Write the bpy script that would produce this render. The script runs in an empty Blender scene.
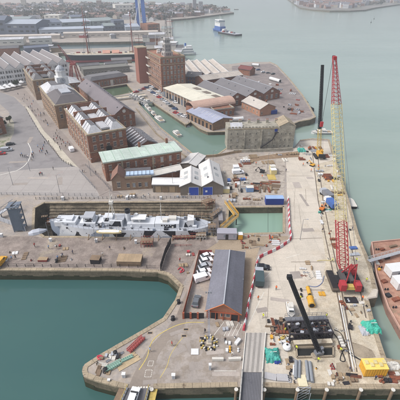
import bpy, bmesh, math, random
from mathutils import Vector, Matrix
from mathutils.geometry import tessellate_polygon
R = math.radians
scene = bpy.context.scene
COL = scene.collection

# ------------------------------------------------------------ camera, world, sun, exposure
CAM_H = 73.0; FOC = 370.0; TILT = math.atan(220/FOC)
cam = bpy.data.cameras.new('camera'); camo = bpy.data.objects.new('camera', cam); COL.objects.link(camo)
camo.location = (0, 0, CAM_H); camo.rotation_euler = (math.pi/2 - TILT, 0, 0)
cam.sensor_width = 36; cam.sensor_height = 36; cam.lens = 36*FOC/400
cam.clip_start = 1; cam.clip_end = 40000
scene.camera = camo
world = bpy.data.worlds.new('World'); scene.world = world; world.use_nodes = True
wn = world.node_tree; wn.nodes.clear()
sky = wn.nodes.new('ShaderNodeTexSky'); sky.sky_type = 'NISHITA'; sky.sun_disc = False
SUN_EL, SUN_ROT = R(50), R(-104)
sky.sun_elevation = SUN_EL; sky.sun_rotation = SUN_ROT
sky.air_density = 1.0; sky.dust_density = 4.0; sky.ozone_density = 1.0
hs = wn.nodes.new('ShaderNodeHueSaturation'); hs.inputs['Saturation'].default_value = 0.45
bg = wn.nodes.new('ShaderNodeBackground'); bg.inputs[1].default_value = 0.15
wo = wn.nodes.new('ShaderNodeOutputWorld')
wn.links.new(sky.outputs[0], hs.inputs['Color']); wn.links.new(hs.outputs[0], bg.inputs[0]); wn.links.new(bg.outputs[0], wo.inputs[0])
sl = bpy.data.lights.new('sun', 'SUN'); sl.energy = 1.5; sl.angle = R(14); sl.color = (1, .975, .94)
so = bpy.data.objects.new('sun', sl); COL.objects.link(so)
so.rotation_euler = (math.pi/2 - SUN_EL, 0, math.pi - SUN_ROT)
scene.view_settings.view_transform = 'Standard'; scene.view_settings.look = 'None'
scene.view_settings.exposure = 0.53; scene.view_settings.gamma = 1
scene.render.engine = 'CYCLES'

# ------------------------------------------------------------ plan coordinates
_c, _s = math.cos(TILT), math.sin(TILT)
def P(px, py, z=0.0):
    "plan point (world metres) that the survey photo shows at px,py on level z"
    u = (px-200)/FOC; v = (200-py)/FOC
    t = (z-CAM_H)/(-_s+v*_c)
    return Vector((u*t, (_c+v*_s)*t, z))
def HZ(px, pb, pt):
    "height of something whose foot shows at row pb and top at row pt"
    Y = P(px, pb).y; v = (200-pt)/FOC
    return CAM_H + (-_s+v*_c)*Y/(_c+v*_s)
def ang(a, b): return math.atan2(b.y-a.y, b.x-a.x)

# ------------------------------------------------------------ materials
def lin(c):
    return tuple((x/12.92 if x <= .04045 else ((x+.055)/1.055)**2.4) for x in [k/255 for k in c])
MATS = {}
def mat(name, rgb, rough=.75, var=.18, scale=1.0, bump=.15, rgb2=None, mix=.5, metal=0, stain=None, stain_scale=.15, stain_cut=.58, stain_w=.08, kind=None, k=1.0, spec=.4, fine=12.0, ksz=(2, 2), mort=.6):
    if name in MATS: return MATS[name]
    m = bpy.data.materials.new(name); m.use_nodes = True; nt = m.node_tree; N = nt.nodes; L = nt.links
    b = N['Principled BSDF']; b.inputs['Roughness'].default_value = rough; b.inputs['Metallic'].default_value = metal
    b.inputs['Specular IOR Level'].default_value = spec
    base = [x*k for x in lin(rgb)]
    tc = N.new('ShaderNodeTexCoord')
    n1 = N.new('ShaderNodeTexNoise'); n1.inputs['Scale'].default_value = scale*.35; n1.inputs['Detail'].default_value = 5; n1.inputs['Roughness'].default_value = .65
    n2 = N.new('ShaderNodeTexNoise'); n2.inputs['Scale'].default_value = scale*fine*.35; n2.inputs['Detail'].default_value = 3
    L.new(tc.outputs['Object'], n1.inputs['Vector']); L.new(tc.outputs['Object'], n2.inputs['Vector'])
    rp = N.new('ShaderNodeMapRange'); rp.inputs[1].default_value = .3; rp.inputs[2].default_value = .7
    rp.inputs[3].default_value = 1-var; rp.inputs[4].default_value = 1+var
    L.new(n1.outputs[0], rp.inputs[0])
    rp2 = N.new('ShaderNodeMapRange'); rp2.inputs[1].default_value = .3; rp2.inputs[2].default_value = .7
    rp2.inputs[3].default_value = 1-var*.7; rp2.inputs[4].default_value = 1+var*.7
    L.new(n2.outputs[0], rp2.inputs[0])
    mu = N.new('ShaderNodeMath'); mu.operation = 'MULTIPLY'; L.new(rp.outputs[0], mu.inputs[0]); L.new(rp2.outputs[0], mu.inputs[1])
    cur = None
    if rgb2:
        mx = N.new('ShaderNodeMix'); mx.data_type = 'RGBA'
        mx.inputs[6].default_value = (*base, 1); mx.inputs[7].default_value = (*[x*k for x in lin(rgb2)], 1)
        r3 = N.new('ShaderNodeMapRange'); r3.inputs[1].default_value = mix-.08; r3.inputs[2].default_value = mix+.08
        n3 = N.new('ShaderNodeTexNoise'); n3.inputs['Scale'].default_value = scale*.8; n3.inputs['Detail'].default_value = 6; n3.inputs['Roughness'].default_value = .7
        L.new(tc.outputs['Object'], n3.inputs['Vector']); L.new(n3.outputs[0], r3.inputs[0]); L.new(r3.outputs[0], mx.inputs[0]); cur = mx.outputs[2]
    if kind in ('brick', 'slab', 'corr', 'slate', 'plank'):
        if kind == 'corr':
            w = N.new('ShaderNodeTexWave'); w.bands_direction = 'X'; w.inputs['Scale'].default_value = ksz[0]; w.inputs['Distortion'].default_value = 0
            L.new(tc.outputs['Object'], w.inputs['Vector']); fac = w.outputs['Fac']; lo = mort
        else:
            w = N.new('ShaderNodeTexBrick'); w.inputs['Scale'].default_value = 1
            w.inputs['Brick Width'].default_value = ksz[0]; w.inputs['Row Height'].default_value = ksz[1]
            w.inputs['Mortar Size'].default_value = .02*min(ksz)*2; w.inputs['Mortar Smooth'].default_value = .3
            w.inputs['Color1'].default_value = (1, 1, 1, 1); w.inputs['Color2'].default_value = (1-var*.9,)*3+(1,); w.inputs['Mortar'].default_value = (mort, mort, mort, 1)
            if kind == 'slab': w.offset = 0
            if kind == 'brick':   # walls: (x+y, z)
                sx = N.new('ShaderNodeSeparateXYZ'); L.new(tc.outputs['Object'], sx.inputs[0])
                ad = N.new('ShaderNodeMath'); L.new(sx.outputs[0], ad.inputs[0]); L.new(sx.outputs[1], ad.inputs[1])
                cx = N.new('ShaderNodeCombineXYZ'); L.new(ad.outputs[0], cx.inputs[0]); L.new(sx.outputs[2], cx.inputs[1])
                L.new(cx.outputs[0], w.inputs['Vector'])
            else: L.new(tc.outputs['Object'], w.inputs['Vector'])
            fac = w.outputs['Color']; lo = None
        m2 = N.new('ShaderNodeMix'); m2.data_type = 'RGBA'; m2.blend_type = 'MULTIPLY'; m2.inputs[0].default_value = 1
        if cur: L.new(cur, m2.inputs[6])
        else: m2.inputs[6].default_value = (*base, 1)
        if lo is not None:
            r4 = N.new('ShaderNodeMapRange'); r4.inputs[3].default_value = lo; r4.inputs[4].default_value = 1; L.new(fac, r4.inputs[0]); fac = r4.outputs[0]
        L.new(fac, m2.inputs[7]); cur = m2.outputs[2]
    if stain:
        n4 = N.new('ShaderNodeTexNoise'); n4.inputs['Scale'].default_value = stain_scale; n4.inputs['Detail'].default_value = 8; n4.inputs['Roughness'].default_value = .72
        L.new(tc.outputs['Object'], n4.inputs['Vector'])
        r5 = N.new('ShaderNodeMapRange'); r5.inputs[1].default_value = stain_cut; r5.inputs[2].default_value = stain_cut+stain_w; L.new(n4.outputs[0], r5.inputs[0])
        m3 = N.new('ShaderNodeMix'); m3.data_type = 'RGBA'; L.new(r5.outputs[0], m3.inputs[0])
        if cur: L.new(cur, m3.inputs[6])
        else: m3.inputs[6].default_value = (*base, 1)
        m3.inputs[7].default_value = (*[x*k for x in lin(stain)], 1); cur = m3.outputs[2]
    m5 = N.new('ShaderNodeMix'); m5.data_type = 'RGBA'; m5.blend_type = 'MULTIPLY'; m5.inputs[0].default_value = 1
    if cur: L.new(cur, m5.inputs[6])
    else: m5.inputs[6].default_value = (*base, 1)
    cc = N.new('ShaderNodeCombineColor'); [L.new(mu.outputs[0], cc.inputs[i]) for i in range(3)]
    L.new(cc.outputs[0], m5.inputs[7]); L.new(m5.outputs[2], b.inputs['Base Color'])
    if bump:
        bp = N.new('ShaderNodeBump'); bp.inputs['Strength'].default_value = bump; bp.inputs['Distance'].default_value = .06
        L.new(n2.outputs[0], bp.inputs['Height']); L.new(bp.outputs[0], b.inputs['Normal'])
    MATS[name] = m; return m
def water_mat(name, rgb, rough, k=1.0, wave=.12, sc=.5, rgb2=None, spec=.5):
    m = bpy.data.materials.new(name); m.use_nodes = True; nt = m.node_tree; N = nt.nodes; L = nt.links
    b = N['Principled BSDF']; b.inputs['Roughness'].default_value = rough; b.inputs['IOR'].default_value = 1.33
    b.inputs['Specular IOR Level'].default_value = spec
    tc = N.new('ShaderNodeTexCoord')
    n = N.new('ShaderNodeTexNoise'); n.inputs['Scale'].default_value = .012; n.inputs['Detail'].default_value = 6; n.inputs['Roughness'].default_value = .6
    mp = N.new('ShaderNodeMapping'); mp.inputs['Scale'].default_value = (.35, 1, 1); L.new(tc.outputs['Object'], mp.inputs[0]); L.new(mp.outputs[0], n.inputs['Vector'])
    mx = N.new('ShaderNodeMix'); mx.data_type = 'RGBA'
    mx.inputs[6].default_value = (*[x*k for x in lin(rgb)], 1); mx.inputs[7].default_value = (*[x*k for x in lin(rgb2 or rgb)], 1)
    r = N.new('ShaderNodeMapRange'); r.inputs[1].default_value = .35; r.inputs[2].default_value = .65; L.new(n.outputs[0], r.inputs[0]); L.new(r.outputs[0], mx.inputs[0])
    L.new(mx.outputs[2], b.inputs['Base Color'])
    w = N.new('ShaderNodeTexNoise'); w.inputs['Scale'].default_value = sc; w.inputs['Detail'].default_value = 5
    mp2 = N.new('ShaderNodeMapping'); mp2.inputs['Scale'].default_value = (.5, 1.6, 1); mp2.inputs['Rotation'].default_value = (0, 0, .2)
    L.new(tc.outputs['Object'], mp2.inputs[0]); L.new(mp2.outputs[0], w.inputs['Vector'])
    w2 = N.new('ShaderNodeTexNoise'); w2.inputs['Scale'].default_value = sc*.12; w2.inputs['Detail'].default_value = 3; L.new(mp2.outputs[0], w2.inputs['Vector'])
    ad = N.new('ShaderNodeMath'); ad.operation = 'MULTIPLY_ADD'; ad.inputs[1].default_value = 3; L.new(w2.outputs[0], ad.inputs[0]); L.new(w.outputs[0], ad.inputs[2])
    bp = N.new('ShaderNodeBump'); bp.inputs['Strength'].default_value = wave; bp.inputs['Distance'].default_value = 1; L.new(ad.outputs[0], bp.inputs['Height']); L.new(bp.outputs[0], b.inputs['Normal'])
    MATS[name] = m; return m
def glass(name='window_glass', rgb=(60, 66, 72), rough=.12):
    return mat(name, rgb, rough, .25, .6, 0, spec=.6)

# ------------------------------------------------------------ mesh helpers
class MB:
    def __init__(s): s.v = []; s.f = []; s.m = []
    def add(s, vs, fs, mi=0, M=None):
        o = len(s.v)
        s.v += [tuple(M @ Vector(v)) if M else tuple(v) for v in vs]
        s.f += [tuple(i+o for i in f) for f in fs]; s.m += [mi]*len(fs); return s
    def box(s, c, d, mi=0, rz=0, M=None, rx=0, ry=0):
        x, y, z = [k/2 for k in d]
        vs = [(-x,-y,-z),(x,-y,-z),(x,y,-z),(-x,y,-z),(-x,-y,z),(x,-y,z),(x,y,z),(-x,y,z)]
        T = Matrix.Translation(c)
        if rz or rx or ry: T = T @ Matrix.Rotation(rz, 4, 'Z') @ Matrix.Rotation(ry, 4, 'Y') @ Matrix.Rotation(rx, 4, 'X')
        if M: T = M @ T
        return s.add(vs, [(0,3,2,1),(4,5,6,7),(0,1,5,4),(1,2,6,5),(2,3,7,6),(3,0,4,7)], mi, T)
    def bb(s, x0, x1, y0, y1, z0, z1, mi=0): return s.box(((x0+x1)/2, (y0+y1)/2, (z0+z1)/2), (abs(x1-x0), abs(y1-y0), abs(z1-z0)), mi)
    def prism(s, poly, z0, z1, mi=0, ms=None):
        n = len(poly); a = sum(poly[i][0]*poly[(i+1)%n][1]-poly[(i+1)%n][0]*poly[i][1] for i in range(n))
        if a < 0: poly = list(poly)[::-1]
        vs = [(p[0], p[1], z0) for p in poly]+[(p[0], p[1], z1) for p in poly]
        s.add(vs, [tuple(range(n-1, -1, -1)), tuple(range(n, 2*n))], mi)
        o = len(s.v)-2*n; k = [(o+i, o+(i+1) % n, o+n+(i+1) % n, o+n+i) for i in range(n)]
        s.f += k; s.m += [mi if ms is None else ms]*n; return s
    def tube(s, a, b, r, n=6, mi=0, r2=None, cap=True):
        a = Vector(a); b = Vector(b); d = b-a
        if d.length < 1e-6: return s
        q = d.to_track_quat('Z', 'Y'); r2 = r if r2 is None else r2
        vs = []
        for p, rr in ((a, r), (b, r2)):
            for i in range(n):
                t = 2*math.pi*i/n + math.pi/n
                vs.append(p + q @ Vector((rr*math.cos(t), rr*math.sin(t), 0)))
        fs = [(i, (i+1) % n, n+(i+1) % n, n+i) for i in range(n)]
        if cap: fs += [tuple(range(n-1, -1, -1)), tuple(range(n, 2*n))]
        return s.add(vs, fs, mi)
    def path(s, pts, r, n=5, mi=0):
        for a, b in zip(pts, pts[1:]): s.tube(a, b, r, n, mi)
        return s
    def slab(s, q, th, mi=0):
        "quad (or ngon) q counter-clockwise seen from outside, thickened inwards"
        q = [Vector(p) for p in q]; nrm = (q[1]-q[0]).cross(q[2]-q[0]).normalized()
        n = len(q); vs = q+[p-nrm*th for p in q]
        fs = [tuple(range(n)), tuple(range(2*n-1, n-1, -1))]+[(i, n+i, n+(i+1) % n, (i+1) % n) for i in range(n)]
        return s.add(vs, fs, mi)
    def lathe(s, prof, n=12, mi=0, c=(0, 0, 0)):
        vs = []; fs = []
        for r, z in prof:
            for i in range(n): t = 2*math.pi*i/n; vs.append((c[0]+r*math.cos(t), c[1]+r*math.sin(t), c[2]+z))
        for k in range(len(prof)-1):
            for i in range(n): fs.append((k*n+i, k*n+(i+1) % n, (k+1)*n+(i+1) % n, (k+1)*n+i))
        fs.append(tuple(range(n-1, -1, -1))); fs.append(tuple(range((len(prof)-1)*n, len(prof)*n)))
        return s.add(vs, fs, mi)
    def loft(s, rings, mi=0, closed=True, caps=True):
        n = len(rings[0]); vs = [p for r in rings for p in r]; fs = []
        for k in range(len(rings)-1):
            for i in range(n if closed else n-1): fs.append((k*n+i, k*n+(i+1) % n, (k+1)*n+(i+1) % n, (k+1)*n+i))
        if caps: fs.append(tuple(range(n-1, -1, -1))); fs.append(tuple(range((len(rings)-1)*n, len(rings)*n)))
        return s.add(vs, fs, mi)
    def mesh(s, name, mats):
        me = bpy.data.meshes.new(name); me.from_pydata(s.v, [], s.f)
        for m in (mats if isinstance(mats, (list, tuple)) else [mats]): me.materials.append(m)
        me.polygons.foreach_set('material_index', s.m)
        me.update(); return me
def link(name, me, parent=None, loc=None, rz=0, M=None):
    o = bpy.data.objects.new(name, me); COL.objects.link(o)
    if parent is not None: o.parent = parent
    if loc is not None: o.location = loc
    if rz: o.rotation_euler = (0, 0, rz)
    if M is not None: o.matrix_local = M
    return o
def part(name, mb, mats, parent, label=None, stuff=False):
    o = link(name, mb.mesh(name, mats), parent)
    if label: o['label'] = label
    if stuff: o['kind'] = 'stuff'
    return o
def thing(name, label, cat, loc=(0, 0, 0), rz=0, group=None, mesh=None):
    o = link(name, mesh, None, loc, rz); o['label'] = label; o['category'] = cat
    if group: o['group'] = group
    return o
def one(name, label, cat, mb, mats, loc=(0, 0, 0), rz=0, group=None):
    return thing(name, label, cat, loc, rz, group, mb.mesh(name, mats))
KIDS = {}
def dup(o, loc, rz, label=None, group=None):
    r = o.copy(); COL.objects.link(r); r.location = loc; r.rotation_euler = (0, 0, rz)
    if label: r['label'] = label
    if group: r['group'] = group
    for ch in kids(o):
        c = ch.copy(); COL.objects.link(c); c.parent = r
        for g in kids(ch):
            d = g.copy(); COL.objects.link(d); d.parent = c
    return r
def kids(o):
    k = KIDS.get(o.name)
    if k is None: k = KIDS[o.name] = list(o.children)
    return k
def recolor(o, old, new):
    "swap a paint on one copy only"
    for q in [o]+list(o.children):
        if q.type == 'MESH':
            for s_ in q.material_slots:
                if s_.material == old: s_.link = 'OBJECT'; s_.material = new
def structure(name, mb, mats):
    o = link(name, mb.mesh(name, mats)); o['kind'] = 'structure'; return o
def sheet(name, pts, z, m, raw=False):
    pp = pts if raw else [P(x, y, z) for x, y in pts]
    tri = tessellate_polygon([[Vector((p.x, p.y, 0)) for p in pp]])
    me = bpy.data.meshes.new(name); vs = [(p.x, p.y, z) for p in pp]; fs = []
    for a, b, c in tri:
        A, B, C = [Vector(vs[i]) for i in (a, b, c)]
        fs.append((a, b, c) if (B-A).cross(C-A).z > 0 else (a, c, b))
    me.from_pydata(vs, [], fs); me.materials.append(m); me.update()
    o = link(name, me); o['kind'] = 'structure'; return o
def resample(pp, step=0):
    return pp
def band(pts, w, closed=False):
    "outline polygon of a line of width w"
    n = len(pts); L_ = []; R_ = []
    for i, p in enumerate(pts):
        a = pts[max(i-1, 0)]; b = pts[min(i+1, n-1)]; d = Vector((b.x-a.x, b.y-a.y)).normalized(); nn = Vector((-d.y, d.x))*w/2
        L_.append(Vector((p.x+nn.x, p.y+nn.y, p.z))); R_.append(Vector((p.x-nn.x, p.y-nn.y, p.z)))
    return L_, R_
def line_sheet(mb, pts, w, z, mi=0):
    L_, R_ = band(pts, w)
    for i in range(len(pts)-1):
        mb.add([(R_[i].x, R_[i].y, z), (R_[i+1].x, R_[i+1].y, z), (L_[i+1].x, L_[i+1].y, z), (L_[i].x, L_[i].y, z)], [(0, 1, 2, 3)], mi)
def strip_wall(mb, pts, w, z0, z1, mi=0):
    for a, b in zip(pts, pts[1:]):
        d = (b-a); l = math.hypot(d.x, d.y)
        mb.box(((a.x+b.x)/2, (a.y+b.y)/2, (z0+z1)/2), (l+w*.3, w, z1-z0), mi, rz=math.atan2(d.y, d.x))
def PL(*p): return [P(x, y) for x, y in p]
def arc(p, n=6):
    "smooth a px polyline (Catmull-Rom)"
    out = []
    for i in range(len(p)-1):
        a = p[max(i-1, 0)]; b = p[i]; c = p[i+1]; d = p[min(i+2, len(p)-1)]
        for k in range(n):
            t = k/n
            out.append(tuple(.5*((2*b[j])+(-a[j]+c[j])*t+(2*a[j]-5*b[j]+4*c[j]-d[j])*t*t+(-a[j]+3*b[j]-3*c[j]+d[j])*t**3) for j in (0, 1)))
    out.append(p[-1]); return out

# ------------------------------------------------------------ palette
ASPH = mat('asphalt_grey', (142, 138, 138), .9, .10, .5, .2, stain=(128, 124, 125), stain_scale=.08, stain_cut=.55, k=.8)
PLAZA = mat('plaza_paving', (168, 162, 158), .9, .07, .3, .15, kind='slab', ksz=(6, 4.5), mort=.86, stain=(160, 149, 144), stain_scale=.05, k=.82)
GROUND = mat('dockyard_ground', (158, 150, 144), .92, .16, .4, .25, rgb2=(168, 156, 144), mix=.52, stain=(122, 114, 108), stain_scale=.06, k=.82)
SETTS = mat('brown_setts', (150, 138, 130), .92, .22, .6, .3, rgb2=(132, 120, 113), mix=.5, stain=(160, 148, 132), stain_scale=.09, stain_cut=.57, k=.8)
PENIN = mat('quay_asphalt', (166, 157, 150), .92, .13, .5, .2, rgb2=(148, 137, 126), mix=.5, stain=(166, 152, 138), stain_scale=.06, stain_cut=.56, stain_w=.12, k=.8)
CONC = mat('jetty_concrete', (208, 198, 184), .88, .11, .5, .15, kind='slab', ksz=(7.5, 6), mort=.88, stain=(190, 177, 160), stain_scale=.07, stain_cut=.54, stain_w=.14, k=.8)
CONCW = mat('worn_concrete', (200, 189, 170), .9, .2, 1.0, .25, rgb2=(186, 173, 152), mix=.5, stain=(146, 132, 114), stain_scale=.22, stain_cut=.58, k=.82)
CONCD = mat('stained_concrete', (160, 147, 128), .9, .2, 1.0, .25, stain=(120, 104, 84), stain_scale=.3, k=.8)
COPE = mat('coping_stone', (172, 157, 134), .88, .16, .8, .25, kind='slab', ksz=(1.6, 1.6), mort=.7, stain=(120, 104, 86), stain_scale=.4, k=.8)
DWALL = mat('dock_wall_stone', (124, 114, 96), .9, .25, .8, .4, kind='brick', ksz=(1.4, .55), mort=.6, stain=(80, 78, 60), stain_scale=.25, stain_cut=.5, stain_w=.15, k=.75)
WEED = mat('weed_green_wall', (50, 54, 34), .95, .35, 1.5, .4, k=.8)
MARKW = mat('white_road_paint', (225, 222, 214), .8, .12, 2, 0, k=.8)
MARKY = mat('yellow_road_paint', (205, 184, 108), .8, .15, 2, 0, k=.8)
BRICK = mat('red_brick', (158, 108, 84), .9, .2, .7, .2, kind='brick', ksz=(.9, .3), mort=1.12, rgb2=(130, 94, 78), mix=.5, stain=(108, 82, 70), stain_scale=.12, stain_cut=.55, stain_w=.14, k=.82)
BRICKB = mat('brown_brick', (160, 128, 98), .9, .2, .7, .2, kind='brick', ksz=(.9, .3), mort=1.1, rgb2=(138, 112, 92), mix=.5, stain=(114, 92, 78), stain_scale=.12, stain_cut=.55, stain_w=.14, k=.82)
BRICKO = mat('orange_brick', (170, 116, 92), .9, .15, .7, .2, kind='brick', ksz=(.6, .25), mort=.8, k=.85)
STONE = mat('weathered_grey_stone', (176, 170, 156), .9, .28, .8, .35, kind='brick', ksz=(1.6, .8), mort=.66, stain=(138, 133, 120), stain_scale=.2, stain_cut=.52, stain_w=.12, k=.8)
SLATE = mat('grey_slate', (108, 106, 110), .7, .22, .6, .15, kind='slab', ksz=(.7, .5), mort=.8, k=.75)
SLATEL = mat('lavender_grey_sheet', (120, 120, 130), .6, .15, .5, .05, kind='slab', ksz=(1.0, 30), mort=.9, k=.78)
WROOF = mat('pale_sheet_roof', (192, 192, 196), .6, .18, .3, .05, kind='slab', ksz=(1.1, 40), mort=.85, stain=(170, 164, 164), stain_scale=.15, k=.85)
CREAMR = mat('cream_sheet_roof', (218, 213, 196), .6, .1, .3, .05, kind='slab', ksz=(1.2, 40), mort=.8, stain=(190, 182, 162), stain_scale=.2, k=.85)
BEIGER = mat('beige_sheet_roof', (190, 180, 170), .7, .16, .3, .05, kind='slab', ksz=(1.2, 40), mort=.75, stain=(160, 150, 142), stain_scale=.15, k=.85)
GREENR = mat('pale_green_copper_roof', (190, 204, 194), .7, .13, .3, .05, kind='slab', ksz=(1.2, 60), mort=.9, stain=(196, 216, 200), stain_scale=.12, k=.82)
BLUEL = mat('lilac_corrugated_roof', (168, 172, 192), .55, .1, .4, .05, kind='corr', ksz=(1.6,), mort=.75, stain=(140, 142, 160), stain_scale=.2, k=.82)
TILEO = mat('salmon_tiled_roof', (194, 162, 146), .8, .1, .4, .1, kind='slab', ksz=(.8, .8), mort=.85, stain=(180, 144, 128), stain_scale=.2, k=.82)
GSHEET = mat('grey_sheet_roof', (130, 127, 128), .6, .1, .4, .05, kind='corr', ksz=(.9,), mort=.8, k=.75)
WHITE = mat('white_paint', (222, 222, 222), .5, .06, .6, 0, stain=(204, 200, 194), stain_scale=.4, k=.84)
OFFW = mat('off_white_paint', (210, 206, 198), .6, .1, .8, .05, k=.85)
DARK = mat('dark_metal', (46, 44, 48), .6, .2, 1, .1, k=.8)
BLACK = mat('black_rubber', (34, 34, 38), .7, .2, 1, .1, k=.8)
GREYM = mat('grey_metal', (124, 126, 132), .5, .15, 1, .1, k=.8)
GREYL = mat('light_grey_paint', (172, 175, 182), .55, .07, .6, .05, stain=(150, 146, 144), stain_scale=.3, stain_cut=.6, k=.85)
BLUEG = mat('blue_grey_steel', (110, 120, 134), .5, .15, 1, .1, k=.8)
REDP = mat('red_paint', (170, 56, 62), .55, .14, .8, .1, k=.85)
REDD = mat('faded_red_paint', (150, 70, 66), .7, .2, 1, .1, k=.8)
CREAMP = mat('cream_yellow_paint', (210, 196, 144), .6, .12, 1, .1, k=.85)
YEL = mat('yellow_paint', (216, 162, 54), .6, .2, 1, .1, stain=(170, 110, 40), stain_scale=.8, stain_cut=.62, k=.85)
YELP = mat('dull_yellow_paint', (196, 172, 96), .6, .15, 1, .1, k=.8)
ORANGE = mat('orange_brown_boards', (156, 84, 60), .75, .15, 1, .1, k=.8)
BLUE = mat('deep_blue_paint', (38, 62, 140), .5, .1, .6, .05, k=.85)
BLUEM = mat('mid_blue_paint', (70, 104, 168), .55, .12, .8, .05, k=.85)
TEAL = mat('teal_tarpaulin', (70, 160, 148), .6, .15, 1.2, .5, k=.82)
TEALD = mat('dark_teal_steel', (54, 66, 70), .6, .2, 1, .1, k=.8)
TAN = mat('tan_timber', (170, 148, 120), .85, .15, 1, .2, kind='slab', ksz=(.5, 6), mort=.7, k=.8)
WOOD = mat('weathered_timber', (132, 112, 92), .85, .22, 1.5, .2, k=.8)
RUST = mat('rusty_steel', (150, 88, 62), .85, .25, 1, .25, rgb2=(122, 74, 58), mix=.5, stain=(176, 116, 92), stain_scale=.3, k=.8)
BARGE = mat('rusty_barge_deck', (164, 122, 104), .85, .22, .8, .3, rgb2=(182, 142, 122), mix=.52, stain=(124, 112, 92), stain_scale=.14, stain_cut=.54, stain_w=.1, k=.82)
PINK = mat('pinkish_red_plastic', (196, 70, 84), .6, .12, 1, .05, k=.85)
LEAF = mat('dull_foliage', (66, 76, 52), .9, .35, 2, .3, k=.7)
GRASS = mat('short_grass', (104, 112, 78), .95, .25, 1.5, .3, k=.75)
MUD = mat('brown_mud', (140, 118, 96), .95, .22, 1, .4, stain=(170, 150, 124), stain_scale=.3, k=.8)
GLASS = glass()
GLASSL = glass('pale_glass', (120, 130, 140), .2)
TYRE = mat('tyre_rubber', (30, 30, 32), .85, .1, 2, .1, k=.8)
def paint(n, c, k=.85): return mat(n, c, .4, .06, 1, 0, k=k)
# ============================================================ SETTING
WZ = -3.5
hole_px = {
 'canal': [(146,98),(186,124.5),(191,121.5),(200,128.5),(208,132),(227,131.5),(227,148),(218,154.5),(200,156),(194,155),(160,127.5),(138,103.5),(143,96.5)],
 'pond': [(97,88.5),(127,84),(134,92),(107,98)],
 'pool': [(228,207),(284,206.5),(284,233),(226,234.5)],
 'dock': [(34,208),(44,202.5),(214,201.5),(214,236.5),(44,237),(33,229)],
 'harbour_basin': [(-70,47.5),(0,46.5),(62,42.6),(157,41),(160,46),(100,48),(66,49),(0,52),(-70,54)],
 'ship_basin': [(58,53),(134,51.5),(136,63),(62,66)],
}
outer_px = [(-60,270),(0,270.5),(120,271),(158,272.5),(168,275.5),(180,287),(175,300),(163,318),(142,330.5),(100,354.5),(84,365),(82,371),(83.5,376.5),(93,380.5),(117,387),(128,389),
 (165,388.6),(238,387.2),(262,387.2),(300,388.6),(400,389.4),(480,390),(480,362),(400,360.5),(386,359),(381,343),(374,321),(369.5,303),(368.5,299),(377.3,297.5),(378.3,290.5),
 (372,267),(359,235),(349,200),(336,160),(329.5,139.5),(312,138.5),(300,140),(294,147.5),(292.5,147.5),(291.5,125),(300,121.5),(310,119.8),(316,117),(310,106),(303,95),(290,79),(277,65),(270,61.8),(245,62),(231,64),
 (205,63.5),(186,62),(184,55),(180,48),(174,42),(172,30),(171,19.5),(190,18),(215,14.8),(234,12.4),(222,8.6),(205,5.2),(190,4.2),(110,2.6),(85,2.8),(60,-4),(-200,-6),(-320,20)]
outer = [P(*p) for p in outer_px]; holes = {k: [P(*p) for p in v] for k, v in hole_px.items()}
def inside2(p):
    poly = [(186,322),(240,323),(238,380),(155,382),(104,376),(104,360),(160,332)]; c = False; j = len(poly)-1
    for i in range(len(poly)):
        if (poly[i][1] > p[1]) != (poly[j][1] > p[1]) and p[0] < (poly[j][0]-poly[i][0])*(p[1]-poly[i][1])/(poly[j][1]-poly[i][1])+poly[i][0]: c = not c
        j = i
    return c
def land(name, loop, hs_, top_m, wall_m, zb=-9.0):
    loops = [loop]+hs_
    flat = [p for l in loops for p in l]
    tri = tessellate_polygon([[Vector((p.x, p.y, 0)) for p in l] for l in loops])
    vs = [(p.x, p.y, 0) for p in flat]; fs = []; ms = []
    for a, b, c in tri:
        A, B, C = Vector(vs[a]), Vector(vs[b]), Vector(vs[c])
        fs.append((a, b, c) if (B-A).cross(C-A).z > 0 else (a, c, b)); ms.append(0)
    for l in loops:
        o = len(vs); n = len(l); vs += [(p.x, p.y, 0) for p in l]+[(p.x, p.y, zb) for p in l]
        for i in range(n): fs.append((o+i, o+(i+1) % n, o+n+(i+1) % n, o+n+i)); ms.append(1)
    me = bpy.data.meshes.new(name); me.from_pydata(vs, [], fs); me.materials.append(top_m); me.materials.append(wall_m)
    me.polygons.foreach_set('material_index', ms); me.update()
    o = link(name, me); o['kind'] = 'structure'; return o
land('ground', outer, list(holes.values()), GROUND, DWALL)
far_shore = [(292,2),(300,7.5),(312,9.4),(330,10.8),(350,10.6),(366,9.6),(376,7.4),(400,4),(470,0),(560,-4),(560,-6),(280,-6)]
land('far_shore', [P(*p) for p in far_shore], [], mat('far_shore_ground', (128, 122, 120), .9, .2, .02, 0, rgb2=(104, 104, 92), mix=.5), DWALL)

# water: the harbour sheet leaves out the dry dock
dk = holes['dock']; dx0, dx1 = min(p.x for p in dk)-1, max(p.x for p in dk)+1; dy0, dy1 = min(p.y for p in dk)-1, max(p.y for p in dk)+1
W = 14000
SEA = water_mat('harbour_water', (152, 168, 158), .13, .76, .09, .5, rgb2=(136, 155, 145), spec=1.0)
wm = MB()
for a, b, c, d in ((-W, W, -600, dy0), (-W, W, dy1, 24000), (-W, dx0, dy0, dy1), (dx1, W, dy0, dy1)):
    wm.add([(a, c, WZ), (b, c, WZ), (b, d, WZ), (a, d, WZ)], [(0, 1, 2, 3)])
structure('water', wm, SEA)
BAS = water_mat('basin_water', (74, 114, 110), .12, .6, .03, .5, rgb2=(62, 102, 104))
sheet('basin_water', [(-60,271),(0,272),(172,273),(190,284),(192,300),(180,330),(200,380),(440,384),(440,430),(-60,430)], WZ+.02, BAS)
CAN = water_mat('canal_water', (126, 150, 136), .15, .66, .04, .6, rgb2=(110, 136, 124))
sheet('canal_water', [(x+dx, y+dy) for (x, y), (dx, dy) in zip(hole_px['canal'], [(0,-1)]+[(1,-1)]*5+[(-.1,1)]+[(0,2)]*2+[(-1,2)]*3+[(-1,0)])], WZ+1.6, CAN)
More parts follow.
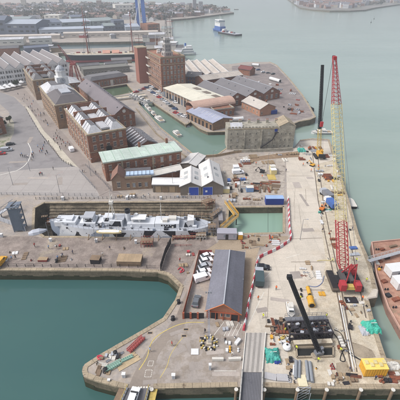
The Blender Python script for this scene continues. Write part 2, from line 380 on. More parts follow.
POND = water_mat('pond_water', (98, 118, 92), .15, .6, .02, .6)
sheet('pond_water', [(94,88),(128,82.5),(137,92.5),(106,100)], WZ+1.8, POND)
POOLM = water_mat('pool_water', (148, 172, 158), .18, .72, .02, .6, rgb2=(146, 178, 160))
sheet('pool_water', [(225,204),(284.4,204),(284.4,236),(225,237)], WZ+.6, POOLM)
DARKW = water_mat('dark_basin_water', (76, 98, 100), .2, .5, .02, .3)
sheet('dark_basin_water', [(-75,45),(62,40),(162,38.5),(162,48),(100,50),(66,51),(0,54),(-75,57)], WZ+.5, DARKW)

# ground finishes, each sheet 4 mm over the one below
sheet('quay_strip', [(-60,238),(33,236),(44,238),(214,238),(217,243),(206,252),(197,254),(182,286.5),(168,275.2),(158,272.2),(120,270.7),(0,270.2),(-60,269.7)], .012, SETTS)
sheet('plaza', [(-120,196),(0,194.5),(60,196),(100,197.5),(93,180),(84,171),(77,166.5),(40,168.5),(0,172),(-120,176)], .012, PLAZA)
sheet('road', [(-120,177),(0,173),(40,169.5),(76,167),(62,160),(50,146),(38,128),(25,108),(14,97),(0,92),(0,104),(9,112),(11,128),(3,140),(-14,148),(-120,160)], .008, ASPH)
sheet('street', [(26,104),(36,118),(44,131),(52,139),(59,146),(64,152),(70,159),(79,168),(88,178),(101,196.5),(124,196),(104,180),(90,163),(72,143),(58,127),(46,113),(34,99),(20,84),(0,82),(-40,84),(-40,93),(0,91.5),(14,96)], .016, mat('street_setts', (150, 140, 134), .9, .12, .6, .2, stain=(130,120,114), stain_scale=.1, k=.8))
sheet('verge', [(9,116),(14,122),(14,133),(9,143),(0,148),(-40,155),(-40,143),(5,134)], .02, mat('verge_gravel', (168, 162, 148), .9, .12, .6, .2, stain=(118, 124, 92), stain_scale=.2, stain_cut=.5, k=.8))
sheet('path', [(78,167.2),(68,164),(61,159),(54,148),(46,139),(40,132),(32,118),(26,108),(25,106),(28,107),(36,118),(44,131),(52,139),(59,146),(64,152),(70,159)], .024, mat('pale_gravel_path', (188, 181, 166), .9, .16, .8, .1, k=.84))
sheet('peninsula_surface', [(186,318),(206,319),(240,320),(243,333),(239,372),(238.3,385.2),(165,386.2),(152,386),(146,378),(143,366),(148,350),(158,338),(170,330),(180,324)], .012, PENIN)
sheet('access_road', [(187,290),(183,300),(176,316),(166,330),(150,346),(140,362),(132,378),(128,388.4),(150,388),(153,372),(158,356),(168,341),(182,330),(186,322)], .016, mat('road_brown', (146, 135, 125), .9, .1, .5, .2, stain=(134, 123, 114), stain_scale=.1, k=.8))
sheet('jetty_surface', [(294,149.5),(300,142),(312,140.5),(328.6,141.5),(335,161),(348,201),(358,236),(371,268),(377,289.4),(377.6,290.4),(376,296.5),(367,298),(368,302),(373,321),(380,344),(384,360),(400,362),(478,364),(478,388.4),(400,388),(300,387.2),(262.5,386),(262.5,334),(245.8,334),(247,322),(249,305),(253,290),(258,260),(266,254.5),(282,248),(291,239.5),(289.5,215),(287,198),(286,160)], .012, CONC)
sheet('jetty_crane_track', [(314,165),(333,160),(346,201),(356,236),(369,268),(374,289),(366,298),(371,322),(378,345),(381,358),(386,386),(300,386),(288,360),(287,338),(294,318),(318,300),(326,262),(318,200)], .016, CONCW)
sheet('works_apron', [(223,158),(293,151.5),(285,160),(284,203),(226,204),(222,200)], .014, mat('works_ground', (182, 172, 160), .92, .14, .6, .3, rgb2=(164, 154, 144), mix=.5, stain=(120, 108, 98), stain_scale=.12, stain_cut=.55, k=.8))
sheet('jetty_mud', [(246,158),(290,152),(300,151),(299,157),(282,158),(262,160),(250,163)], .02, MUD)
sheet('hut_apron', [(198,255),(215,253),(246,250),(262,245),(288,239),(288,236),(230,236),(222,236),(217,243)], .018, mat('apron_sand', (160, 144, 124), .92, .16, .6, .3, stain=(128, 112, 94), stain_scale=.2, k=.8))
sheet('hut_side_ground', [(246,250),(260,247),(256,258),(252,285),(247,318),(241,319),(243,300)], .024, mat('hut_side_sand', (170, 152, 130), .92, .14, .6, .3, k=.8))
sheet('upper_quay', [(232,66),(270,63.5),(276,66.5),(289,80.5),(302,96.5),(309,108),(313,116),(292,121.5),(262,122),(232,120),(232,100)], .012, mat('upper_quay_asphalt', (146, 136, 132), .9, .14, .25, .1, rgb2=(128, 118, 116), mix=.5, stain=(166, 152, 144), stain_scale=.04, k=.8))
sheet('mud_patch', [(352,342),(362,345),(372,350),(376,357),(366,359),(356,356),(350,350)], .022, CONCD)
sheet('mud_patch', [(338,338),(346,340),(349,350),(343,358),(338,350)], .022, CONCD)
sheet('mud_patch', [(336,363),(347,361),(351,372),(345,384),(337,380)], .022, CONCD)
sheet('mud_patch', [(378,372),(398,364),(402,382),(384,384)], .022, CONCD)

# coping stones: individual blocks only nearest the lens, a strip elsewhere
def coping(ptspx, w=1.1, z=.14, inset=.55, side=1):
    pts = [P(*p) for p in ptspx]; L_, R_ = band(pts, 2*inset)
    use = L_ if side > 0 else R_
    mb = MB()
    for a, b in zip(use, use[1:]):
        d = b-a; l = math.hypot(d.x, d.y); n = max(1, int(l/1.7)); a0 = math.atan2(d.y, d.x)
        for i in range(n):
            t = (i+.5)/n; mb.box((a.x+d.x*t, a.y+d.y*t, z/2-.15+random.uniform(-.015, .015)), (l/n-.05, w, z+.3), 0, rz=a0)
    return mb
random.seed(4)
cp = MB()
for pts, sd in (([(-60,270),(0,270.5),(120,271),(158,272.5),(168,275.5),(180,287),(175,300),(163,318),(142,330.5),(100,354.5),(84,365),(82,371),(83.5,376.5),(93,380.5),(117,387),(127,389)], 1),
                ([(153,388.8),(165,388.6),(238,387.2)], 1), ([(263,387.2),(300,388.6),(400,389.4),(430,389.6)], 1),
                ([(400,360.5),(386,359),(381,343),(374,321),(369,301)], 1),
                ([(376.5,289),(372,267),(359,235),(349,200),(336,160),(329.5,139.5),(312,138.5),(300,140)], 1),
                ([(292,124.5),(300,121.5),(310,119.8),(316,117),(310,106),(303,95),(290,79),(277,65),(270,61.8)], 1)):
    m_ = coping(pts, side=sd); cp.v, o_ = cp.v, len(cp.v); cp.v = cp.v+m_.v; cp.f += [tuple(i+o_ for i in f) for f in m_.f]; cp.m += m_.m
for k, h in holes.items():
    if k in ('harbour_basin', 'ship_basin'): continue
    pts = h+[h[0]]
    for a, b in zip(pts, pts[1:]):
        d = b-a; cp.box(((a.x+b.x)/2, (a.y+b.y)/2, -.05), (math.hypot(d.x, d.y), .9, .34), 0, rz=math.atan2(d.y, d.x))
o = structure('quay_coping', cp, COPE)

# weed line just above the water on the near walls
wl = MB()
for pts in ([(-60,270),(0,270.5),(120,271),(158,272.5),(168,275.5),(180,287)], [(84,365),(82,371),(83.5,376.5),(93,380.5),(117,387),(128,389),(165,388.6),(238,387.2),(262,387.2),(300,388.6),(400,389.4),(480,390)]):
    q = [P(*p) for p in pts]; L_, R_ = band(q, .06)
    for a, b in zip(R_, R_[1:]):
        n = max(1, int((b-a).length/1.5)); d = (b-a)/n
        for i in range(n):
            m = a+d*(i+.5); top = -2.0+random.uniform(-.35, .35)
            wl.box((m.x, m.y, (WZ-.5+top)/2), (d.length, .12, top-WZ+.5), 0, rz=math.atan2(d.y, d.x))
structure('weed_band', wl, WEED)

# road paint
mk = MB(); my = MB()
line_sheet(mk, [P(x, y) for x, y in arc([(0,175),(8,173),(18,170),(26,164),(30,157),(31,150),(28,143)])], .35, .03)
for x0, y0, x1, y1 in ((144.5,377,151.5,370),(147.5,366,153,361)):
    c4 = PL((x0,y0),(x1-.6,y0),(x1+.8,y1),(x0+1.4,y1)); c4.append(c4[0])
    for a, b in zip(c4, c4[1:]):
        for u in (.05, .3, .55, .8): line_sheet(mk, [a.lerp(b, u), a.lerp(b, u+.16)], .12, .03)
for k in range(7): line_sheet(mk, [P(132+k*2.8, 387.4), P(133.6+k*2.8, 387.4)], .4, .03)
line_sheet(my, [P(x, y) for x, y in arc([(204,322.5),(190,322.5),(178,325),(165,331),(155,338),(150,346),(147,357),(139,370)])], .2, .034)
line_sheet(my, [P(x, y) for x, y in arc([(184,336),(176,346),(170,356),(167,366),(160,378)])], .12, .03)
for a, b in (((264,292),(248,326)),((254,288),(262,290)),((271,272),(252,292)),((300,254),(286,258)),((252,297),(259,297)),((246,333),(266,333))): line_sheet(mk, [P(*a), P(*b)], .14, .03)
line_sheet(mk, PL((214,371),(236,371)), .14, .03); line_sheet(mk, PL((214,335),(224,322)), .12, .03)
for k in range(4): line_sheet(mk, PL((224+k*4,336),(230+k*4,324)), .12, .03)
o = structure('white_road_markings', mk, MARKW); o = structure('yellow_road_markings', my, MARKY)

# crane rails and cable slots set in the jetty
rl = MB()
for pts in ([(312,150),(318,200),(326,240),(333,272),(344,330),(352,372)], [(317,150),(323,200),(331,240),(338,272),(349,330),(357,372)], [(345,215),(352,250),(360,290),(366,318)]):
    line_sheet(rl, PL(*pts), .3, .034)
structure('crane_rails', rl, mat('rail_steel', (96, 84, 74), .6, .2, 1, .1))
jl = MB()
for pts in ([(289,239),(322,238)], [(293,290),(325,290)], [(289,176),(312,176)], [(291,262),(324,262)],[(263,334),(284,336)]): line_sheet(jl, PL(*pts), .18, .03)
rt = random.Random(12)
tm = MB()
for k in range(9):
    x, y = (rt.uniform(293, 314), rt.uniform(165, 215)) if k % 2 else (rt.uniform(262, 310), rt.uniform(262, 315)); dx, dy = rt.uniform(-3, 6), rt.uniform(14, 34)
    if x+dx < 252 or y+dy > 335: continue
    q = [P(a, b) for a, b in arc([(x, y), (x+dx*.5+rt.uniform(-.3, .3), y+dy*.5), (x+dx, y+dy)], 5)]
    line_sheet(tm, q, rt.uniform(.1, .22), .022+k*.0001); 
structure('tyre_marks', tm, mat('tyre_mark_grey', (168, 157, 144), .9, .15, 1, 0, k=.8))
rp = MB(); rr = random.Random(15)
for k, (x, y, w_, d_, a_) in enumerate(((215,352,4,1.2,.1),(176,352,5,1.6,.5),(196,366,3,2,.1),(226,374,6,1,.0),(188,344,1,5,.3),(165,372,2.4,1.6,.2),(232,333,3,2,.1),(150,382,3,1,.1),(178,332,4,1,.4),(297,185,3,5,.0),(308,230,4,2,.1),(296,275,3,3,.1),(280,300,5,1.2,-.2),(304,200,1,9,.1),(262,310,3,1.5,.2),(310,178,3,2,.0),(20,184,6,2,.1),(60,181,2,7,.3),(38,178,9,1.5,.0),(30,140,2,9,.2),(18,162,8,2,.1))):
    c_ = P(x, y); rp.box((c_.x, c_.y, .024), (w_, d_, .006), 0 if k % 3 else 1, rz=a_)
structure('repair_patches', rp, [mat('repair_patch_dark', (160, 151, 144), .9, .12, 1, .1, k=.8), mat('repair_patch_light', (178, 168, 160), .9, .12, 1, .1, k=.8)])
structure('expansion_joints', jl, mat('joint_dark', (110, 98, 86), .9, .1))
st = MB()
for pts in ([(318,290),(332,288)], [(300,262),(323,262)], [(319,240),(325,240)]): pass
# ---- dry dock: floor and stepped altars
dd = hole_px['dock']
dp = holes['dock']; cxd = sum(p.x for p in dp)/len(dp); cyd = sum(p.y for p in dp)/len(dp)
dm = MB()
floor = [(p.x, p.y) for p in dp]; dm.prism(floor, -9.2, -8.4, 0)
x0, x1 = P(46,220).x, P(213,220).x; yn = P(120,237).y; yf = P(120,201.6).y
for k in range(9):   # far side altars, climbing away from the ship
    z1 = -.9*(k+1)+.1
    dm.bb(x0-3, x1+1, yf-.75*(k+1)-.02, yf+.1, -8.8, z1, 0)
    if k < 8: dm.bb(x0-3, x1+1, yn-.1, yn+.5*(k+1), -8.8, z1, 0)
structure('dry_dock', dm, mat('dock_altar_stone', (156, 144, 124), .9, .3, .6, .4, rgb2=(120, 110, 94), mix=.5, kind='slab', ksz=(2.2, 1.2), mort=.6, k=.82))

# haze
hb = MB(); hb.bb(-3500, 3500, -400, 9000, -12, 84)
hz = link('haze', hb.mesh('haze', [])); hz['kind'] = 'stuff'
hm = bpy.data.materials.new('haze_air'); hm.use_nodes = True; hn = hm.node_tree; hn.nodes.clear()
ho = hn.nodes.new('ShaderNodeOutputMaterial'); hv = hn.nodes.new('ShaderNodeVolumePrincipled')
hv.inputs['Color'].default_value = (.9, .95, 1, 1); hv.inputs['Density'].default_value = .00036; hv.inputs['Anisotropy'].default_value = .2
hn.links.new(hv.outputs[0], ho.inputs['Volume']); hz.data.materials.append(hm)
# ============================================================ BUILDINGS
WINC = {}
def window_mesh(w, h, kind='sash'):
    k = (round(w, 2), round(h, 2), kind)
    if k in WINC: return WINC[k]
    m = MB()   # local: centre bottom at origin, outward = -y
    fw = .12
    m.bb(-w/2+fw, w/2-fw, -.02, .06, fw, h-fw, 1)
    m.bb(-w/2, w/2, -.09, .05, 0, fw, 0); m.bb(-w/2, w/2, -.09, .05, h-fw, h, 0)
    m.bb(-w/2, -w/2+fw, -.09, .05, fw, h-fw, 0); m.bb(w/2-fw, w/2, -.09, .05, fw, h-fw, 0)
    if kind == 'sash':
        m.bb(-w/2+fw, w/2-fw, -.05, .0, h*.5-.05, h*.5+.05, 0); m.bb(-.04, .04, -.045, .0, fw, h-fw, 0)
        m.bb(-w/2-.1, w/2+.1, -.2, .02, -.18, -.002, 2)
        m.bb(-w/2-.12, w/2+.12, -.06, .02, h+.002, h+.28, 2)
    if kind == 'strip':
        n = max(2, int(w/1.2))
        for i in range(1, n): x = -w/2+w*i/n; m.bb(x-.05, x+.05, -.07, 0, fw, h-fw, 0)
    WINC[k] = m; return m
WM = {}; wrnd = random.Random(77); GV1 = glass('dark_glass', (50, 50, 54), .1); GV2 = glass('pale_grey_glass', (150, 152, 156), .2)  # dark and pale glass tints, picked at random per window
def put_windows(root, face, W, D, xs, zs, w, h, kind, mats, name='window'):
    m = window_mesh(w, h, kind); mes = []
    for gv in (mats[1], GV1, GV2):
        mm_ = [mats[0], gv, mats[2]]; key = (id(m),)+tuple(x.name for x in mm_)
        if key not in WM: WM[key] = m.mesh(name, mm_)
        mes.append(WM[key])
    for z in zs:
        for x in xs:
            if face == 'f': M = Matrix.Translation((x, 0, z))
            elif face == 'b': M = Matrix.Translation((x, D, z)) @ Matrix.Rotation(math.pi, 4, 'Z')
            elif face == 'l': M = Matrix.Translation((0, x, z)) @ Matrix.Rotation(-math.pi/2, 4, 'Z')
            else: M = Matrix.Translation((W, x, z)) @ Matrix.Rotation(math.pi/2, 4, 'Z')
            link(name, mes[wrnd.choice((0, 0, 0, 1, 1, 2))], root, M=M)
def spread(L, n, m=1.0): return [m+(L-2*m)*(i+.5)/n for i in range(n)]
def roof_parts(root, W, D, h, kind, rh, rm, wm_, ov=.4, n=1, th=.22, ridge=None):
    """roof over local rect 0..W,0..D at height h. Each slope is a part of its own."""
    def gable(x0, x1, y0, y1, along):
        if along == 'y':   # ridge runs front to back
            xm = (x0+x1)/2; o = ov; k = rh/((x1-x0)/2)
            a = MB().slab([(x0-o, y0-o, h-k*o+th), (xm, y0-o, h+rh+th), (xm, y1+o, h+rh+th), (x0-o, y1+o, h-k*o+th)], th); part('roof_slope', a, rm, root)
            a = MB().slab([(xm, y0-o, h+rh+th+.004), (x1+o, y0-o, h-k*o+th), (x1+o, y1+o, h-k*o+th), (xm, y1+o, h+rh+th+.004)], th); part('roof_slope', a, rm, root)
            for yy in (y0+.02, y1-.3): g = MB(); g.add([(x0, yy, h), (x1, yy, h), (xm, yy, h+rh), (x0, yy+.28, h), (x1, yy+.28, h), (xm, yy+.28, h+rh)], [(0, 1, 2), (5, 4, 3), (0, 2, 5, 3), (1, 4, 5, 2)]); part('gable_wall', g, wm_, root)
            r = MB().box((xm, (y0+y1)/2, h+rh+th+.02), (.5, y1-y0+2*o, .16)); part('ridge', r, ridge or rm, root)
        else:
            ym = (y0+y1)/2; o = ov; k = rh/((y1-y0)/2)
            a = MB().slab([(x0-o, y0-o, h-k*o+th), (x1+o, y0-o, h-k*o+th), (x1+o, ym, h+rh+th), (x0-o, ym, h+rh+th)], th); part('roof_slope', a, rm, root)
            a = MB().slab([(x0-o, ym, h+rh+th+.004), (x1+o, ym, h+rh+th+.004), (x1+o, y1+o, h-k*o+th), (x0-o, y1+o, h-k*o+th)], th); part('roof_slope', a, rm, root)
            for xx in (x0+.02, x1-.3): g = MB(); g.add([(xx, y0, h), (xx, ym, h+rh), (xx, y1, h), (xx+.28, y0, h), (xx+.28, ym, h+rh), (xx+.28, y1, h)], [(0, 1, 2), (5, 4, 3), (0, 3, 4, 1), (1, 4, 5, 2)]); part('gable_wall', g, wm_, root)
            r = MB().box(((x0+x1)/2, ym, h+rh+th+.02), (x1-x0+2*o, .5, .16)); part('ridge', r, ridge or rm, root)
    if kind == 'gy':
        for i in range(n): gable(W*i/n+(.02 if i else 0), W*(i+1)/n-(.02 if i < n-1 else 0), 0, D, 'y') if n == 1 else (lambda o: gable(W*i/n+.45, W*(i+1)/n-.45, 0, D, 'y'))(0)
        if n > 1:
            v = MB()
            for i in range(1, n): v.bb(W*i/n-.44, W*i/n+.44, 0, D, h-.1, h+.06)
            part('valley_gutter', v, GREYM, root)
    elif kind == 'gx':
        for i in range(n):
            m = .45 if n > 1 else 0
            gable(0, W, D*i/n+m, D*(i+1)/n-m, 'x')
        if n > 1:
            v = MB()
            for i in range(1, n): v.bb(0, W, D*i/n-.44, D*i/n+.44, h-.1, h+.06)
            part('valley_gutter', v, GREYM, root)
    elif kind == 'hip':
        o = ov; x0, x1, y0, y1 = -o, W+o, -o, D+o; hh_ = h-.05
        if W > D: a, b = (D/2, D/2), (W-D/2, D/2)
        else: a, b = (W/2, W/2), (W/2, D-W/2)
        A = (a[0], a[1], h+rh); B = (b[0], b[1], h+rh)
        c = [(x0, y0, hh_), (x1, y0, hh_), (x1, y1, hh_), (x0, y1, hh_)]
        qs = [[c[0], c[1], B, A], [c[1], c[2], B], [c[2], c[3], A, B], [c[3], c[0], A]] if W > D else [[c[0], c[1], A], [c[1], c[2], B, A], [c[2], c[3], B], [c[3], c[0], A, B]]
        for q in qs:
            part('roof_slope', MB().slab(q, th), rm, root)
    elif kind == 'mansard':   # steep rim, flat lead top
        i = rh*1.3
        c = [(-.1, -.1), (W+.1, -.1), (W+.1, D+.1), (-.1, D+.1)]; t = [(i, i), (W-i, i), (W-i, D-i), (i, D-i)]
        for k in range(4):
            a, b = c[k], c[(k+1) % 4]; e, g = t[(k+1) % 4], t[k]
            part('roof_slope', MB().slab([(a[0], a[1], h+.1), (b[0], b[1], h+.1), (e[0], e[1], h+rh), (g[0], g[1], h+rh)], .15), rm, root)
        part('roof_top', MB().bb(i, W-i, i, D-i, h+rh-.2, h+rh+.05), ridge or rm, root)
    elif kind == 'flat':
        part('roof', MB().bb(.35, W-.35, .35, D-.35, h-.3, h-.05), rm, root)
        p = MB(); p.bb(0, W, 0, .35, h-.002, h+rh); p.bb(0, W, D-.35, D, h-.002, h+rh); p.bb(0, .35, .36, D-.36, h-.002, h+rh); p.bb(W-.35, W, .36, D-.36, h-.002, h+rh)
        part('parapet', p, ridge or wm_, root)
def building(name, label, cat, A, B, D, h, wall, roof=None, rk='gx', rh=3, n=1, z=0, group=None, ridge=None, ov=.4):
    W = math.hypot(B.x-A.x, B.y-A.y)
    t = thing(name, label, cat, (A.x, A.y, z), ang(A, B), group)
    part('wall', MB().bb(0, W, 0, D, -.3, h), wall, t)
    if roof: roof_parts(t, W, D, h, rk, rh, roof, wall, ov, n, ridge=ridge)
    if roof and rk == 'gx' and W > 6 and A.y < 420:
        part('gutter', MB().bb(-ov, W+ov, -ov-.16, -ov-.02, h-.3, h-.16), GREYM, t)
        for k in range(max(2, int(W/9))): x = .4+k*(W-.8)/max(1, int(W/9)-1 if W > 18 else 1); part('downpipe', MB().tube((min(x, W-.3), -.1, 0), (min(x, W-.3), -.1, h-.2), .08, 5), GREYM, t)
    if roof and rk == 'gy' and n == 1 and D > 12 and A.y < 420:
        part('gutter', MB().bb(-ov-.16, -ov-.02, -ov, D+ov, h-.35, h-.2), GREYM, t); part('gutter', MB().bb(W+ov+.02, W+ov+.16, -ov, D+ov, h-.35, h-.2), GREYM, t)
        for k in range(int(D/8)): s_ = wrnd.choice((.3, .7)); y_ = 4+k*8; part('roof_vent', MB().lathe([(.25, -.4), (.25, .5), (.4, .55), (.1, .8)], 8, 0, (W*s_, y_, h+rh*.6+.25)), GREYM, t)
    t['W'] = W
    return t, W
FRAMEM = mat('stone_grey_frame', (176, 162, 148), .7, .08, k=.84); PANE = glass('mid_grey_glass', (92, 92, 96), .15)  # panes in a plain mid-grey tint
SASH = [FRAMEM, PANE, FRAMEM]; DSASH = [GREYM, GLASS, COPE]
def cube_part(root, name, x0, x1, y0, y1, z0, z1, m, label=None): return part(name, MB().bb(x0, x1, y0, y1, z0, z1), m, root, label)
def chimney(root, x, y, z, m=None, h=1.8, w=1.0, pots=2):
    c = MB().box((x, y, z+h/2), (w, w*.7, h)); c.box((x, y, z+h+.06), (w+.2, w*.7+.2, .14))
    o = part('chimney', c, m or BRICK, root)
    for i in range(pots): part('chimney_pot', MB().tube((x+(i-(pots-1)/2)*.45, y, z+h+.1), (x+(i-(pots-1)/2)*.45, y, z+h+.6), .14, 8), ORANGE, o)
def Pm(p, z): v = P(p[0], p[1], z); return Vector((v.x, v.y, 0))

# --- B3: great brick storehouse with white double mansard roof
A = Pm((86.5,134), 13.7); B = Pm((124.5,130.5), 13.7)
d = Vector((16.8, 2.8, 0)).normalized(); Wd = 18; B = A+d*Wd
def store(A, d, W, D, h, label, roofm, skylights=True, cl=None, wallm=BRICKB, nwin=10, shear=None):
    t, W = building('storehouse', label, 'storehouse', A, A+d*W, D, h, wallm, None)
    part('cornice', MB().bb(-.3, W+.3, -.3, D+.3, h-.5, h+.15), COPE, t)
    part('string_course', MB().bb(-.12, W+.12, -.12, D+.12, h*.36, h*.36+.3), COPE, t)
    # two parallel hipped ranges around a central well
    w = W*.36; m = roofm
    for x0 in (.6, W-.6-w):
        rng = [(x0, .6), (x0+w, .6), (x0+w, D-.6), (x0, D-.6)]; tp = [(x0+w*.36, .6+w*.4), (x0+w*.64, .6+w*.4), (x0+w*.64, D-.6-w*.4), (x0+w*.36, D-.6-w*.4)]
        for k in range(4):
            a, b = rng[k], rng[(k+1) % 4]; e, g = tp[(k+1) % 4], tp[k]
            part('roof_slope', MB().slab([(a[0], a[1], h+.16), (b[0], b[1], h+.16), (e[0], e[1], h+2.9), (g[0], g[1], h+2.9)], .15), m, t)
        part('roof_flat', MB().bb(tp[0][0], tp[1][0], tp[0][1], tp[2][1], h+2.6, h+2.95), SLATE, t)
        for k in range(int(D/3.2)):
            y = 5.5+k*3.2
            if y < D-6:
                for s in (-1, 1):
                    xa = x0+(0 if s < 0 else w); xb = x0+w*(.36 if s < 0 else .64)
                    q = [(xa, y, h+.2), (xb, y, h+2.94), (xb, y+.5, h+2.94), (xa, y+.5, h+.2)]
                    if s < 0: q = q[::-1]
                    part('roof_rib', MB().slab([(a, b, c+.1) for a, b, c in q], .12), GREYL if k % 2 else WHITE, t)
    part('central_roof', MB().bb(W*.40, W*.60, 2, D-2, h+.5, h+1.3), WROOF if cl is None else cl, t)
    for k in range(int(D/14)): part('roof_wall', MB().bb(.6, W-.6, 12+k*14-.2, 12+k*14+.2, h+.2, h+3.2), BRICK, t)
    put_windows(t, 'l', W, D, spread(D, nwin, 1.5), [1.2, 5.9, 10.0], 1.5, 2.3, 'sash', SASH)
    put_windows(t, 'f', W, D, spread(W, 5, 1.2), [5.9, 10.0], 1.5, 2.3, 'sash', SASH)
    put_windows(t, 'r', W, D, spread(D, nwin, 1.5), [10.0], 1.5, 2.3, 'sash', SASH)
    for k in range(int(D/6)):
        part('downpipe', MB().tube((-.14, 1+k*6, 0), (-.14, 1+k*6, h-.5), .11, 6), OFFW, t)
    return t, W
ROW = R(29.7); d = Vector((math.cos(ROW), math.sin(ROW), 0)); A = Pm((87,135), 13.7)
t3, W3 = store(A, d, 18, 45, 13.7, 'long red-brick storehouse with a white ribbed roof, nearest of the row', WROOF, wallm=BRICK)
o = MB(); n = 14
o.prism([(2.2*math.cos(math.pi*i/n), 2.9*math.sin(math.pi*i/n)) for i in range(n+1)], 0, .25)
M = Matrix.Translation((9, -.02, 3.4)) @ Matrix.Rotation(math.pi/2, 4, 'X')
arch = MB(); arch.add([tuple(M @ Vector(v)) for v in o.v], o.f); part('arch_surround', arch, COPE, t3)
part('arched_doorway', MB().tube((9, -.5, 5.6), (9, .1, 5.6), 1.35, 16).bb(7.65, 10.35, -.5, .1, 2.4, 5.6), BLACK, t3)

DARKROOF = mat('dark_brown_lead_roof', (104, 98, 100), .7, .1, .4, .1, kind='slab', ksz=(1, 30), mort=.85, k=.75)
A = Pm((54.5,105.5), 13.6)
t2, W2 = building('storehouse', 'brown-brick storehouse with a dark front roof and a white clock turret, middle of the row', 'storehouse', A, A+d*18, 50, 13.6, BRICKB, None)
part('cornice', MB().bb(-.3, 18.3, -.3, 50.3, 13.1, 13.75), COPE, t2)
for k, (y0, y1) in enumerate(((.5, 27), (27.5, 49.5))):
    rng = [(.5, y0), (17.5, y0), (17.5, y1), (.5, y1)]; tp = [(5, y0+5), (13, y0+5), (13, y1-5), (5, y1-5)]
    for q in range(4):
        a, b = rng[q], rng[(q+1) % 4]; e, g = tp[(q+1) % 4], tp[q]
        part('roof_slope', MB().slab([(a[0], a[1], 13.78), (b[0], b[1], 13.78), (e[0], e[1], 17), (g[0], g[1], 17)], .15), DARKROOF if k == 0 else WROOF, t2)
    part('roof_flat', MB().bb(5, 13, y0+5, y1-5, 16.7, 17.04), DARKROOF if k == 0 else SLATE, t2)
part('skylight', MB().bb(6.5, 11.8, 9, 19, 17.05, 17.7), GREYL, t2)
put_windows(t2, 'l', 18, 50, spread(50, 12, 1.5), [1.2, 5.9, 10.0], 1.5, 2.3, 'sash', SASH)
put_windows(t2, 'f', 18, 50, spread(18, 5, 1.2), [10.0, 5.9], 1.5, 2.3, 'sash', SASH)
# clock turret
c = MB().bb(9.5, 16.5, 36, 43, 16, 20.5); c.lathe([(3.0, 20.5), (3.0, 23.6), (3.3, 23.7), (3.3, 24.1)], 8, 0, (13, 39.5, 0)); o = part('clock_turret', c, WHITE, t2)
part('turret_dome', MB().lathe([(2.9, 24.1), (2.5, 25.4), (1.4, 26.6), (.3, 27.2), (.12, 29)], 10, 0, (13, 39.5, 0)), GREYL, o)
M = Matrix.Translation((13, 35.94, 18.3)) @ Matrix.Rotation(math.pi/2, 4, 'X')
cf = MB(); q = MB().lathe([(1.7, 0), (1.7, .12)], 20); cf.add([tuple(M @ Vector(v)) for v in q.v], q.f); part('clock_face', cf, GREYL, o)
ch = MB().box((13, 35.78, 18.9), (.14, .05, 1.2)).box((13.4, 35.78, 18.3), (.9, .05, .14)); part('clock_hands', ch, BLACK, o)

A = Pm((32.5,80.6), 13.5)
t1, W1 = store(A, d, 18, 46, 13.5, 'brown-brick storehouse with patchy pale roofs, farthest of the row by the white sheds', GSHEET, nwin=10, cl=SLATE)

# --- long narrow brick range with grey roof
A = Pm((113.5,115.5), 8)
t, W = building('brick_range', 'long narrow brick building with a plain grey-brown pitched roof beside the green pond', 'building', A, A+d*12.5, 78, 8, BRICK, mat('grey_brown_slate', (128, 120, 124), .7, .08, .3, .1, kind='slab', ksz=(.8, .6), mort=.9, k=.78), 'gy', 4.2, ov=.5)
put_windows(t, 'f', W, 78, spread(W, 3, 1), [1.3, 5], 1.2, 1.9, 'sash', SASH); put_windows(t, 'r', W, 78, spread(78, 18, 1), [1.3, 5], 1.2, 1.9, 'sash', SASH); put_windows(t, 'l', W, 78, spread(78, 18, 1), [5], 1.2, 1.9, 'sash', SASH)
rw = MB(); M = Matrix.Translation((W/2, -.02, 9.6)) @ Matrix.Rotation(math.pi/2, 4, 'X'); q = MB().lathe([(1.0, 0), (1.0, .15)], 16); rw.add([tuple(M @ Vector(v)) for v in q.v], q.f); part('round_window', rw, OFFW, t)
# --- striped glasshouse-roofed shed
A = Pm((137,148), 4.2)
t, W = building('workshop', 'low dark workshop roof with bright glazed strips beside the green roof', 'building', A, A+d*11, 23, 4.2, BRICK, DARKROOF, 'gy', 2.6, ov=.3)
for k in range(7):
    for s in (0, 1):
        y = 2+k*3; q = [(-.1, y, 4.5), (W/2-.3, y, 6.98), (W/2-.3, y+1.0, 6.98), (-.1, y+1.0, 4.5)] if s == 0 else [(W/2+.3, y, 6.98), (W+.1, y, 4.5), (W+.1, y+1.0, 4.5), (W/2+.3, y+1.0, 6.98)]
        part('rooflight', MB().slab([(a, b, c+.06) for a, b, c in q], .08), WROOF, t)
# --- green-roofed brick building
A = Pm((104,163), 8.5); B = Pm((181,151), 8.5); C_ = Pm((102,153), 8.5)
t, W = building('green_roofed_building', 'brick building with a flat pale green roof behind the dry dock', 'building', A, B, 10.8, 8.5, BRICK, None)
part('roof', MB().bb(-.5, W+.5, -.5, 11.3, 8.5, 8.95), GREENR, t); part('cornice', MB().bb(-.35, W+.35, -.35, 11.15, 8.1, 8.5), COPE, t)
for k in range(9): part('roof_seam', MB().bb(W*k/9+1, W*k/9+1.12, -.4, 11.2, 8.95, 9.03), mat('green_seam', (160,190,170), .7, k=.8), t)
for k in range(5): part('pilaster', MB().bb(W*k/5+.2, W*k/5+1.0, -.22, 0, 0, 8.1), COPE if k % 2 else BRICK, t)
put_windows(t, 'f', W, 13.5, [W*(k+.62)/9 for k in range(9)], [.9, 4.8], 1.3, 2.2, 'sash', SASH); put_windows(t, 'l', W, 10.8, spread(10.8, 3), [4.8], 1.3, 2.2, 'sash', SASH)
chimney(t, W*.52, 10.4, 8.9); chimney(t, W*.9, 10.3, 8.9)
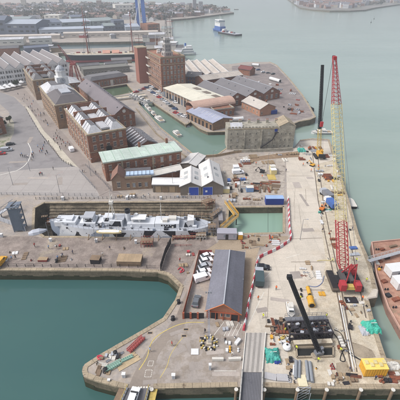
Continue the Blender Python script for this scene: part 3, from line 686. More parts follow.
# annex
A = P(113,191); B = P(152,188.5)
BRAN = mat('annex_brown_brick', (150, 124, 104), .9, .18, .7, .2, kind='brick', ksz=(.9, .3), mort=1.1, k=.8)
t, W = building('annex', 'low brown-brick annex with a glazed blue-white rooflight in front of the green roof', 'building', A, B, 9, 5.2, BRAN, None)
part('roof', MB().bb(5.2, W, 0, 9, 5.2, 5.45), SLATE, t); part('parapet', MB().bb(5.2, W, -.15, .2, 5.2, 5.95), COPE, t)
g = MB(); [g.bb(5.7+k*1.6, 7.1+k*1.6, 1.6, 4.8, 5.45, 6.0) for k in range(7)]; part('rooflight', g, mat('pale_blue_glazing', (176, 196, 220), .3, .06, 1, 0, k=.9), t)
g = MB(); g.slab([(-.3, -.3, 5.0), (2.6, -.3, 8.2), (2.6, 7.5, 8.2), (-.3, 7.5, 5.0)], .2); g.slab([(2.61, -.3, 8.2), (5.5, -.3, 5.0), (5.5, 7.5, 5.0), (2.61, 7.5, 8.2)], .2); part('gabled_roof', g, mat('brown_tiles', (140, 106, 92), .85, .15, .8, .2, kind='slab', ksz=(.5, .4), mort=.8, k=.8), t)
part('gable_wall', MB().add([(0, 0, 5.2), (5.2, 0, 5.2), (2.6, 0, 8.0), (0, .3, 5.2), (5.2, .3, 5.2), (2.6, .3, 8.0)], [(0, 1, 2), (5, 4, 3)]), BRAN, t)
put_windows(t, 'f', W, 9, [2.6], [1.4], 1.4, 2.4, 'sash', SASH); put_windows(t, 'f', W, 9, [W*.4, W*.55, W*.7, W*.86], [1.2], 1.1, 1.8, 'sash', DSASH)
t, W = building('shed', 'lean-to with a pale roof against the green-roofed building', 'shed', P(152,183), P(182,176), 5, 3.2, BRICK, OFFW, 'gx', 1.1)
# --- long tan low building
t, W = building('store_building', 'low tan boarded store with a white roof left of the blue doors', 'shed', P(153,192.3), P(188,192.6), 5.5, 3.6, None or mat('tan_boarding', (140, 124, 104), .85, .14, .6, .1, kind='corr', ksz=(1.2,), mort=.8, k=.8), WHITE, 'gx', 1.1, ov=.3)
for k in range(6): part('door_panel', MB().bb(1.2+k*2.8, 3.3+k*2.8, -.1, 0, .1, 2.7), WOOD if k % 2 else TAN, t)
# --- pair of pale sheds with blue doors
PALE = mat('pale_cream_sheet', (208, 205, 202), .6, .06, .3, .05, kind='slab', ksz=(1.0, 30), mort=.9, stain=(184, 178, 172), stain_scale=.2, k=.86)
GREYW = mat('grey_board_wall', (128, 118, 108), .85, .15, .6, .1, kind='corr', ksz=(1,), mort=.85, k=.8)
for nm, a, b, D, rhx, dx, lab in ((0, (180.5,195.2), (201.5,195), 14, 1.9, 3.4, 'left of two pale-roofed sheds with a blue door, the shorter one'), (1, (202,195), (223,194.4), 19.5, 2.4, .4, 'right of two pale-roofed sheds with a blue door, the longer one')):
    t, W = building('blue_door_shed', lab, 'shed', P(*a), P(*b), D, 3.9, GREYW, PALE, 'gy', rhx, group='sheds with blue doors', ov=.35)
    dr = part('door', MB().bb(dx, dx+3.7, -.12, -.005, 0, 3.5), mat('door_blue', (48, 74, 160), .5, .08, .6, 0, k=.9), t)
    part('door_frame', MB().bb(dx-.15, dx, -.14, -.01, 0, 3.65).bb(dx+3.7, dx+3.85, -.14, -.01, 0, 3.65).bb(dx-.15, dx+3.85, -.14, -.01, 3.5, 3.65), GREYL, t)
    if nm: part('sign', MB().bb(dx+.9, dx+1.7, -.16, -.121, 1.3, 2.1), WHITE, t)
    for q in (0, 1):
        x0_ = W*.16+q*W*.52; k_ = rhx/(W/2)
        for y_ in (D*.3, D*.6):
            xa, xb = x0_, x0_+1.5
            za = 3.9+.27+k_*(xa if q == 0 else W-xa); zb_ = 3.9+.27+k_*(xb if q == 0 else W-xb)
            part('rooflight', MB().slab([(xa, y_, za), (xb, y_, zb_), (xb, y_+2.4, zb_), (xa, y_+2.4, za)], .08), mat('rooflight_grey', (170, 172, 172), .4, .1, k=.85), t)
t, W = building('shed', 'tan flat-roofed lean-to behind the pale twin sheds', 'shed', P(196,172), P(205,162), 7, 3, GREYW, PALE, 'gx', .9)
# --- hut with lavender grey roof
A = P(206.5,317.6); B = P(239.5,317.2)
t, W = building('brick_boathouse', 'orange-brick hall with a long lavender-grey pitched roof beside the parked cars', 'building', A, B, 24, 2.9, BRICKO, None)
t.rotation_euler[2] = R(-8)
Wd = W; D = 24; e, r = 3.0, 5.9; h2 = Wd/2
def slope(q, m=SLATEL, th=.16): part('roof_slope', MB().slab(q, th), m, t)
slope([(-.35, -.5, e-.15), (h2, -.5, r), (h2, D-3.4, r), (-.35, D-.1, e-.15)]); slope([(h2+.004, -.5, r), (Wd+.35, -.5, e-.15), (Wd+.35, D-.1, e-.15), (h2+.004, D-3.4, r)])
slope([(Wd+.35, D, e-.2), (-.35, D, e-.2), (h2, D-3.4, r-.03)])
part('ridge', MB().box((h2, (D-3.9)/2, r+.02), (.3, D-3, .12)), GREYL, t); part('roof_seam', MB().bb(h2+.3, Wd+.3, 11.9, 12.1, e, e+.01), GREYL, t)
part('gable_wall', MB().add([(.05, 0, 2.9), (Wd-.05, 0, 2.9), (h2, 0, 5.72), (.05, .3, 2.9), (Wd-.05, .3, 2.9), (h2, .3, 5.72)], [(0, 1, 2), (5, 4, 3)]), BRICKO, t)
for s in (0, 1):
    q = [(-.4, -.62, e-.2), (h2, -.62, r-.05), (h2, -.48, r+.05), (-.4, -.48, e-.1)] if s == 0 else [(h2, -.62, r-.05), (Wd+.4, -.62, e-.2), (Wd+.4, -.48, e-.1), (h2, -.48, r+.05)]
    part('bargeboard', MB().slab(q, .2), mat('orange_bargeboard', (196, 112, 60), .6, k=.85), t)
for x in (1.1, 6.2): part('doorway', MB().bb(x, x+1.7, -.06, -.004, 0, 2.3), DARK, t)
for x in (3.6, 4.9): part('window', MB().bb(x, x+.9, -.07, -.004, 1.1, 2.2).bb(x-.1, x+1.0, -.05, -.004, 1.0, 2.3, 1), [GLASS, OFFW], t)
part('canopy_beam', MB().bb(.2, Wd-.2, -.35, -.01, 2.42, 2.62), ORANGE, t)
for k in range(5): part('post', MB().bb(.3+k*(Wd-.8)/4, .5+k*(Wd-.8)/4, -.35, -.12, 0, 2.42), ORANGE, t)
# --- grey portable cabin
def cabin(name, label, a, b, D, h, m, roofm=None, doors=1, rz=None, group=None, z=0):
    A_, B_ = a, b; W_ = math.hypot(B_.x-A_.x, B_.y-A_.y)
    t = thing(name, label, 'cabin', (A_.x, A_.y, z), ang(A_, B_) if rz is None else rz, group)
    part('body', MB().bb(0, W_, 0, D, .25, h), m, t); part('roof', MB().bb(-.08, W_+.08, -.08, D+.08, h, h+.16), roofm or m, t)
    part('skid', MB().bb(.2, W_-.2, .2, .5, 0, .25).bb(.2, W_-.2, D-.5, D-.2, 0, .25), DARK, t)
    for k in range(doors): part('door', MB().bb(W_*(k+.5)/doors-.45, W_*(k+.5)/doors+.45, -.04, -.003, .3, h-.35), DARK, t)
    nw = max(1, int(W_/2.5))
    for k in range(nw): part('window', MB().bb(W_*(k+.85)/nw-.6, W_*(k+.85)/nw-.1, -.05, -.003, 1.2, h-.5), GLASSL, t)
    return t
cabin('portable_cabin', 'light grey portable cabin at the back end of the lavender roof', P(217,240), P(236.5,240.3), 2.9, 2.6, mat('cabin_grey', (160, 158, 168), .6, .06, .5, .05, k=.85))

# --- stone dock house
A = P(227,149.6); B = P(292,148)
t, W = building('stone_dock_building', 'long weathered stone building standing across the end of the canal', 'building', A, B, 9.5, 11, STONE, None)
part('roof', MB().bb(.6, W-.6, .6, 8.9, 10.2, 10.9), mat('lichen_roof', (126, 118, 100), .9, .25, .5, .3, stain=(150, 140, 118), stain_scale=.2, k=.8), t)
for k in range(15): part('merlon', MB().bb(.3+k*1.65, 1.4+k*1.65, .02, .5, 10.9, 11.7), STONE, t)
part('parapet_moulding', MB().bb(-.15, 25.5, -.15, 0, 10.4, 10.9), COPE, t)
part('tower', MB().bb(25.2, W+.2, -.5, 9.9, -.3, 11.8), STONE, t)
part('tower_roof', MB().slab([(25, -.7, 11.8), (29.5, -.7, 14), (29.5, 10, 14), (25, 10, 11.8)], .25).slab([(29.51, -.7, 14), (W+.4, -.7, 11.8), (W+.4, 10, 11.8), (29.51, 10, 14)], .25), COPE, t)
part('pediment', MB().add([(25.2, -.5, 11.8), (W+.2, -.5, 11.8), (29.5, -.5, 13.8), (25.2, -.2, 11.8), (W+.2, -.2, 11.8), (29.5, -.2, 13.8)], [(0, 1, 2), (5, 4, 3)]), STONE, t)
STW = [STONE, GLASS, STONE]
put_windows(t, 'f', W, 9.5, [1.8+k*3.1 for k in range(8)], [.8, 4.2, 7.4], .8, 1.3, 'sash', STW)
wm_t = [26.6, 28.7, 30.8]
m_ = window_mesh(.8, 1.3, 'sash'); me_ = m_.mesh('window', STW)
for x in wm_t:
    for z in (.8, 4, 7.2): link('window', me_, t, loc=(x, -.5, z))
for k in range(6): chimney(t, 2.5+k*4.6, 7.5, 10.9, STONE, 1.6, 1.3, 3)
part('buttress', MB().bb(8.1, 8.7, -.6, 0, -.3, 10), STONE, t); part('buttress', MB().bb(16.6, 17.2, -.6, 0, -.3, 10), STONE, t)
s = MB(); fx = [(16.5, 1.2), (19.5, 3.2), (22.3, 5.4), (23.8, 8.8)]
for (xa, za), (xb, zb_) in zip(fx, fx[1:]): s.slab([(xa, -1.5, za), (xb, -1.5, zb_), (xb, -.6, zb_), (xa, -.6, za)], .25); s.tube((xa, -1.5, za+1), (xb, -1.5, zb_+1), .06); s.tube((xa, -1.5, 0), (xa, -1.5, za+1), .07)
s.bb(23, 25, -1.5, -.6, 8.7, 8.9); part('fire_escape', s, DARK, t); part('door', MB().bb(23.2, 24.6, -.08, -.003, 8.9, 10.9), BLUE, t)
part('lean_to_roof', MB().slab([(1.5, -.1, 10.95), (7.5, -.1, 10.95), (7.5, 4, 12.6), (1.5, 4, 12.6)], .2), WROOF, t)
# --- house with pale roof
t, W = building('quay_house', 'small brick house with a long pale pitched roof on the upper quay', 'house', P(259.5,116.5), P(276.5,114.5), 20, 4.6, mat('house_warm_brick', (176, 132, 108), .9, .15, .7, .2, kind='brick', ksz=(.6, .25), mort=.9, k=.85), mat('pale_weathered_roof', (190, 182, 174), .7, .1, .4, .1, kind='slab', ksz=(.9, .6), mort=.85, k=.84), 'gy', 2.6)
t.rotation_euler[2] += R(9); put_windows(t, 'f', W, 20, [1.5, W-1.5], [1], 1, 1.5, 'sash', SASH); put_windows(t, 'l', W, 20, spread(20, 5), [1.2], 1, 1.5, 'sash', SASH); chimney(t, W*.55, 3, 6.3, BRICK, 2.0)
# --- lilac roofed sheds by the canal
A = Pm((187,111), 4.6); B = Pm((213,123), 4.6)
t, W = building('canal_shed', 'row of lilac corrugated roofs over arched brickwork on the canal bank', 'shed', A, B, 14, 4.6, BRICKB, BLUEL, 'gx', 1.6, n=1)
for k in range(8): part('ridge_cap', MB().slab([(W*k/8+.1, -.7, 4.5), (W*k/8+.5, -.7, 4.5), (W*k/8+.5, 7, 6.55), (W*k/8+.1, 7, 6.55)], .1), WROOF, t)
for k in range(7): part('archway', MB().bb(W*k/7+.8, W*k/7+2.6, -.05, -.003, 0, 3), DARK, t)
# --- salmon roof
A = Pm((205,108), 5.2); B = Pm((235,103), 5.2)
t, W = building('barrel_roofed_store', 'long rounded salmon-coloured roof in front of the grey gabled sheds', 'store', A, B, 11, 5.2, BRICK, None)
n = 10; ro = MB(); prof = [(5.5-5.8*math.cos(math.pi*i/n), 5.2+3.2*math.sin(math.pi*i/n)) for i in range(n+1)]
ro.loft([[(-8, y, z) for y, z in prof]+[(-8, y, z-.2) for y, z in prof[::-1]], [(W+.3, y, z) for y, z in prof]+[(W+.3, y, z-.2) for y, z in prof[::-1]]]); part('roof', ro, TILEO, t)
part('end_wall', MB().add([(W, y, z-.1) for y, z in prof]+[(W-.3, y, z-.1) for y, z in prof], [tuple(range(n+1)), tuple(range(2*n+1, n, -1))]), REDD, t)
part('wall', MB().bb(-7.7, 0, .2, 10.8, -.3, 5.2), BRICK, t)
t, W = building('roofless_store', 'dark mossy-roofed brick store below the salmon roof', 'store', P(214,118), P(234,115.5), 8, 4.6, BRICK, mat('mossy_flat_roof', (92, 84, 70), .95, .3, .6, .3, k=.8), 'flat', .7, ridge=STONE)
put_windows(t, 'f', W, 8, spread(W, 4), [1.2], 1.4, 2, 'sash', DSASH)
# --- three grey gabled sheds
a_ = Pm((237,93), 7); b_ = Pm((205,80.5), 7); back = (b_-a_); Dg = back.length; back.normalize(); uu = Vector((-back.y, back.x, 0)); uu = uu if uu.dot(Vector((1, .3, 0))) > 0 else -uu
A = Pm((228,100), 5); 
rzg = math.atan2(back.x*-1, back.y)
GR = mat('mid_grey_slate', (122, 119, 122), .7, .1, .4, .1, kind='slab', ksz=(1, .8), mort=.9, k=.76)
vr = Vector((math.cos(rzg), math.sin(rzg), 0)); Wg = 15
for k, lab in enumerate(('nearest of three grey-roofed gabled brick sheds', 'middle one of three grey-roofed gabled brick sheds', 'farthest right of three grey-roofed gabled brick sheds')):
    A_ = A+vr*Wg*k
    t, W = building('gabled_shed', lab, 'shed', A_, A_+vr*(Wg-.3), Dg, 5, BRICK, GR, 'gy', 3.6, group='grey gabled sheds', ridge=GREYL, ov=.14)
    put_windows(t, 'f', W, Dg, [3, 7.3, 11.6], [1], 1.8, 2.6, 'sash', SASH); put_windows(t, 'l', W, Dg, spread(Dg, 8), [1.2], 1.6, 2.6, 'sash', SASH)
    part('gable_window', MB().bb(W/2-1, W/2+1, -.08, -.003, 5.3, 6.8), OFFW, t)
# --- cream shed
A = Pm((163.5,88), 6.2); B = Pm((197,103), 6.2)
t, W = building('cream_roofed_shed', 'long cream-roofed brick shed with dark rooflights beside the canal quay', 'shed', A, B, 23, 6.2, BRICKB, CREAMR, 'gx', 1.2)
for k in (.33, .6, .85): part('rooflight', MB().bb(W*k, W*k+6, 15, 19, 6.9, 7.35), mat('brown_rooflight', (120, 108, 96), .6, .1, k=.8), t)
for k in range(11): part('bay_opening', MB().bb(W*k/11+.5, W*k/11+2.6, -.06, -.003, 0, 4), DARK if k % 3 else BLUEG, t)
for k in range(12): part('pier', MB().bb(W*k/11-.25 if k else 0, W*k/11+.25, -.3, -.002, 0, 5.8), OFFW, t)
# --- beige multi-ridge shed and its front range
A = Pm((187,76), 6); B = Pm((233,74), 6)
t, W = building('beige_roofed_works', 'wide beige ribbed roof behind the grey gabled sheds', 'works', A, B, 60, 6, BRICKB, BEIGER, 'gy', 1.8, n=5, ridge=WHITE)
t, W = building('beige_roofed_range', 'narrow pale beige roof crossing in front of the wide ribbed roof', 'works', Pm((204,80.5), 7), Pm((243,75), 7), 14, 7, BRICK, BEIGER, 'gx', 2.2, ridge=WHITE)
put_windows(t, 'f', W, 14, spread(W, 10), [1.5], 2, 3, 'sash', SASH)
t, W = building('brick_house', 'small dark-roofed brick house with blue doors behind the cream shed', 'house', P(186,84), P(200,85), 12, 6, BRICK, SLATE, 'gx', 2.5); put_windows(t, 'f', W, 12, spread(W, 4), [1, 3.6], 1.2, 1.6, 'sash', [BLUEM, GLASS, COPE])
t, W = building('brick_house', 'red-roofed brick house at the far corner of the upper quay', 'house', P(238,74), P(250,76), 8, 5, BRICK, mat('dark_red_tiles', (120, 70, 66), .8, .15, k=.8), 'gx', 2)
# --- pond building
t, W = building('pond_side_building', 'long low brick building with a grey flat-topped roof behind the green pond', 'building', P(91,88.6), P(128,82.5), 15, 5.5, BRICK, SLATE, 'mansard', 2.4, ridge=GSHEET)
put_windows(t, 'f', W, 15, spread(W, 12), [1.2], 1.2, 2.4, 'sash', SASH); part('arched_door', MB().bb(W*.52, W*.52+2.4, -.12, -.003, 0, 4.2), OFFW, t)
t, W = building('brick_house', 'small pale-roofed brick building beside the red portal crane', 'house', Pm((62,84), 8), Pm((80,82), 8), 16, 8, BRICK, WROOF, 'hip', 3); put_windows(t, 'f', W, 16, spread(W, 4), [4.6], 1.3, 2, 'sash', SASH)
t, W = building('mess_building', 'long drab flat-roofed building between the black ship and the pond', 'building', P(84,76), P(130,72), 16, 5, mat('drab_wall', (120, 118, 112), .85, .12, k=.8), GSHEET, 'flat', .5)
put_windows(t, 'f', W, 16, spread(W, 14), [1.5], 2, 1.6, 'strip', [OFFW, GLASS, OFFW])
# --- semaphore tower
A = Pm((160.5,59), 24); ax = R(24); dv = Vector((math.cos(ax), math.sin(ax), 0))
t, W = building('semaphore_tower', 'tall brick office block with a white stepped signal tower on its roof', 'building', A, A+dv*19, 40, 24, BRICK, GREYL, 'flat', 1.2, ridge=COPE)
part('string_course', MB().bb(-.2, W+.2, -.2, 40.2, 19.6, 20.1), COPE, t); part('string_course', MB().bb(-.2, W+.2, -.2, 40.2, 4.6, 5.1), COPE, t)
put_windows(t, 'f', W, 40, spread(W, 6, 1), [1.2, 6, 9.4, 12.8, 16.2, 21], 1.5, 2.1, 'sash', SASH); put_windows(t, 'l', W, 40, spread(40, 12, 1), [1.2, 6, 9.4, 12.8, 16.2, 21], 1.5, 2.1, 'sash', SASH)
put_windows(t, 'r', W, 40, spread(40, 12, 1), [12.8, 16.2], 1.5, 2.1, 'sash', SASH)
part('stair_tower', MB().bb(-7.5, -.02, 34, 44, -.3, 27), mat('red_brick_plain', (156, 104, 90), .9, .1, .5, .1, k=.8), t); part('stair_tower_cap', MB().bb(-7.8, .1, 33.7, 44.3, 27, 27.6), COPE, t)
for z in (8, 14, 20): part('balcony', MB().bb(-1.6, -.01, 26, 33, z, z+.25).bb(-1.6, -1.5, 26, 33, z+.25, z+1.2), OFFW, t)
TWR = mat('tower_grey_white', (180, 176, 172), .8, .12, .5, .1, k=.8)
sg = part('signal_tower', MB().bb(5.6, 12.4, 7.6, 14.4, 23.8, 27).bb(6.4, 11.6, 8.4, 13.6, 27, 32.5).bb(7.1, 10.9, 9.1, 12.9, 32.5, 36.5).bb(6.2, 11.8, 8.2, 13.8, 32.1, 32.6), TWR, t)
for z, yy, xx in ((24.6, 7.6, 5.6), (27.6, 8.4, 6.4), (30, 8.4, 6.4), (33.4, 9.1, 7.1)):
    for x in (7.7, 9, 10.3): part('tower_window', MB().bb(x-.35, x+.35, yy-.1, yy-.003, z, z+1.7), PANE, sg)
    for y in (9.7, 11, 12.3): part('tower_window', MB().bb(xx-.1, xx-.003, y-.35, y+.35, z, z+1.7), PANE, sg)
ms = MB()
for x, y in ((7.8, 9.8), (10.2, 9.8), (10.2, 12.2), (7.8, 12.2)): ms.tube((x, y, 36.5), (9+(x-9)*.25, 11+(y-11)*.25, 48), .12, 5)
for k in range(5):
    z = 37+k*2.2; f_ = (1-(z-36.5)/11.5*.75)*.6; ms.tube((9-2*f_, 11-2*f_, z), (9+2*f_, 11-2*f_, z), .13, 4); ms.tube((9-2*f_, 11-2*f_, z), (9-2*f_, 11+2*f_, z), .13, 4); ms.tube((9-2*f_, 11-2*f_, z), (9+2*f_, 11-2*f_*.8, z+2), .1, 4)
ms.tube((9, 11, 48), (9, 11, 57), .12, 5); ms.tube((5, 11, 50), (13, 11, 50), .15, 4); part('signal_mast', ms, mat('mast_grey', (150, 148, 148), .7, .1, k=.8), t)
for k in range(5): part('roof_plant', MB().box((4+random.random()*11, 20+k*4, 24.6), (2.6, 1.8, 1.6)), OFFW if k % 2 else GREYM, t)
# --- white sawtooth-gabled works at the left
A = Pm((-32,73.5), 12); B = Pm((67.5,62.5), 12)
WW = mat('white_sheet_wall', (222, 224, 226), .5, .05, .3, 0, k=.88)
t, W = building('white_gabled_works', 'white glazed works with a zigzag line of gables at the head of the street', 'works', A, B, 62, 12, WW, mat('grey_brown_sheet_roof', (134, 126, 126), .6, .08, .3, .05, kind='corr', ksz=(.8,), mort=.85, k=.8), 'gy', 3.4, n=9, ridge=WHITE)
put_windows(t, 'f', W, 62, spread(W, 36, 1), [1.4, 5, 8.6], W/36*.78, 2.2, 'strip', [WHITE, GLASS, WHITE])
for k in range(13): part('column', MB().bb(W*k/12-.5, W*k/12+.5, -.4, -.002, 0, 12), WHITE, t)
for k in range(9):   # white gable sheets
    x0_, x1_ = W*k/9+.3, W*(k+1)/9-.3; part('gable_sheet', MB().add([(x0_, -.55, 11.7), (x1_, -.55, 11.7), ((x0_+x1_)/2, -.55, 15.5), (x0_, -.2, 11.7), (x1_, -.2, 11.7), ((x0_+x1_)/2, -.2, 15.5)], [(0, 1, 2), (5, 4, 3), (0, 2, 5, 3), (1, 4, 5, 2), (0, 3, 4, 1)]), WHITE, t)
# --- brick house at the left edge
t, W = building('brick_house', 'dark-roofed brick terrace at the left edge beside the grey road', 'house', P(-26,142), P(6,133), 34, 9, BRICK, DARKROOF, 'gy', 3.2)
t.rotation_euler[2] += R(-4)
put_windows(t, 'r', W, 34, spread(34, 9), [1.2, 5], 1.3, 2, 'sash', SASH); put_windows(t, 'f', W, 34, spread(W, 4), [1.2, 5], 1.3, 2, 'sash', SASH)
# --- backdrop sheds of the naval base
SB = mat('slate_blue_sheet', (104, 112, 130), .6, .08, .05, 0, kind='corr', ksz=(.25,), mort=.88, k=.8); SL = mat('pale_blue_sheet', (170, 178, 190), .6, .08, .05, 0, k=.82); SG = mat('sage_sheet', (140, 150, 150), .6, .08, .05, 0, k=.8); SC = mat('cream_quay_sheet', (196, 186, 176), .7, .08, .05, 0, k=.82)
for (x0_, y0_, x1_, y1_, D, h, m, rm, rk, lab) in (
    (-20,37,8,36.5,40,22,SB,SB,'gx','dark slate-blue dock hall at the far left behind the basin'), (8,36.5,38,36.5,60,17,SB,SL,'gx','long dark slate-blue hall with a paler roof beyond the basin'),
    (40,33,63,31.5,70,14,SL,SB,'gx','square slate-blue roofed hall behind the long pale shed'), (40,36.5,104,34.5,30,9,SL,SL,'gx','long low pale blue shed along the far basin quay'),
    (64,30.5,92,29,60,12,SG,SL,'gx','pale flat-looking hall behind the long pale shed'), (93,29,116,27.5,60,12,SG,SG,'gx','sage-grey hall behind the tall signal mast'),
    (105,34.5,116,34,30,12,SB,SG,'gx','small slate-blue hall at the end of the pale shed'), (115,33.5,125,33,24,18,SB,SB,'flat','dark blue-grey block left of the blue tower'), (126,34,140,33.5,50,10,SL,SL,'gx','light shed at the foot of the blue tower'),
    (0,24.5,30,24,60,9,SL,SG,'gx','pale hall among the far houses at left'), (45,22,60,22,30,12,OFFW,SG,'flat','cream office block among the far houses'),
    (72,24,84,23.5,30,12,SG,SB,'gx','grey-green hall behind the far pale hall'), (116,14,134,13.5,40,20,OFFW,SC,'flat','large cream block on the far skyline left of the blue tower'),
    (-6,46,24,45,22,7,OFFW,WROOF,'gx','white shed on the near quay of the dark basin'), (30,44.5,52,43.6,16,7,OFFW,WROOF,'gx','small white roofed shed beside the dark basin'),
    (64,38,158,36,12,6,SC,SC,'gx','long low cream shed on the quay beyond the dark basin'),(-40,41,60,39,14,5,SC,SC,'gx','long low cream shed on the quay at far left'),
    (150,41,166,40.5,18,8,OFFW,WROOF,'gx','white building by the ferry pier, left one'), (158,49,176,49.5,14,7,WHITE,WHITE,'flat','white pier building beside the signal tower'), (162,36,172,36,20,10,OFFW,SG,'gx','pale hall on the waterfront behind the signal tower'),
    (148,33,160,32,24,12,BRICK,SG,'flat','brick block on the waterfront right of the blue tower'), (174,56.5,181,56.8,10,5,OFFW,WROOF,'gx','small white pier hut behind the tall brick block')):
    A_, B_ = P(x0_, y0_), P(x1_, y1_)
    t, W = building('far_hall', lab, 'building', A_, B_, D, h, m, rm, rk, (h*.22 if rk == 'gx' else .6), ov=.5)
    nw = min(16, max(3, int(W/9))); put_windows(t, 'f', W, D, spread(W, nw), [h*.35, h*.7] if h > 11 else [h*.4], min(5, W/nw*.6), h*.16, 'strip', [m, GLASS, m])
# ============================================================ SHIPS, CRANES, VEHICLES
def PY(px, py, Y):
    "point on plane y=Y seen at px,py"
    u = (px-200)/FOC; v = (200-py)/FOC; t = Y/(_c+v*_s); return Vector((u*t, Y, CAM_H+(-_s+v*_c)*t))
def hull_rings(L, B, H, draft, fb=1.0, stern=.75, n=26, sheer=.25, flare=.85, bowp=.28):
    rings = []; 
    for i in range(n+1):
        t = i/n
        if t < bowp: b = math.sin(t/bowp*math.pi/2)**.8
        elif t > .85: b = 1-(1-stern)*((t-.85)/.15)**2
        else: b = 1
        b = max(b, .02)*B/2; z = H*(1+sheer*(1-t)**3)
        rings.append([(t*L, -b, z), (t*L, -b*flare, z*.3), (t*L, -b*flare*.8, -draft*.6), (t*L, 0, -draft), (t*L, b*flare*.8, -draft*.6), (t*L, b*flare, z*.3), (t*L, b, z)])
    return rings
WHULL = mat('dazzle_pale_grey', (208, 211, 216), .5, .06, .5, .03, stain=(172, 176, 186), stain_scale=.3, stain_cut=.58, k=.87)
WBLK = mat('dazzle_black', (36, 38, 46), .5, .1, .6, .03, k=.8)
WBLU = mat('dazzle_blue_grey', (142, 152, 168), .5, .08, .6, .03, k=.84)
# --- dazzle-painted monitor in the dry dock
X0, X1 = P(50,222,3).x, P(211,230,3).x; LS = X1-X0
sh = thing('warship', 'grey and white warship with black dazzle patches standing in the dry dock', 'warship', (X0, 103.3, 0), R(-1.0))
def bshape(t):
    if t < .28: return math.sin(t/.28*math.pi/2)**.85
    if t > .8: return 1-.75*((t-.8)/.2)**2.2
    return 1
NX = 320; rows = [i*.035 for i in range(15)]+[.6, .75, 1.0]
hb_ = MB(); BE = 4.3
def deckz(t): return 2.7+1.3*(1-t)**3+.25*t**4
def inside(p, poly):
    c = False; j = len(poly)-1
    for i in range(len(poly)):
        if (poly[i][1] > p[1]) != (poly[j][1] > p[1]) and p[0] < (poly[j][0]-poly[i][0])*(p[1]-poly[i][1])/(poly[j][1]-poly[i][1])+poly[i][0]: c = not c
        j = i
    return c
S = LS/161.0   # metres per photo px along the ship
pol = [[(22*S,-3),(30*S,2.0),(40*S,-3)],[(64*S,1.9),(79*S,1.9),(71*S,-2.0)],[(97*S,3.2),(109*S,3.2),(100*S,-.6),(94*S,-.6)],[(112*S,3.2),(127*S,3.2),(127*S,-1)],[(138*S,3.2),(152*S,1.2),(144*S,-1.5)],[(0,0),(5*S,-1.5),(9*S,-4),(0,-4)]]
blu = [[(0,4.2),(12*S,3.0),(8*S,-2),(0,-2)],[(44*S,1),(52*S,3.2),(62*S,1.4),(60*S,-2),(44*S,-2)],[(84*S,.2),(160*S,.6),(160*S,-2),(84*S,-2)]]
for side in (-1, 1):
    vs = []; fs = []; ms = []
    for i in range(NX+1):
        t = i/NX; b = max(.03, bshape(t))*BE
        for r in rows:
            z = deckz(t)*(1-r)+(-6.5)*r; k_ = 1-.12*r-.75*max(0, r-.55)**1.6*1.8
            vs.append((t*LS, side*b*k_, z))
    nr = len(rows); hb_m = []
    for i in range(NX):
        for j in range(nr-1):
            a = i*nr+j; f_ = (a, a+1, a+nr+1, a+nr) if side < 0 else (a, a+nr, a+nr+1, a+1)
            cx = (i+.5)/NX*LS; cz = (vs[a][2]+vs[a+1][2])/2
            m_ = 1 if any(inside((cx, cz), q) for q in pol) else (2 if any(inside((cx, cz), q) for q in blu) else 0)
            fs.append(f_); ms.append(m_)
    o = len(hb_.v); hb_.v += vs; hb_.f += [tuple(k+o for k in f) for f in fs]; hb_.m += ms
bt = [(i/40*LS, bshape(i/40)*BE*.88*.4, -6.5) for i in range(41)]
part('hull', hb_, [WHULL, WBLK, WBLU], sh)
dk_ = MB(); vs = []; 
for i in range(61):
    t = i/60; b = max(.02, bshape(t))*BE; vs += [(t*LS, -b, deckz(t)-.12), (t*LS, b, deckz(t)-.12)]
dk_.add(vs, [(2*i, 2*i+2, 2*i+3, 2*i+1) for i in range(60)])
part('deck', dk_, mat('ship_deck', (176, 180, 188), .7, .1, .6, .1, stain=(140, 142, 150), stain_scale=.3, k=.84), sh)
bw_ = MB()   # bulwark rail
for side in (-1, 1):
    for i in range(60):
        t0, t1 = i/60, (i+1)/60; a = (t0*LS, side*bshape(t0)*BE, deckz(t0)); b = (t1*LS, side*bshape(t1)*BE, deckz(t1))
        if i % 2 == 0: bw_.tube(a, (a[0], a[1], a[2]+1), .04, 4)
        bw_.tube((a[0], a[1], a[2]+1), (b[0], b[1], b[2]+1), .04, 4)
part('guard_rail', bw_, GREYM, sh, stuff=False)
def sb(name, x, y, z, dx, dy, dz, m, mi=None): return part(name, MB().box((x, y, z+dz/2), (dx, dy, dz)), m, sh)
dz0 = 2.6
sb('forward_deckhouse', 13*S+1.5, 0, 2.75, 7, 4.4, 1.6, WHULL)
g = part('gun', MB().lathe([(1.3, 0), (1.3, .5), (.8, .7), (.8, 1.3)], 12, 0, (19*S, 0, 2.9)).tube((19*S, 0, 4), (19*S-4.2, 0, 4.6), .17, 8), GREYM, sh); part('gun_shield', MB().prism([(19*S-.3, -1.2), (19*S+1.8, -1.4), (19*S+1.8, 1.4), (19*S-.3, 1.2)], 3.4, 5.0), WHULL, g)
sb('bridge_base', 40*S, 0, 2.6, 5.2, 5.0, 1.7, WHULL); sb('bridge', 40.5*S, 0, 4.3, 3.2, 3.6, 1.7, WHULL); sb('bridge_roof', 40.5*S, 0, 6.0, 3.4, 3.9, .12, GREYL)
part('bridge_dazzle_panel', MB().add([(34*S, -2.53, 2.7), (44*S, -2.53, 2.7), (37.5*S, -2.53, 4.25)], [(0, 1, 2)]), WBLK, sh)
part('bridge_dazzle_panel', MB().add([(37*S, -1.83, 4.4), (44*S, -1.83, 4.4), (43.5*S, -1.83, 5.9)], [(0, 1, 2)]), WBLK, sh)
sb('midship_deckhouse', 57*S, .4, 2.6, 5, 4.4, 1.6, WHULL); sb('chart_house', 60*S, .2, 4.2, 3, 3.0, 1.6, WHULL)
part('deckhouse_dazzle_panel', MB().add([(56*S, -1.33, 4.3), (60*S, -1.33, 4.3), (61*S, -1.33, 5.7), (58*S, -1.33, 5.7)], [(0, 1, 2, 3)]), WBLK, sh)
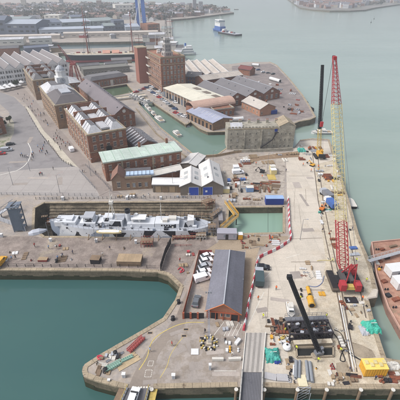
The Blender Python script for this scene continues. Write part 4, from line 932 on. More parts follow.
sb('signal_deck', 68*S, .2, 2.6, 4.2, 4.6, 2.4, WHULL); part('deckhouse_dazzle_panel', MB().add([(62.5*S, -2.12, 2.7), (73*S, -2.12, 2.7), (72.5*S, -2.12, 4.9), (67*S, -2.12, 4.9)], [(0, 1, 2, 3)]), WBLK, sh); sb('searchlight_platform', 71*S, .2, 5.0, 3.0, 3.4, .2, GREYL)
part('funnel', MB().lathe([(.85, 0), (.85, 4.4)], 16, 0, (79*S, .2, 2.6)).lathe([(.9, 4.4), (.9, 5.6), (.7, 5.6), (.7, 5.2)], 16, 1, (79*S, .2, 2.6)), [WHULL, WBLK], sh)
mm = MB(); mm.tube((64*S, .2, 5), (64*S, .2, 15.5), .16, 6, 0, .08); mm.tube((64*S-1.6, -1.4, 5), (64*S, .2, 11), .1, 5); mm.tube((64*S+1.6, -1.4, 5), (64*S, .2, 11), .1, 5); mm.tube((64*S, -2.2, 12.4), (64*S, 2.6, 12.4), .07, 5); mm.box((64*S, .2, 10.8), (1.3, 1.3, .9)); part('foremast', mm, OFFW, sh)
mm = MB().tube((112*S, 0, 2.6), (112*S, 0, 11), .13, 6, 0, .07); mm.tube((112*S, -1.4, 9), (112*S, 1.4, 9), .06, 5); part('mainmast', mm, OFFW, sh)
for x, y, hgt in ((84,-.8,2.6),(86.5,1.3,3.2),(90.5,-.6,2.4),(94,1.0,2.2),(53,-2,2.0),(49,1.8,2.2)):
    m_ = MB().lathe([(.35, 0), (.35, hgt*.7), (.55, hgt*.85), (.6, hgt)], 10, 0, (x*S, y, 2.6)); part('ventilator_cowl', m_, WHITE, sh)
sb('engine_casing', 92*S, 0, 2.6, 9, 4.0, 1.3, WHULL); sb('after_deckhouse', 118*S, 0, 2.6, 8.0, 4.6, 1.7, WHULL); sb('skylight', 103*S, 0, 2.6, 3, 2, .8, GREYL); sb('hatch', 109*S, 1.2, 2.6, 1.6, 1.6, .5, GREYM)
sb('locker', 123*S, .6, 4.3, 2.6, 2, .8, OFFW); sb('locker', 116*S, -.8, 4.3, 1.6, 1.6, .9, OFFW)
g = part('gun', MB().lathe([(1.3, 0), (1.3, .5), (.8, .7), (.8, 1.4)], 12, 0, (140*S, 0, 2.6)).tube((140*S, 0, 4.2), (140*S-4.0, 0, 4.9), .17, 8), GREYM, sh)
part('gun_shield', MB().prism([(138*S, -1.9), (142*S+.8, -1.5), (142*S+.8, 1.5), (138*S, 1.9)], 3.2, 5.3), WHITE, g); part('gun_dazzle_panel', MB().add([(134.5*S, -2.0, 2.75), (139*S, -2.0, 2.75), (136*S, -2.0, 4.9)], [(0, 1, 2)]), WBLK, g)
lb = part('ship_launch', MB().loft([[(52*S+x, -5.7+y*k, z) for y, z in ((-.9, 3.5), (-.7, 2.9), (0, 2.7), (.7, 2.9), (.9, 3.5))] for x, k in ((-.3, .1), (.8, .7), (2.2, 1), (5.6, 1), (7.2, .7), (7.8, .15))]), mat('cream_launch', (222, 206, 160), .6, .08, k=.86), sh)
part('launch_cover', MB().box((52*S+3.8, -5.7, 3.55), (6.6, 1.1, .12)), WHITE, lb)
for x in (53*S, 52*S+6.8): part('davit', MB().path([(x, -4.5, 2.6), (x, -4.7, 4.8), (x, -5.7, 5.2)], .08), OFFW, sh)
for x in (20, 45, 84, 100, 131): part('anchor_bollard', MB().tube((x*S, -3.2, 2.6), (x*S, -3.2, 3.1), .22, 8), DARK, sh)
rn_ = random.Random(2)
for i in range(70):
    x_ = rn_.uniform(.05, .95); y_ = rn_.choice((-1, 1))*rn_.uniform(1.5, 3.9)*bshape(x_); part('deck_fitting', MB().box((x_*LS, y_, deckz(x_)+.2), (rn_.uniform(.3, 1.3), rn_.uniform(.3, .9), rn_.uniform(.4, 1.1))), rn_.choice([GREYM, WHULL, OFFW, DARK, GREYL, WBLK, WBLU]), sh)
for i in range(16): part('porthole', MB().tube((8+i*2.6, -bshape((8+i*2.6)/LS)*BE-.03, 1.5), (8+i*2.6, -bshape((8+i*2.6)/LS)*BE+.1, 1.5), .14, 8), DARK, sh)
for x_ in (37.5, 39, 42, 43.4): part('bridge_window', MB().box((x_*S+.4, -1.83, 5.3), (.4, .06, .4)), DARK, sh)
for x_ in (113, 115.5, 118, 120.5, 123): part('deckhouse_window', MB().box((x_*S, -2.32, 3.6), (.5, .06, .5)), DARK, sh)
part('deckhouse_dazzle_panel', MB().add([(116*S, -2.33, 2.7), (127*S, -2.33, 2.7), (127*S, -2.33, 4.2)], [(0, 1, 2)]), WBLK, sh)
part('stays', MB().tube((64*S, .2, 15), (4*S, 0, 4.4), .03, 3).tube((64*S, .2, 15), (112*S, 0, 11), .03, 3).tube((112*S, 0, 11), (155*S, 0, 3), .03, 3), DARK, sh)
part('awning', MB().slab([(84*S, -1.6, 5.4), (97*S, -1.6, 5.4), (97*S, 1.6, 5.4), (84*S, 1.6, 5.4)], .08), WHITE, sh)
for i in range(9): part('dock_shore', MB().tube((14+i*4.6, -BE*.9, 1.2), (14+i*4.6, -6.2, -.2), .16, 5), WOOD, sh)
for i in range(12): part('dock_shore', MB().tube((8+i*3.9, BE*.9, 1.2), (8+i*3.9, 9.0, .2), .16, 5), WOOD, sh)

# --- iron-hulled black ship far behind
def P3(px, py, z=0): return P(px, py, z)
a = P(66,61,-1.9); b = P(150,58.5,-1.9)
L = (b-a).length
w = thing('black_sailing_ship', 'long black-hulled historic ship with a red waterline and tall masts', 'ship', (a.x, a.y, WZ+1.0), ang(a, b))
rings = hull_rings(L, 17, 7.2, 4, stern=.6, sheer=.12, bowp=.2)
part('hull', MB().loft(rings, closed=True), mat('ship_black', (32, 34, 44), .5, .15, .2, 0, k=.8), w)
wl_ = MB(); wl_.loft([[(x, y*1.012-.02*(1 if y > 0 else -1)*-1, z) for x, y, z in ((r[1][0], r[1][1]*1.03, 1.8), (r[1][0], r[1][1]*1.01, -.2), (r[1][0], -r[1][1]*1.01, -.2), (r[1][0], -r[1][1]*1.03, 1.8))] for r in rings]); part('red_boot_topping', wl_, mat('ship_red', (142, 62, 66), .6, .1, k=.85), w)
part('white_band', MB().loft([[(r[0][0], r[0][1]*1.012, r[0][2]+.12), (r[0][0], r[0][1]*1.012, r[0][2]-.5), (r[0][0], -r[0][1]*1.012, r[0][2]-.5), (r[0][0], -r[0][1]*1.012, r[0][2]+.12)] for r in rings]), OFFW, w)
part('deck', MB().loft([[(r[0][0], r[0][1]*.95, r[0][2]+.14), (r[0][0], r[0][1]*.95, r[0][2]+.02), (r[0][0], -r[0][1]*.95, r[0][2]+.02), (r[0][0], -r[0][1]*.95, r[0][2]+.14)] for r in rings]), mat('ship_deck_tan', (190, 178, 158), .8, .12, .3, 0, k=.84), w)
for x in (L*.44, L*.55): part('deck_tent', MB().slab([(x, -4, 8), (x+8, -4, 8), (x+8, 0, 10.6), (x, 0, 10.6)], .15).slab([(x+8, 4, 8), (x, 4, 8), (x, 0, 10.6), (x+8, 0, 10.6)], .15), mat('salmon_canvas', (206, 156, 136), .8, .08, k=.85), w)
for x, hgt, m_ in ((L*.27, 46, REDD), (L*.8, 42, REDD)):
    mm = MB(); mm.tube((x, 0, 7), (x, 0, 7+hgt), .8, 8, 0, .25); 
    part('mast', mm, mat('mast_buff', (150, 104, 96), .7, .1, k=.8), w)
    for z, l in ((20, 15), (29, 11), (37, 8)): part('yard', MB().tube((x-1, -l, 7+z), (x+1, l, 7+z), .28, 5), m_, w)
    st_ = MB()
    for s in (-1, 1):
        for k in (-2, 0, 2): st_.tube((x+k*2, s*7.5, 7.5), (x, 0, 7+hgt*.62), .09, 3)
    part('shrouds', st_, DARK, w)
for k in range(14): part('deck_fitting', MB().box((8+k*L/16, random.uniform(-4, 4), 8), (random.uniform(2, 4), random.uniform(1.5, 3), random.uniform(1, 2))), (OFFW, REDD, GREYM, TAN)[k % 4], w)

# --- motor boats
def motor_boat(label, p, rz, L=9, B=3, hullm=WHITE, cab=1, z=WZ, group=None, cabm=None, name='motor_boat'):
    t = thing(name, label, 'boat', (p.x, p.y, z), rz, group)
    rg = hull_rings(L, B, 1.1, .5, stern=.85, n=10); part('hull', MB().loft(rg), hullm, t)
    part('deck', MB().loft([[(r[0][0], r[0][1]*.93, r[0][2]+.03), (r[0][0], r[0][1]*.93, r[0][2]-.05), (r[0][0], -r[0][1]*.93, r[0][2]-.05), (r[0][0], -r[0][1]*.93, r[0][2]+.03)] for r in rg]), OFFW, t)
    part('rubbing_strake', MB().loft([[(r[0][0], r[0][1]*1.03, r[0][2]-.12), (r[0][0], r[0][1]*1.03, r[0][2]-.26), (r[0][0], -r[0][1]*1.03, r[0][2]-.26), (r[0][0], -r[0][1]*1.03, r[0][2]-.12)] for r in rg]), DARK, t)
    if cab:
        c = [(L*.28, -B*.3), (L*.72, -B*.36), (L*.72, B*.36), (L*.28, B*.3)]
        part('cabin', MB().prism(c, 1.1, 2.1), WHITE if cabm is None else cabm, t); part('cabin_window', MB().prism([(L*.25, -B*.28), (L*.7, -B*.37), (L*.7, B*.37), (L*.25, B*.28)], 1.55, 1.95), GLASS, t)
        part('flybridge', MB().prism([(L*.4, -B*.28), (L*.68, -B*.28), (L*.68, B*.28), (L*.4, B*.28)], 2.1, 2.6), OFFW, t)
        part('cockpit', MB().bb(L*.75, L*.95, -B*.3, B*.3, 1.12, 1.2), TAN, t)
        part('rail', MB().path([(L*.3, -B*.42, 1.3), (L*.12, -B*.3, 1.9), (.2, 0, 2.0), (L*.12, B*.3, 1.9), (L*.3, B*.42, 1.3)], .04, 4), GREYM, t)
    return t
def head(a, b): return ang(P(*a), P(*b))
CZ = WZ+1.6
motor_boat('white cabin cruiser moored alone on the canal', P(155.5,117.5,CZ), head((155,118),(167,127)), 11.5, 3.8, z=CZ)
motor_boat('small pale open-backed launch moored beyond the white cruiser', P(173.5,132.5,CZ), head((173,132),(181,138)), 8.5, 3, OFFW, z=CZ)
hc = head((138,103),(160,127))
for k, (x, y, L_, m_, lab) in enumerate(((147.2,114.5,8,BLACK,'black-hulled small boat moored nearest the white cruiser'),(143.5,110.5,8,GREYL,'grey small boat next beyond the black-hulled one on the canal bank'),(141,107.5,7.5,WHITE,'white small boat in the moored row along the canal bank'),(138.6,105,7.5,BLUEM,'blue small boat in the moored row along the canal bank'),(137.2,102.5,7,WHITE,'white small boat at the far end of the moored row by the bridge'))):
    motor_boat(lab, P(x+4.5, y-1.2, CZ), hc, L_, 2.7, m_, z=CZ, group='boats moored along the canal bank')
random.seed(5)
for k in range(7):
    p = P(129+k*2.4, 98+k*1.1+random.uniform(-.6, .6)); p.z = 0
    t = motor_boat('small pale boat laid up ashore at the head of the canal', p, random.uniform(.3, 1.2), 6.5, 2.3, (WHITE, OFFW, GREYL)[k % 3], z=.35, group='boats laid up ashore by the bridge'); part('cradle', MB().bb(1.5, 5, -.8, .8, -.35, .1), WOOD, t)
# pontoon walkway in canal
a, b = P(151,103.5,CZ), P(187,127.5,CZ)
pt = thing('pontoon', 'long narrow floating pontoon along the upper bank of the canal', 'pontoon', (a.x, a.y, CZ), ang(a, b)); n_ = 9; L = (b-a).length
for k in range(n_): part('deck_section', MB().bb(L*k/n_, L*(k+1)/n_-.2, 0, 2.2, -.1, .45), GREYL, pt)
for k in range(5): part('pile', MB().tube((L*k/4.2, 2.4, -3), (L*k/4.2, 2.4, 2.2), .25, 8), DARK, pt)
# bridge at head of canal
a, b = P(112,100), P(146,96)
t = thing('footbridge', 'low concrete bridge between the green pond and the canal', 'bridge', (a.x, a.y, 0), ang(a, b)); L = (b-a).length
part('deck', MB().bb(0, L, -3.5, 3.5, .05, .7), CONCW, t); part('parapet', MB().bb(0, L, -3.6, -3.3, .7, 1.5), OFFW, t); part('parapet', MB().bb(0, L, 3.3, 3.6, .7, 1.5), OFFW, t)

# far ferry, tug and barge
def block_ship(name, label, a, b, B, hullm, sup, z=WZ):
    L = (b-a).length; t = thing(name, label, 'ship' if name != 'barge' else 'barge', (a.x, a.y, z), ang(a, b))
    part('hull', MB().loft(hull_rings(L, B, B*.22, 1, stern=.9, n=10, sheer=.1)), hullm, t)
    for nm, x0, x1, y, z0, z1, m_ in sup: part(nm, MB().bb(L*x0, L*x1, -B*y, B*y, B*.2+z0, B*.2+z1), m_, t)
    return t, L
a, b = P(181,55,WZ), P(196,54.5,WZ)
t, L = block_ship('ferry', 'white passenger ferry moored beside the brick signal tower block', b, a, 11, WHITE, [('superstructure', .2, .95, .42, 0, 3.2, WHITE), ('superstructure', .25, .9, .38, 3.2, 5.8, WHITE), ('superstructure', .3, .7, .3, 5.8, 8, WHITE), ('window_band', .19, .96, .43, 1.2, 2.1, GLASSL), ('window_band', .24, .91, .39, 4, 4.8, GLASSL)])
part('funnel', MB().lathe([(1.2, 0), (1, 3)], 10, 0, (L*.7, 0, 10)), BLUEM, t)
a, b = P(213.5,30,WZ), P(226,33,WZ)
t, L = block_ship('tug', 'blue and white tug pushing a barge out on the open harbour', a, b, 13, BLUEM, [('deckhouse', .3, .75, .4, 0, 6, BLUEM), ('deckhouse', .3, .7, .35, 6, 12, WHITE), ('wheelhouse', .33, .66, .42, 12, 16, WHITE), ('window_band', .32, .67, .43, 13, 14.6, GLASSL), ('deck_gear', .8, .95, .2, 0, 3, OFFW)])
part('mast', MB().tube((L*.5, 0, 18), (L*.5, 0, 25), .3, 5), OFFW, t)
a, b = P(221,33.2,WZ), P(238,36.2,WZ); L = (b-a).length
t = thing('barge', 'flat grey barge with deck gear pushed by the blue tug', 'barge', (a.x, a.y, WZ), ang(a, b)); part('hull', MB().bb(0, L, -6, 8, -1, 2.6), DARK, t); part('deck', MB().bb(.5, L-.5, -5.5, 7.5, 2.6, 2.8), GREYL, t)
for k in range(6): part('deck_cargo', MB().box((4+k*L/8, random.uniform(-2, 4), 3.6), (4, 3, random.uniform(1.4, 4))), (OFFW, REDD, GREYM)[k % 3], t)
for x, y, lab, ln in ((205,62.5,'small dark launch off the end of the pale roofs',12),(234,9.6,'tiny dark boat off the far shore point',14),(184,63,'small grey barge by the ferry pier',16)):
    motor_boat(lab, P(x, y, WZ), .1, ln, 4, DARK if ln != 16 else GREYL)
bu = [(374,19),(371,22.5),(381,4)]
for x, y in bu[:2]: p = P(x, y, WZ); one('buoy', 'tiny marker buoy far out on the open water'+(', nearer the shore' if y < 20 else ', farther from the shore'), 'buoy', MB().lathe([(1, -.5), (1.2, .8), (.2, 1.6), (.12, 4.5), (.5, 4.6), (.1, 5.4)], 8), DARK, p)
# blue legged tower on skyline
a = P(138.5,30)
t = thing('blue_sail_tower', 'very tall blue and white twin-legged tower rising out of the top of the frame', 'tower', (a.x, a.y, 0), 0)
def leg(x0, x1, m_, w0=4.5, y=0, zt=125, w1=3.0): part('leg', MB().loft([[(x0-w0/2, y-2.5, 0), (x0+w0/2, y-2.5, 0), (x0+w0/2, y+2.5, 0), (x0-w0/2, y+2.5, 0)], [(x1-w1/2, y-1.5, zt), (x1+w1/2, y-1.5, zt), (x1+w1/2, y+1.5, zt), (x1-w1/2, y+1.5, zt)]]), m_, t)
SB2 = mat('tower_blue', (72, 110, 180), .5, .05, .1, 0, k=.85)
leg(1, -1, SB2, 5); leg(11.5, 7, SB2, 6, w1=5); leg(4.5, 2, WHITE, 2.6, -.2, w1=2.2)
part('sail_rib', MB().slab([(-9, -3, 0), (1, -3, 34), (1.6, -3, 34), (-6, -3, 0)], .8), WHITE, t); part('deck_ring', MB().bb(-3, 13, -4, 4, 48, 52), OFFW, t); part('base', MB().bb(-12, 20, -6, 6, 0, 4), OFFW, t)
# lattice masts and cranes behind
def lattice(mb, p, q, w0, w1, n, r=.12, mi=0, up=Vector((0, 0, 1)), sq=True, diag=True, side=None):
    p, q = Vector(p), Vector(q); d = (q-p).normalized(); s = d.cross(up)
    if side is not None: s = Vector(side)
    s.normalize(); u = s.cross(d).normalized(); pr = None
    for i in range(n+1):
        t = i/n; c = p.lerp(q, t); w = w0+(w1-w0)*t
        cs = [c+s*(w/2*a)+u*(w/2*b) for a, b in ((-1, -1), (1, -1), (1, 1), (-1, 1))]
        for k in range(4): mb.tube(cs[k], cs[(k+1) % 4], r*.6, 3, mi, cap=False)
        if pr:
            for k in range(4):
                mb.tube(pr[k], cs[k], r, 4, mi, cap=False)
                if diag: mb.tube(pr[k], cs[(k+1) % 4], r*.55, 3, mi, cap=False)
        pr = cs
p = P(76,83); t = thing('portal_crane', 'red lattice dockside crane standing over the storehouse roofs', 'crane', (p.x, p.y, 0), 0)
m_ = MB(); [lattice(m_, (x, y, 0), (x*.4, y*.5, 14), .9, .7, 5, .14) for x in (-4, 4) for y in (-4, 4)]; part('legs', m_, REDD, t); part('turntable', MB().box((0, 0, 15), (4, 4, 1.4)), REDD, t)
m_ = MB(); lattice(m_, (0, 0, 15), (-7, -6, 30), 1.6, .7, 9, .11); part('jib', m_, REDD, t)
for x, yb, yt, lab in ((90,52,13,'thin reddish lattice signal mast rising behind the black ship'),(140,56,34,'reddish lattice mast beside the brick tower block'),(171,50,14,'reddish lattice radio mast behind the white signal tower')):
    p = P(x, yb); h_ = HZ(x, yb, yt); m_ = MB(); lattice(m_, (0, 0, 0), (0, 0, h_), 3.2, 1.2, 14, .24); t = thing('lattice_mast', lab, 'mast', (p.x, p.y, 0)); part('tower', m_, mat('faded_mast_red', (168, 100, 96), .7, .1, k=.82), t)
    m_ = MB(); [m_.tube((-4, 0, h_*k), (4, 0, h_*k), .25, 4) for k in (.62, .8)]; part('crossarm', m_, REDD, t)

# --- BIG red crawler crane
jd = ang(P(333,292), P(325,271))   # heading along the jetty
cp_ = P(343.5,283); cr = thing('crawler_crane', 'large red crawler crane with a very tall red and cream lattice boom', 'crane', (cp_.x, cp_.y, 0), jd-math.pi/2)
Mi = (Matrix.Translation(cp_) @ Matrix.Rotation(jd-math.pi/2, 4, 'Z')).inverted()
def LV(v): return Mi @ v
TRK = mat('crawler_track', (96, 86, 76), .85, .2, 1.5, .2, k=.8)
for s in (-1, 1):
    m_ = MB(); prof = [(-3.9, .5), (-3.4, 0), (3.4, 0), (3.9, .5), (3.9, 1.0), (3.4, 1.45), (-3.4, 1.45), (-3.9, 1.0)]
    x = s*3.35; m_.loft([[(x-.75, y, z) for y, z in prof], [(x+.75, y, z) for y, z in prof]]); tr = part('crawler_track', m_, TRK, cr)
    sh_ = MB(); [sh_.box((x, -3.4+k*.42, 1.5), (1.66, .3, .1)) for k in range(17)]; part('track_shoes', sh_, DARK, tr)
part('car_body', MB().bb(-2.6, 2.6, -1.6, 1.6, .5, 1.5), DARK, cr); part('slew_ring', MB().lathe([(1.5, 1.5), (1.5, 1.9)], 18), GREYM, cr)
part('machine_deck', MB().bb(-1.7, 1.7, -4.2, 2.2, 1.9, 2.2), DARK, cr); part('engine_house', MB().bb(-1.55, -.5, -2.8, 1.6, 2.2, 3.6).bb(.5, 1.55, -2.8, 1.6, 2.2, 3.4), mat('engine_house_grey', (88, 84, 84), .6, .1, k=.8), cr)
for k, y in enumerate((-1.8, -.4, 1.0)): part('winch_drum', MB().tube((-.48, y, 2.7), (.48, y, 2.7), .45, 12), DARK, cr)
for s in (-1, 1):
    for k in range(4): part('counterweight', MB().box((s*1.95, -4.0, 2.05+k*.52), (1.5, 2.2, .5)), REDP, cr)
part('counterweight_tray', MB().bb(-1.15, 1.15, -5.0, -3.1, 2.2, 2.5), YELP, cr); part('rear_platform', MB().bb(-.9, .9, -4.8, -3.4, 2.5, 3.0), YELP, cr)
part('cab', MB().bb(1.7, 2.9, 1.0, 2.9, 2.0, 4.1), REDP, cr); part('cab_window', MB().bb(1.78, 2.82, 2.9, 2.94, 2.5, 3.9), GLASS, cr)
foot = Vector((0, 2.0, 2.4)); tip = LV(PY(334.6, 58, 100)); 
ax_ = (tip-foot)
def bt_(t): return foot+ax_*t
segs = ((0, .045, 1.1, 2.4, 2, REDP), (.045, .255, 2.4, 2.35, 9, REDP), (.255, .80, 2.3, 2.1, 26, CREAMP), (.80, .97, 1.9, .8, 10, REDP), (.97, 1.0, .8, .8, 1, REDP))
for t0, t1, w0, w1, n_, m_ in segs:
    mb = MB(); lattice(mb, bt_(t0), bt_(t1), w0, w1, n_, (.13 if t0 < .5 else .09) if m_ is REDP else .085, side=(1, 0, 0)); part('boom_section', mb, m_, cr)
hd = part('boom_head', MB().box(tip, (.8, 1.2, .9)), REDP, cr); part('sheave', MB().tube(tip+Vector((-.3, .9, .1)), tip+Vector((.3, .9, .1)), .4, 12), DARK, hd)
ms_ = Vector((0, -3.2, 11)); mb = MB()
for s in (-1, 1): mb.tube((s*1.0, 1.2, 2.4), (s*.7, -3.2, 9.5), .22, 6); mb.tube((s*1.2, -3.8, 2.4), (s*.7, -3.2, 9.5), .16, 6)
for k in (.3, .6, .95): mb.tube((-1.0+.3*k, 1.2-4.4*k, 2.4+7.1*k), (1.0-.3*k, 1.2-4.4*k, 2.4+7.1*k), .12, 5)
part('gantry', mb, REDP, cr)
mb = MB()
for s in (-1, 1): mb.tube((s*.6, -3.2, 9.5), tip+Vector((s*.4, -.5, 0)), .045, 4)
part('pendant', mb, GREYM, cr); part('ballast_mat', MB().bb(-1.6, 1.6, -7.6, -5.6, .03, .3), DARK, cr)
hk = tip+Vector((0, 1.2, -18)); part('hoist_rope', MB().tube(tip+Vector((0, 1.3, 0)), hk, .05, 4), DARK, cr); part('hook_block', MB().box(hk, (.8, .5, 1.4)), REDP, cr)

# --- second crane at the jetty end, black boom
def small_crane(label, p, rz, tipw, bodym, boomm, w, lowm=None, low=0, solid=False, nseg=26):
    t = thing('crawler_crane', label, 'crane', (p.x, p.y, 0), rz); Mi = (Matrix.Translation(p) @ Matrix.Rotation(rz, 4, 'Z')).inverted(); tp = Mi @ tipw; ft = Vector((0, 1.6, 1.9))
    for s in (-1, 1):
        prof = [(-2.8, .4), (-2.4, 0), (2.4, 0), (2.8, .4), (2.8, .8), (2.4, 1.1), (-2.4, 1.1), (-2.8, .8)]
        part('crawler_track', MB().loft([[(s*1.9-.4, y, z) for y, z in prof], [(s*1.9+.4, y, z) for y, z in prof]]), DARK, t)
    part('car_body', MB().bb(-1.5, 1.5, -1, 1, .4, 1.1), DARK, t); part('machine_house', MB().bb(-1.4, .4, -3.2, 1.2, 1.3, 3.0), bodym, t); part('counterweight', MB().bb(-1.5, 1.5, -4.0, -3.25, 1.3, 2.9), DARK, t)
    part('cab', MB().bb(.55, 1.6, -.2, 1.6, 1.3, 3.2), bodym, t); part('cab_window', MB().bb(.62, 1.53, 1.6, 1.64, 1.9, 3.0), GLASS, t)
    a = ft
    if low:
        mb = MB(); lattice(mb, ft, ft.lerp(tp, low), w*1.15, w*1.1, 10, .09, side=(1, 0, 0)); part('boom_section', mb, lowm, t); a = ft.lerp(tp, low)
    mb = MB(); lattice(mb, a, tp, w, w*.75, nseg, .1 if not solid else .13, side=(1, 0, 0))
    if solid: mb.tube(a, tp, w*.36, 4)
    part('boom_section', mb, boomm, t)
    part('gantry', MB().path([(-.6, 1, 1.9), (-.5, -2.6, 5.2), (.5, -2.6, 5.2), (.6, 1, 1.9)], .1, 5), bodym, t)
    part('pendant', MB().tube((-.3, -2.6, 5.2), tp, .035, 4).tube((.3, -2.6, 5.2), tp, .035, 4), DARK, t)
    return t
small_crane('yellow crawler crane with a long black boom at the far end of the jetty', P(319,157), 0, PY(322.5,65,P(319,157).y+9), YEL, BLACK, 1.25, YELP, .28, solid=True)
tp_ = P(289.5,277,15)
fp = P(319,352,1.2); t = thing('piling_leader', 'thick black lattice leader leaning up and left from the dark piling frame', 'piling rig', (fp.x, fp.y, 0)); q1 = tp_-Vector((fp.x, fp.y, 0)); q0 = Vector((0, 0, 1.2))
mb = MB(); lattice(mb, q0, q1, .9, .8, 26, .12, side=(1, 0, 0)); part('leader', mb, BLACK, t); mb = MB().tube(q0, q1, .27, 6); part('drive_tube', mb, mat('tube_black', (30, 30, 34), .5, .2, k=.8), t)
mb = MB().box(q0+Vector((0, 0, -.1)), (1.9, 1.2, .8), rz=.3).box(q0+Vector((.6, .5, .4)), (.9, .7, .9), rz=.5); part('foot_clamp', mb, GREYM, t); part('head', MB().box(q1, (1.1, .9, .9)), BLACK, t)
for sx in (-1, 1): part('stay', MB().tube(q0.lerp(q1, .38), Vector((sx*3, 3.4, 2.3)), .07, 5), DARK, t)
part('tagged_ring', MB().lathe([(.7, 0), (.9, .25), (.6, .5)], 10, 0, (-.9, -.3, .1)), CONCD, t)
# --- piling frame over pit
pa, pb = P(291,347), P(334,345); L = (pb-pa).length
pf = thing('piling_frame', 'dark steel piling frame packed with machinery beside the open pit', 'machine', (pa.x, pa.y, 0), ang(pa, pb))
BS = mat('dark_frame_steel', (58, 54, 60), .6, .25, 1.2, .1, stain=(110, 98, 90), stain_scale=.6, stain_cut=.58, k=.8)
for z in (.4, 2.0):
    for y in (1.6, 5.2): part('main_beam', MB().bb(-.2, L+.2, y, y+.35, z, z+.4), BS, pf)
for k in range(9):
    x = L*k/8; part('post', MB().bb(x-.14, x+.14, 1.62, 1.93, .8, 2.0).bb(x-.14, x+.14, 5.22, 5.53, .8, 2.0), BS, pf); part('cross_beam', MB().bb(x-.12, x+.12, 1.95, 5.2, 2.05, 2.35), BS, pf)
random.seed(8)
for k in range(75): part('machinery_unit', MB().box((random.uniform(.3, L-.4), random.uniform(2.1, 4.9), random.uniform(.9, 2.5)), (random.uniform(.3, 1.1), random.uniform(.3, .9), random.uniform(.4, 1.1)), rz=random.uniform(-.3, .3)), random.choice([BLACK, BS, DARK, BS, DARK, GREYL]), pf)
for k in range(14): part('pipe_run', MB().tube((random.uniform(0, 3), 2+k*.25, random.uniform(1, 2.6)), (L-random.uniform(0, 3), 2+k*.22, random.uniform(1, 2.6)), .09, 6), random.choice([BLACK, BS, DARK, RUST]), pf)
part('walkway', MB().bb(0, L, 5.6, 6.9, 2.1, 2.2), GREYM, pf)
mb = MB()
for k in range(10): mb.tube((L*k/9, 6.9, 2.2), (L*k/9, 6.9, 3.3), .04, 4); mb.tube((L*k/9, 5.6, 2.2), (L*k/9, 5.6, 3.3), .04, 4)
for y in (5.6, 6.9):
    for z in (2.75, 3.3): mb.tube((0, y, z), (L, y, z), .04, 4)
part('handrail', mb, GREYM, pf)
part('front_girder', MB().bb(.6, L-.8, -.3, .6, .3, 1.3), CONCD, pf); part('front_girder_flange', MB().bb(.5, L-.7, -.45, .75, 1.3, 1.42), CONCW, pf)
for k in range(12): part('hose', MB().path([(k*.8+.5, 1.9, 2.3), (k*.8+.9, 1.2, 1.5), (k*.8+.6+random.random(), .8, 1.5)], .07, 4), BLACK, pf)
sheet('pit_shade_sheet', [(296,348.5),(333,347.5),(333,357),(297,358)], .03, mat('pit_dark', (40, 42, 42), .9, .2, k=.7))  # flat sheet, no hole cut; the shade inside the pit is its dark colour
mb = MB(); q = PL((296,348.5),(333,347.5),(333,357),(297,358),(296,348.5)); strip_wall(mb, q, .35, .03, .5); structure('pit_kerb', mb, CONCD)

# --- red rusty barge at right
rb = [P(371.5,243,-1.2), P(376.5,275,-1.2), P(388,308,-1.2), P(402,333,-1.2), P(440,372,-1.2), P(470,340,-1.2), P(425,237.5,-1.2)]
a = rb[0]; t = thing('pontoon_barge', 'large rusty pink-decked pontoon barge moored off the jetty', 'barge', (a.x, a.y, 0)); lp = [(p.x-a.x, p.y-a.y) for p in rb]
part('hull', MB().prism(lp, -4.6, -1.3, 0), mat('barge_side', (150, 118, 106), .8, .2, 1, .2, stain=(98, 78, 70), stain_scale=.4, k=.8), t)
part('deck', MB().prism([(x*1, y) for x, y in lp], -1.3, -1.18), BARGE, t)
mb = MB(); lpz = lp+[lp[0]]
for (xa, ya), (xb, yb) in zip(lpz, lpz[1:]):
    l = math.hypot(xb-xa, yb-ya); mb.box(((xa+xb)/2, (ya+yb)/2, -.95), (l, .35, .5), 0, rz=math.atan2(yb-ya, xb-xa))
part('deck_edge', mb, mat('barge_edge', (196, 158, 142), .8, .15, k=.82), t)
for px, py, dx, dy, m_ in ((382,250,1,.6,RUST),(386,258,1.2,1,DARK),(380,262,.8,.6,RUST),(393,247,2,.5,WOOD),(384,282,1,.8,RUST),(388,296,.9,.9,DARK),(379,270,.5,.5,YEL),(396,300,1.5,.8,RUST)):
    p = P(px, py, -1.2)-a; part('deck_fitting', MB().box((p.x, p.y, -.9), (dx*1.4, dy*1.4, .6), rz=.3), m_, t)
for px, py in ((376,250),(379,268),(385,290),(393,308)):
    p = P(px, py, -1.2)-a; part('bollard', MB().tube((p.x, p.y, -1.2), (p.x, p.y, -.6), .22, 8).tube((p.x+.7, p.y, -1.2), (p.x+.7, p.y, -.6), .22, 8), DARK, t)
for px, py, w_, d_, lab in ((390,279,6.0,3.4,'white cabin on the rusty barge, the farther one'), (396.5,291,5.5,3.2,'white cabin on the rusty barge, the nearer one')):
    cabin('site_cabin', lab, P(px, py, -1.2), P(px+20, py-2.5, -1.2), d_, 2.6, WHITE, WHITE, z=-1.18)
p, q = P(368.5,262), P(402,252.5,-.6); t = thing('gangway', 'light grey gangway bridging the jetty and the rusty barge', 'gangway', (p.x, p.y, 0), ang(p, q)); L = (q-p).length
part('deck', MB().slab([(0, -.6, .5), (L, -.6, -.1), (L, .6, -.1), (0, .6, .5)], .2), GREYL, t)
for s in (-.6, .6):
    mb = MB(); n_ = 10; [mb.tube((L*k/n_, s, .5-.6*k/n_), (L*k/n_, s, 1.6-.6*k/n_), .04, 4) for k in range(n_+1)]; mb.tube((0, s, 1.6), (L, s, 1.0), .06, 4); mb.tube((0, s, 1.05), (L, s, .45), .04, 4); part('handrail', mb, WHITE, t)
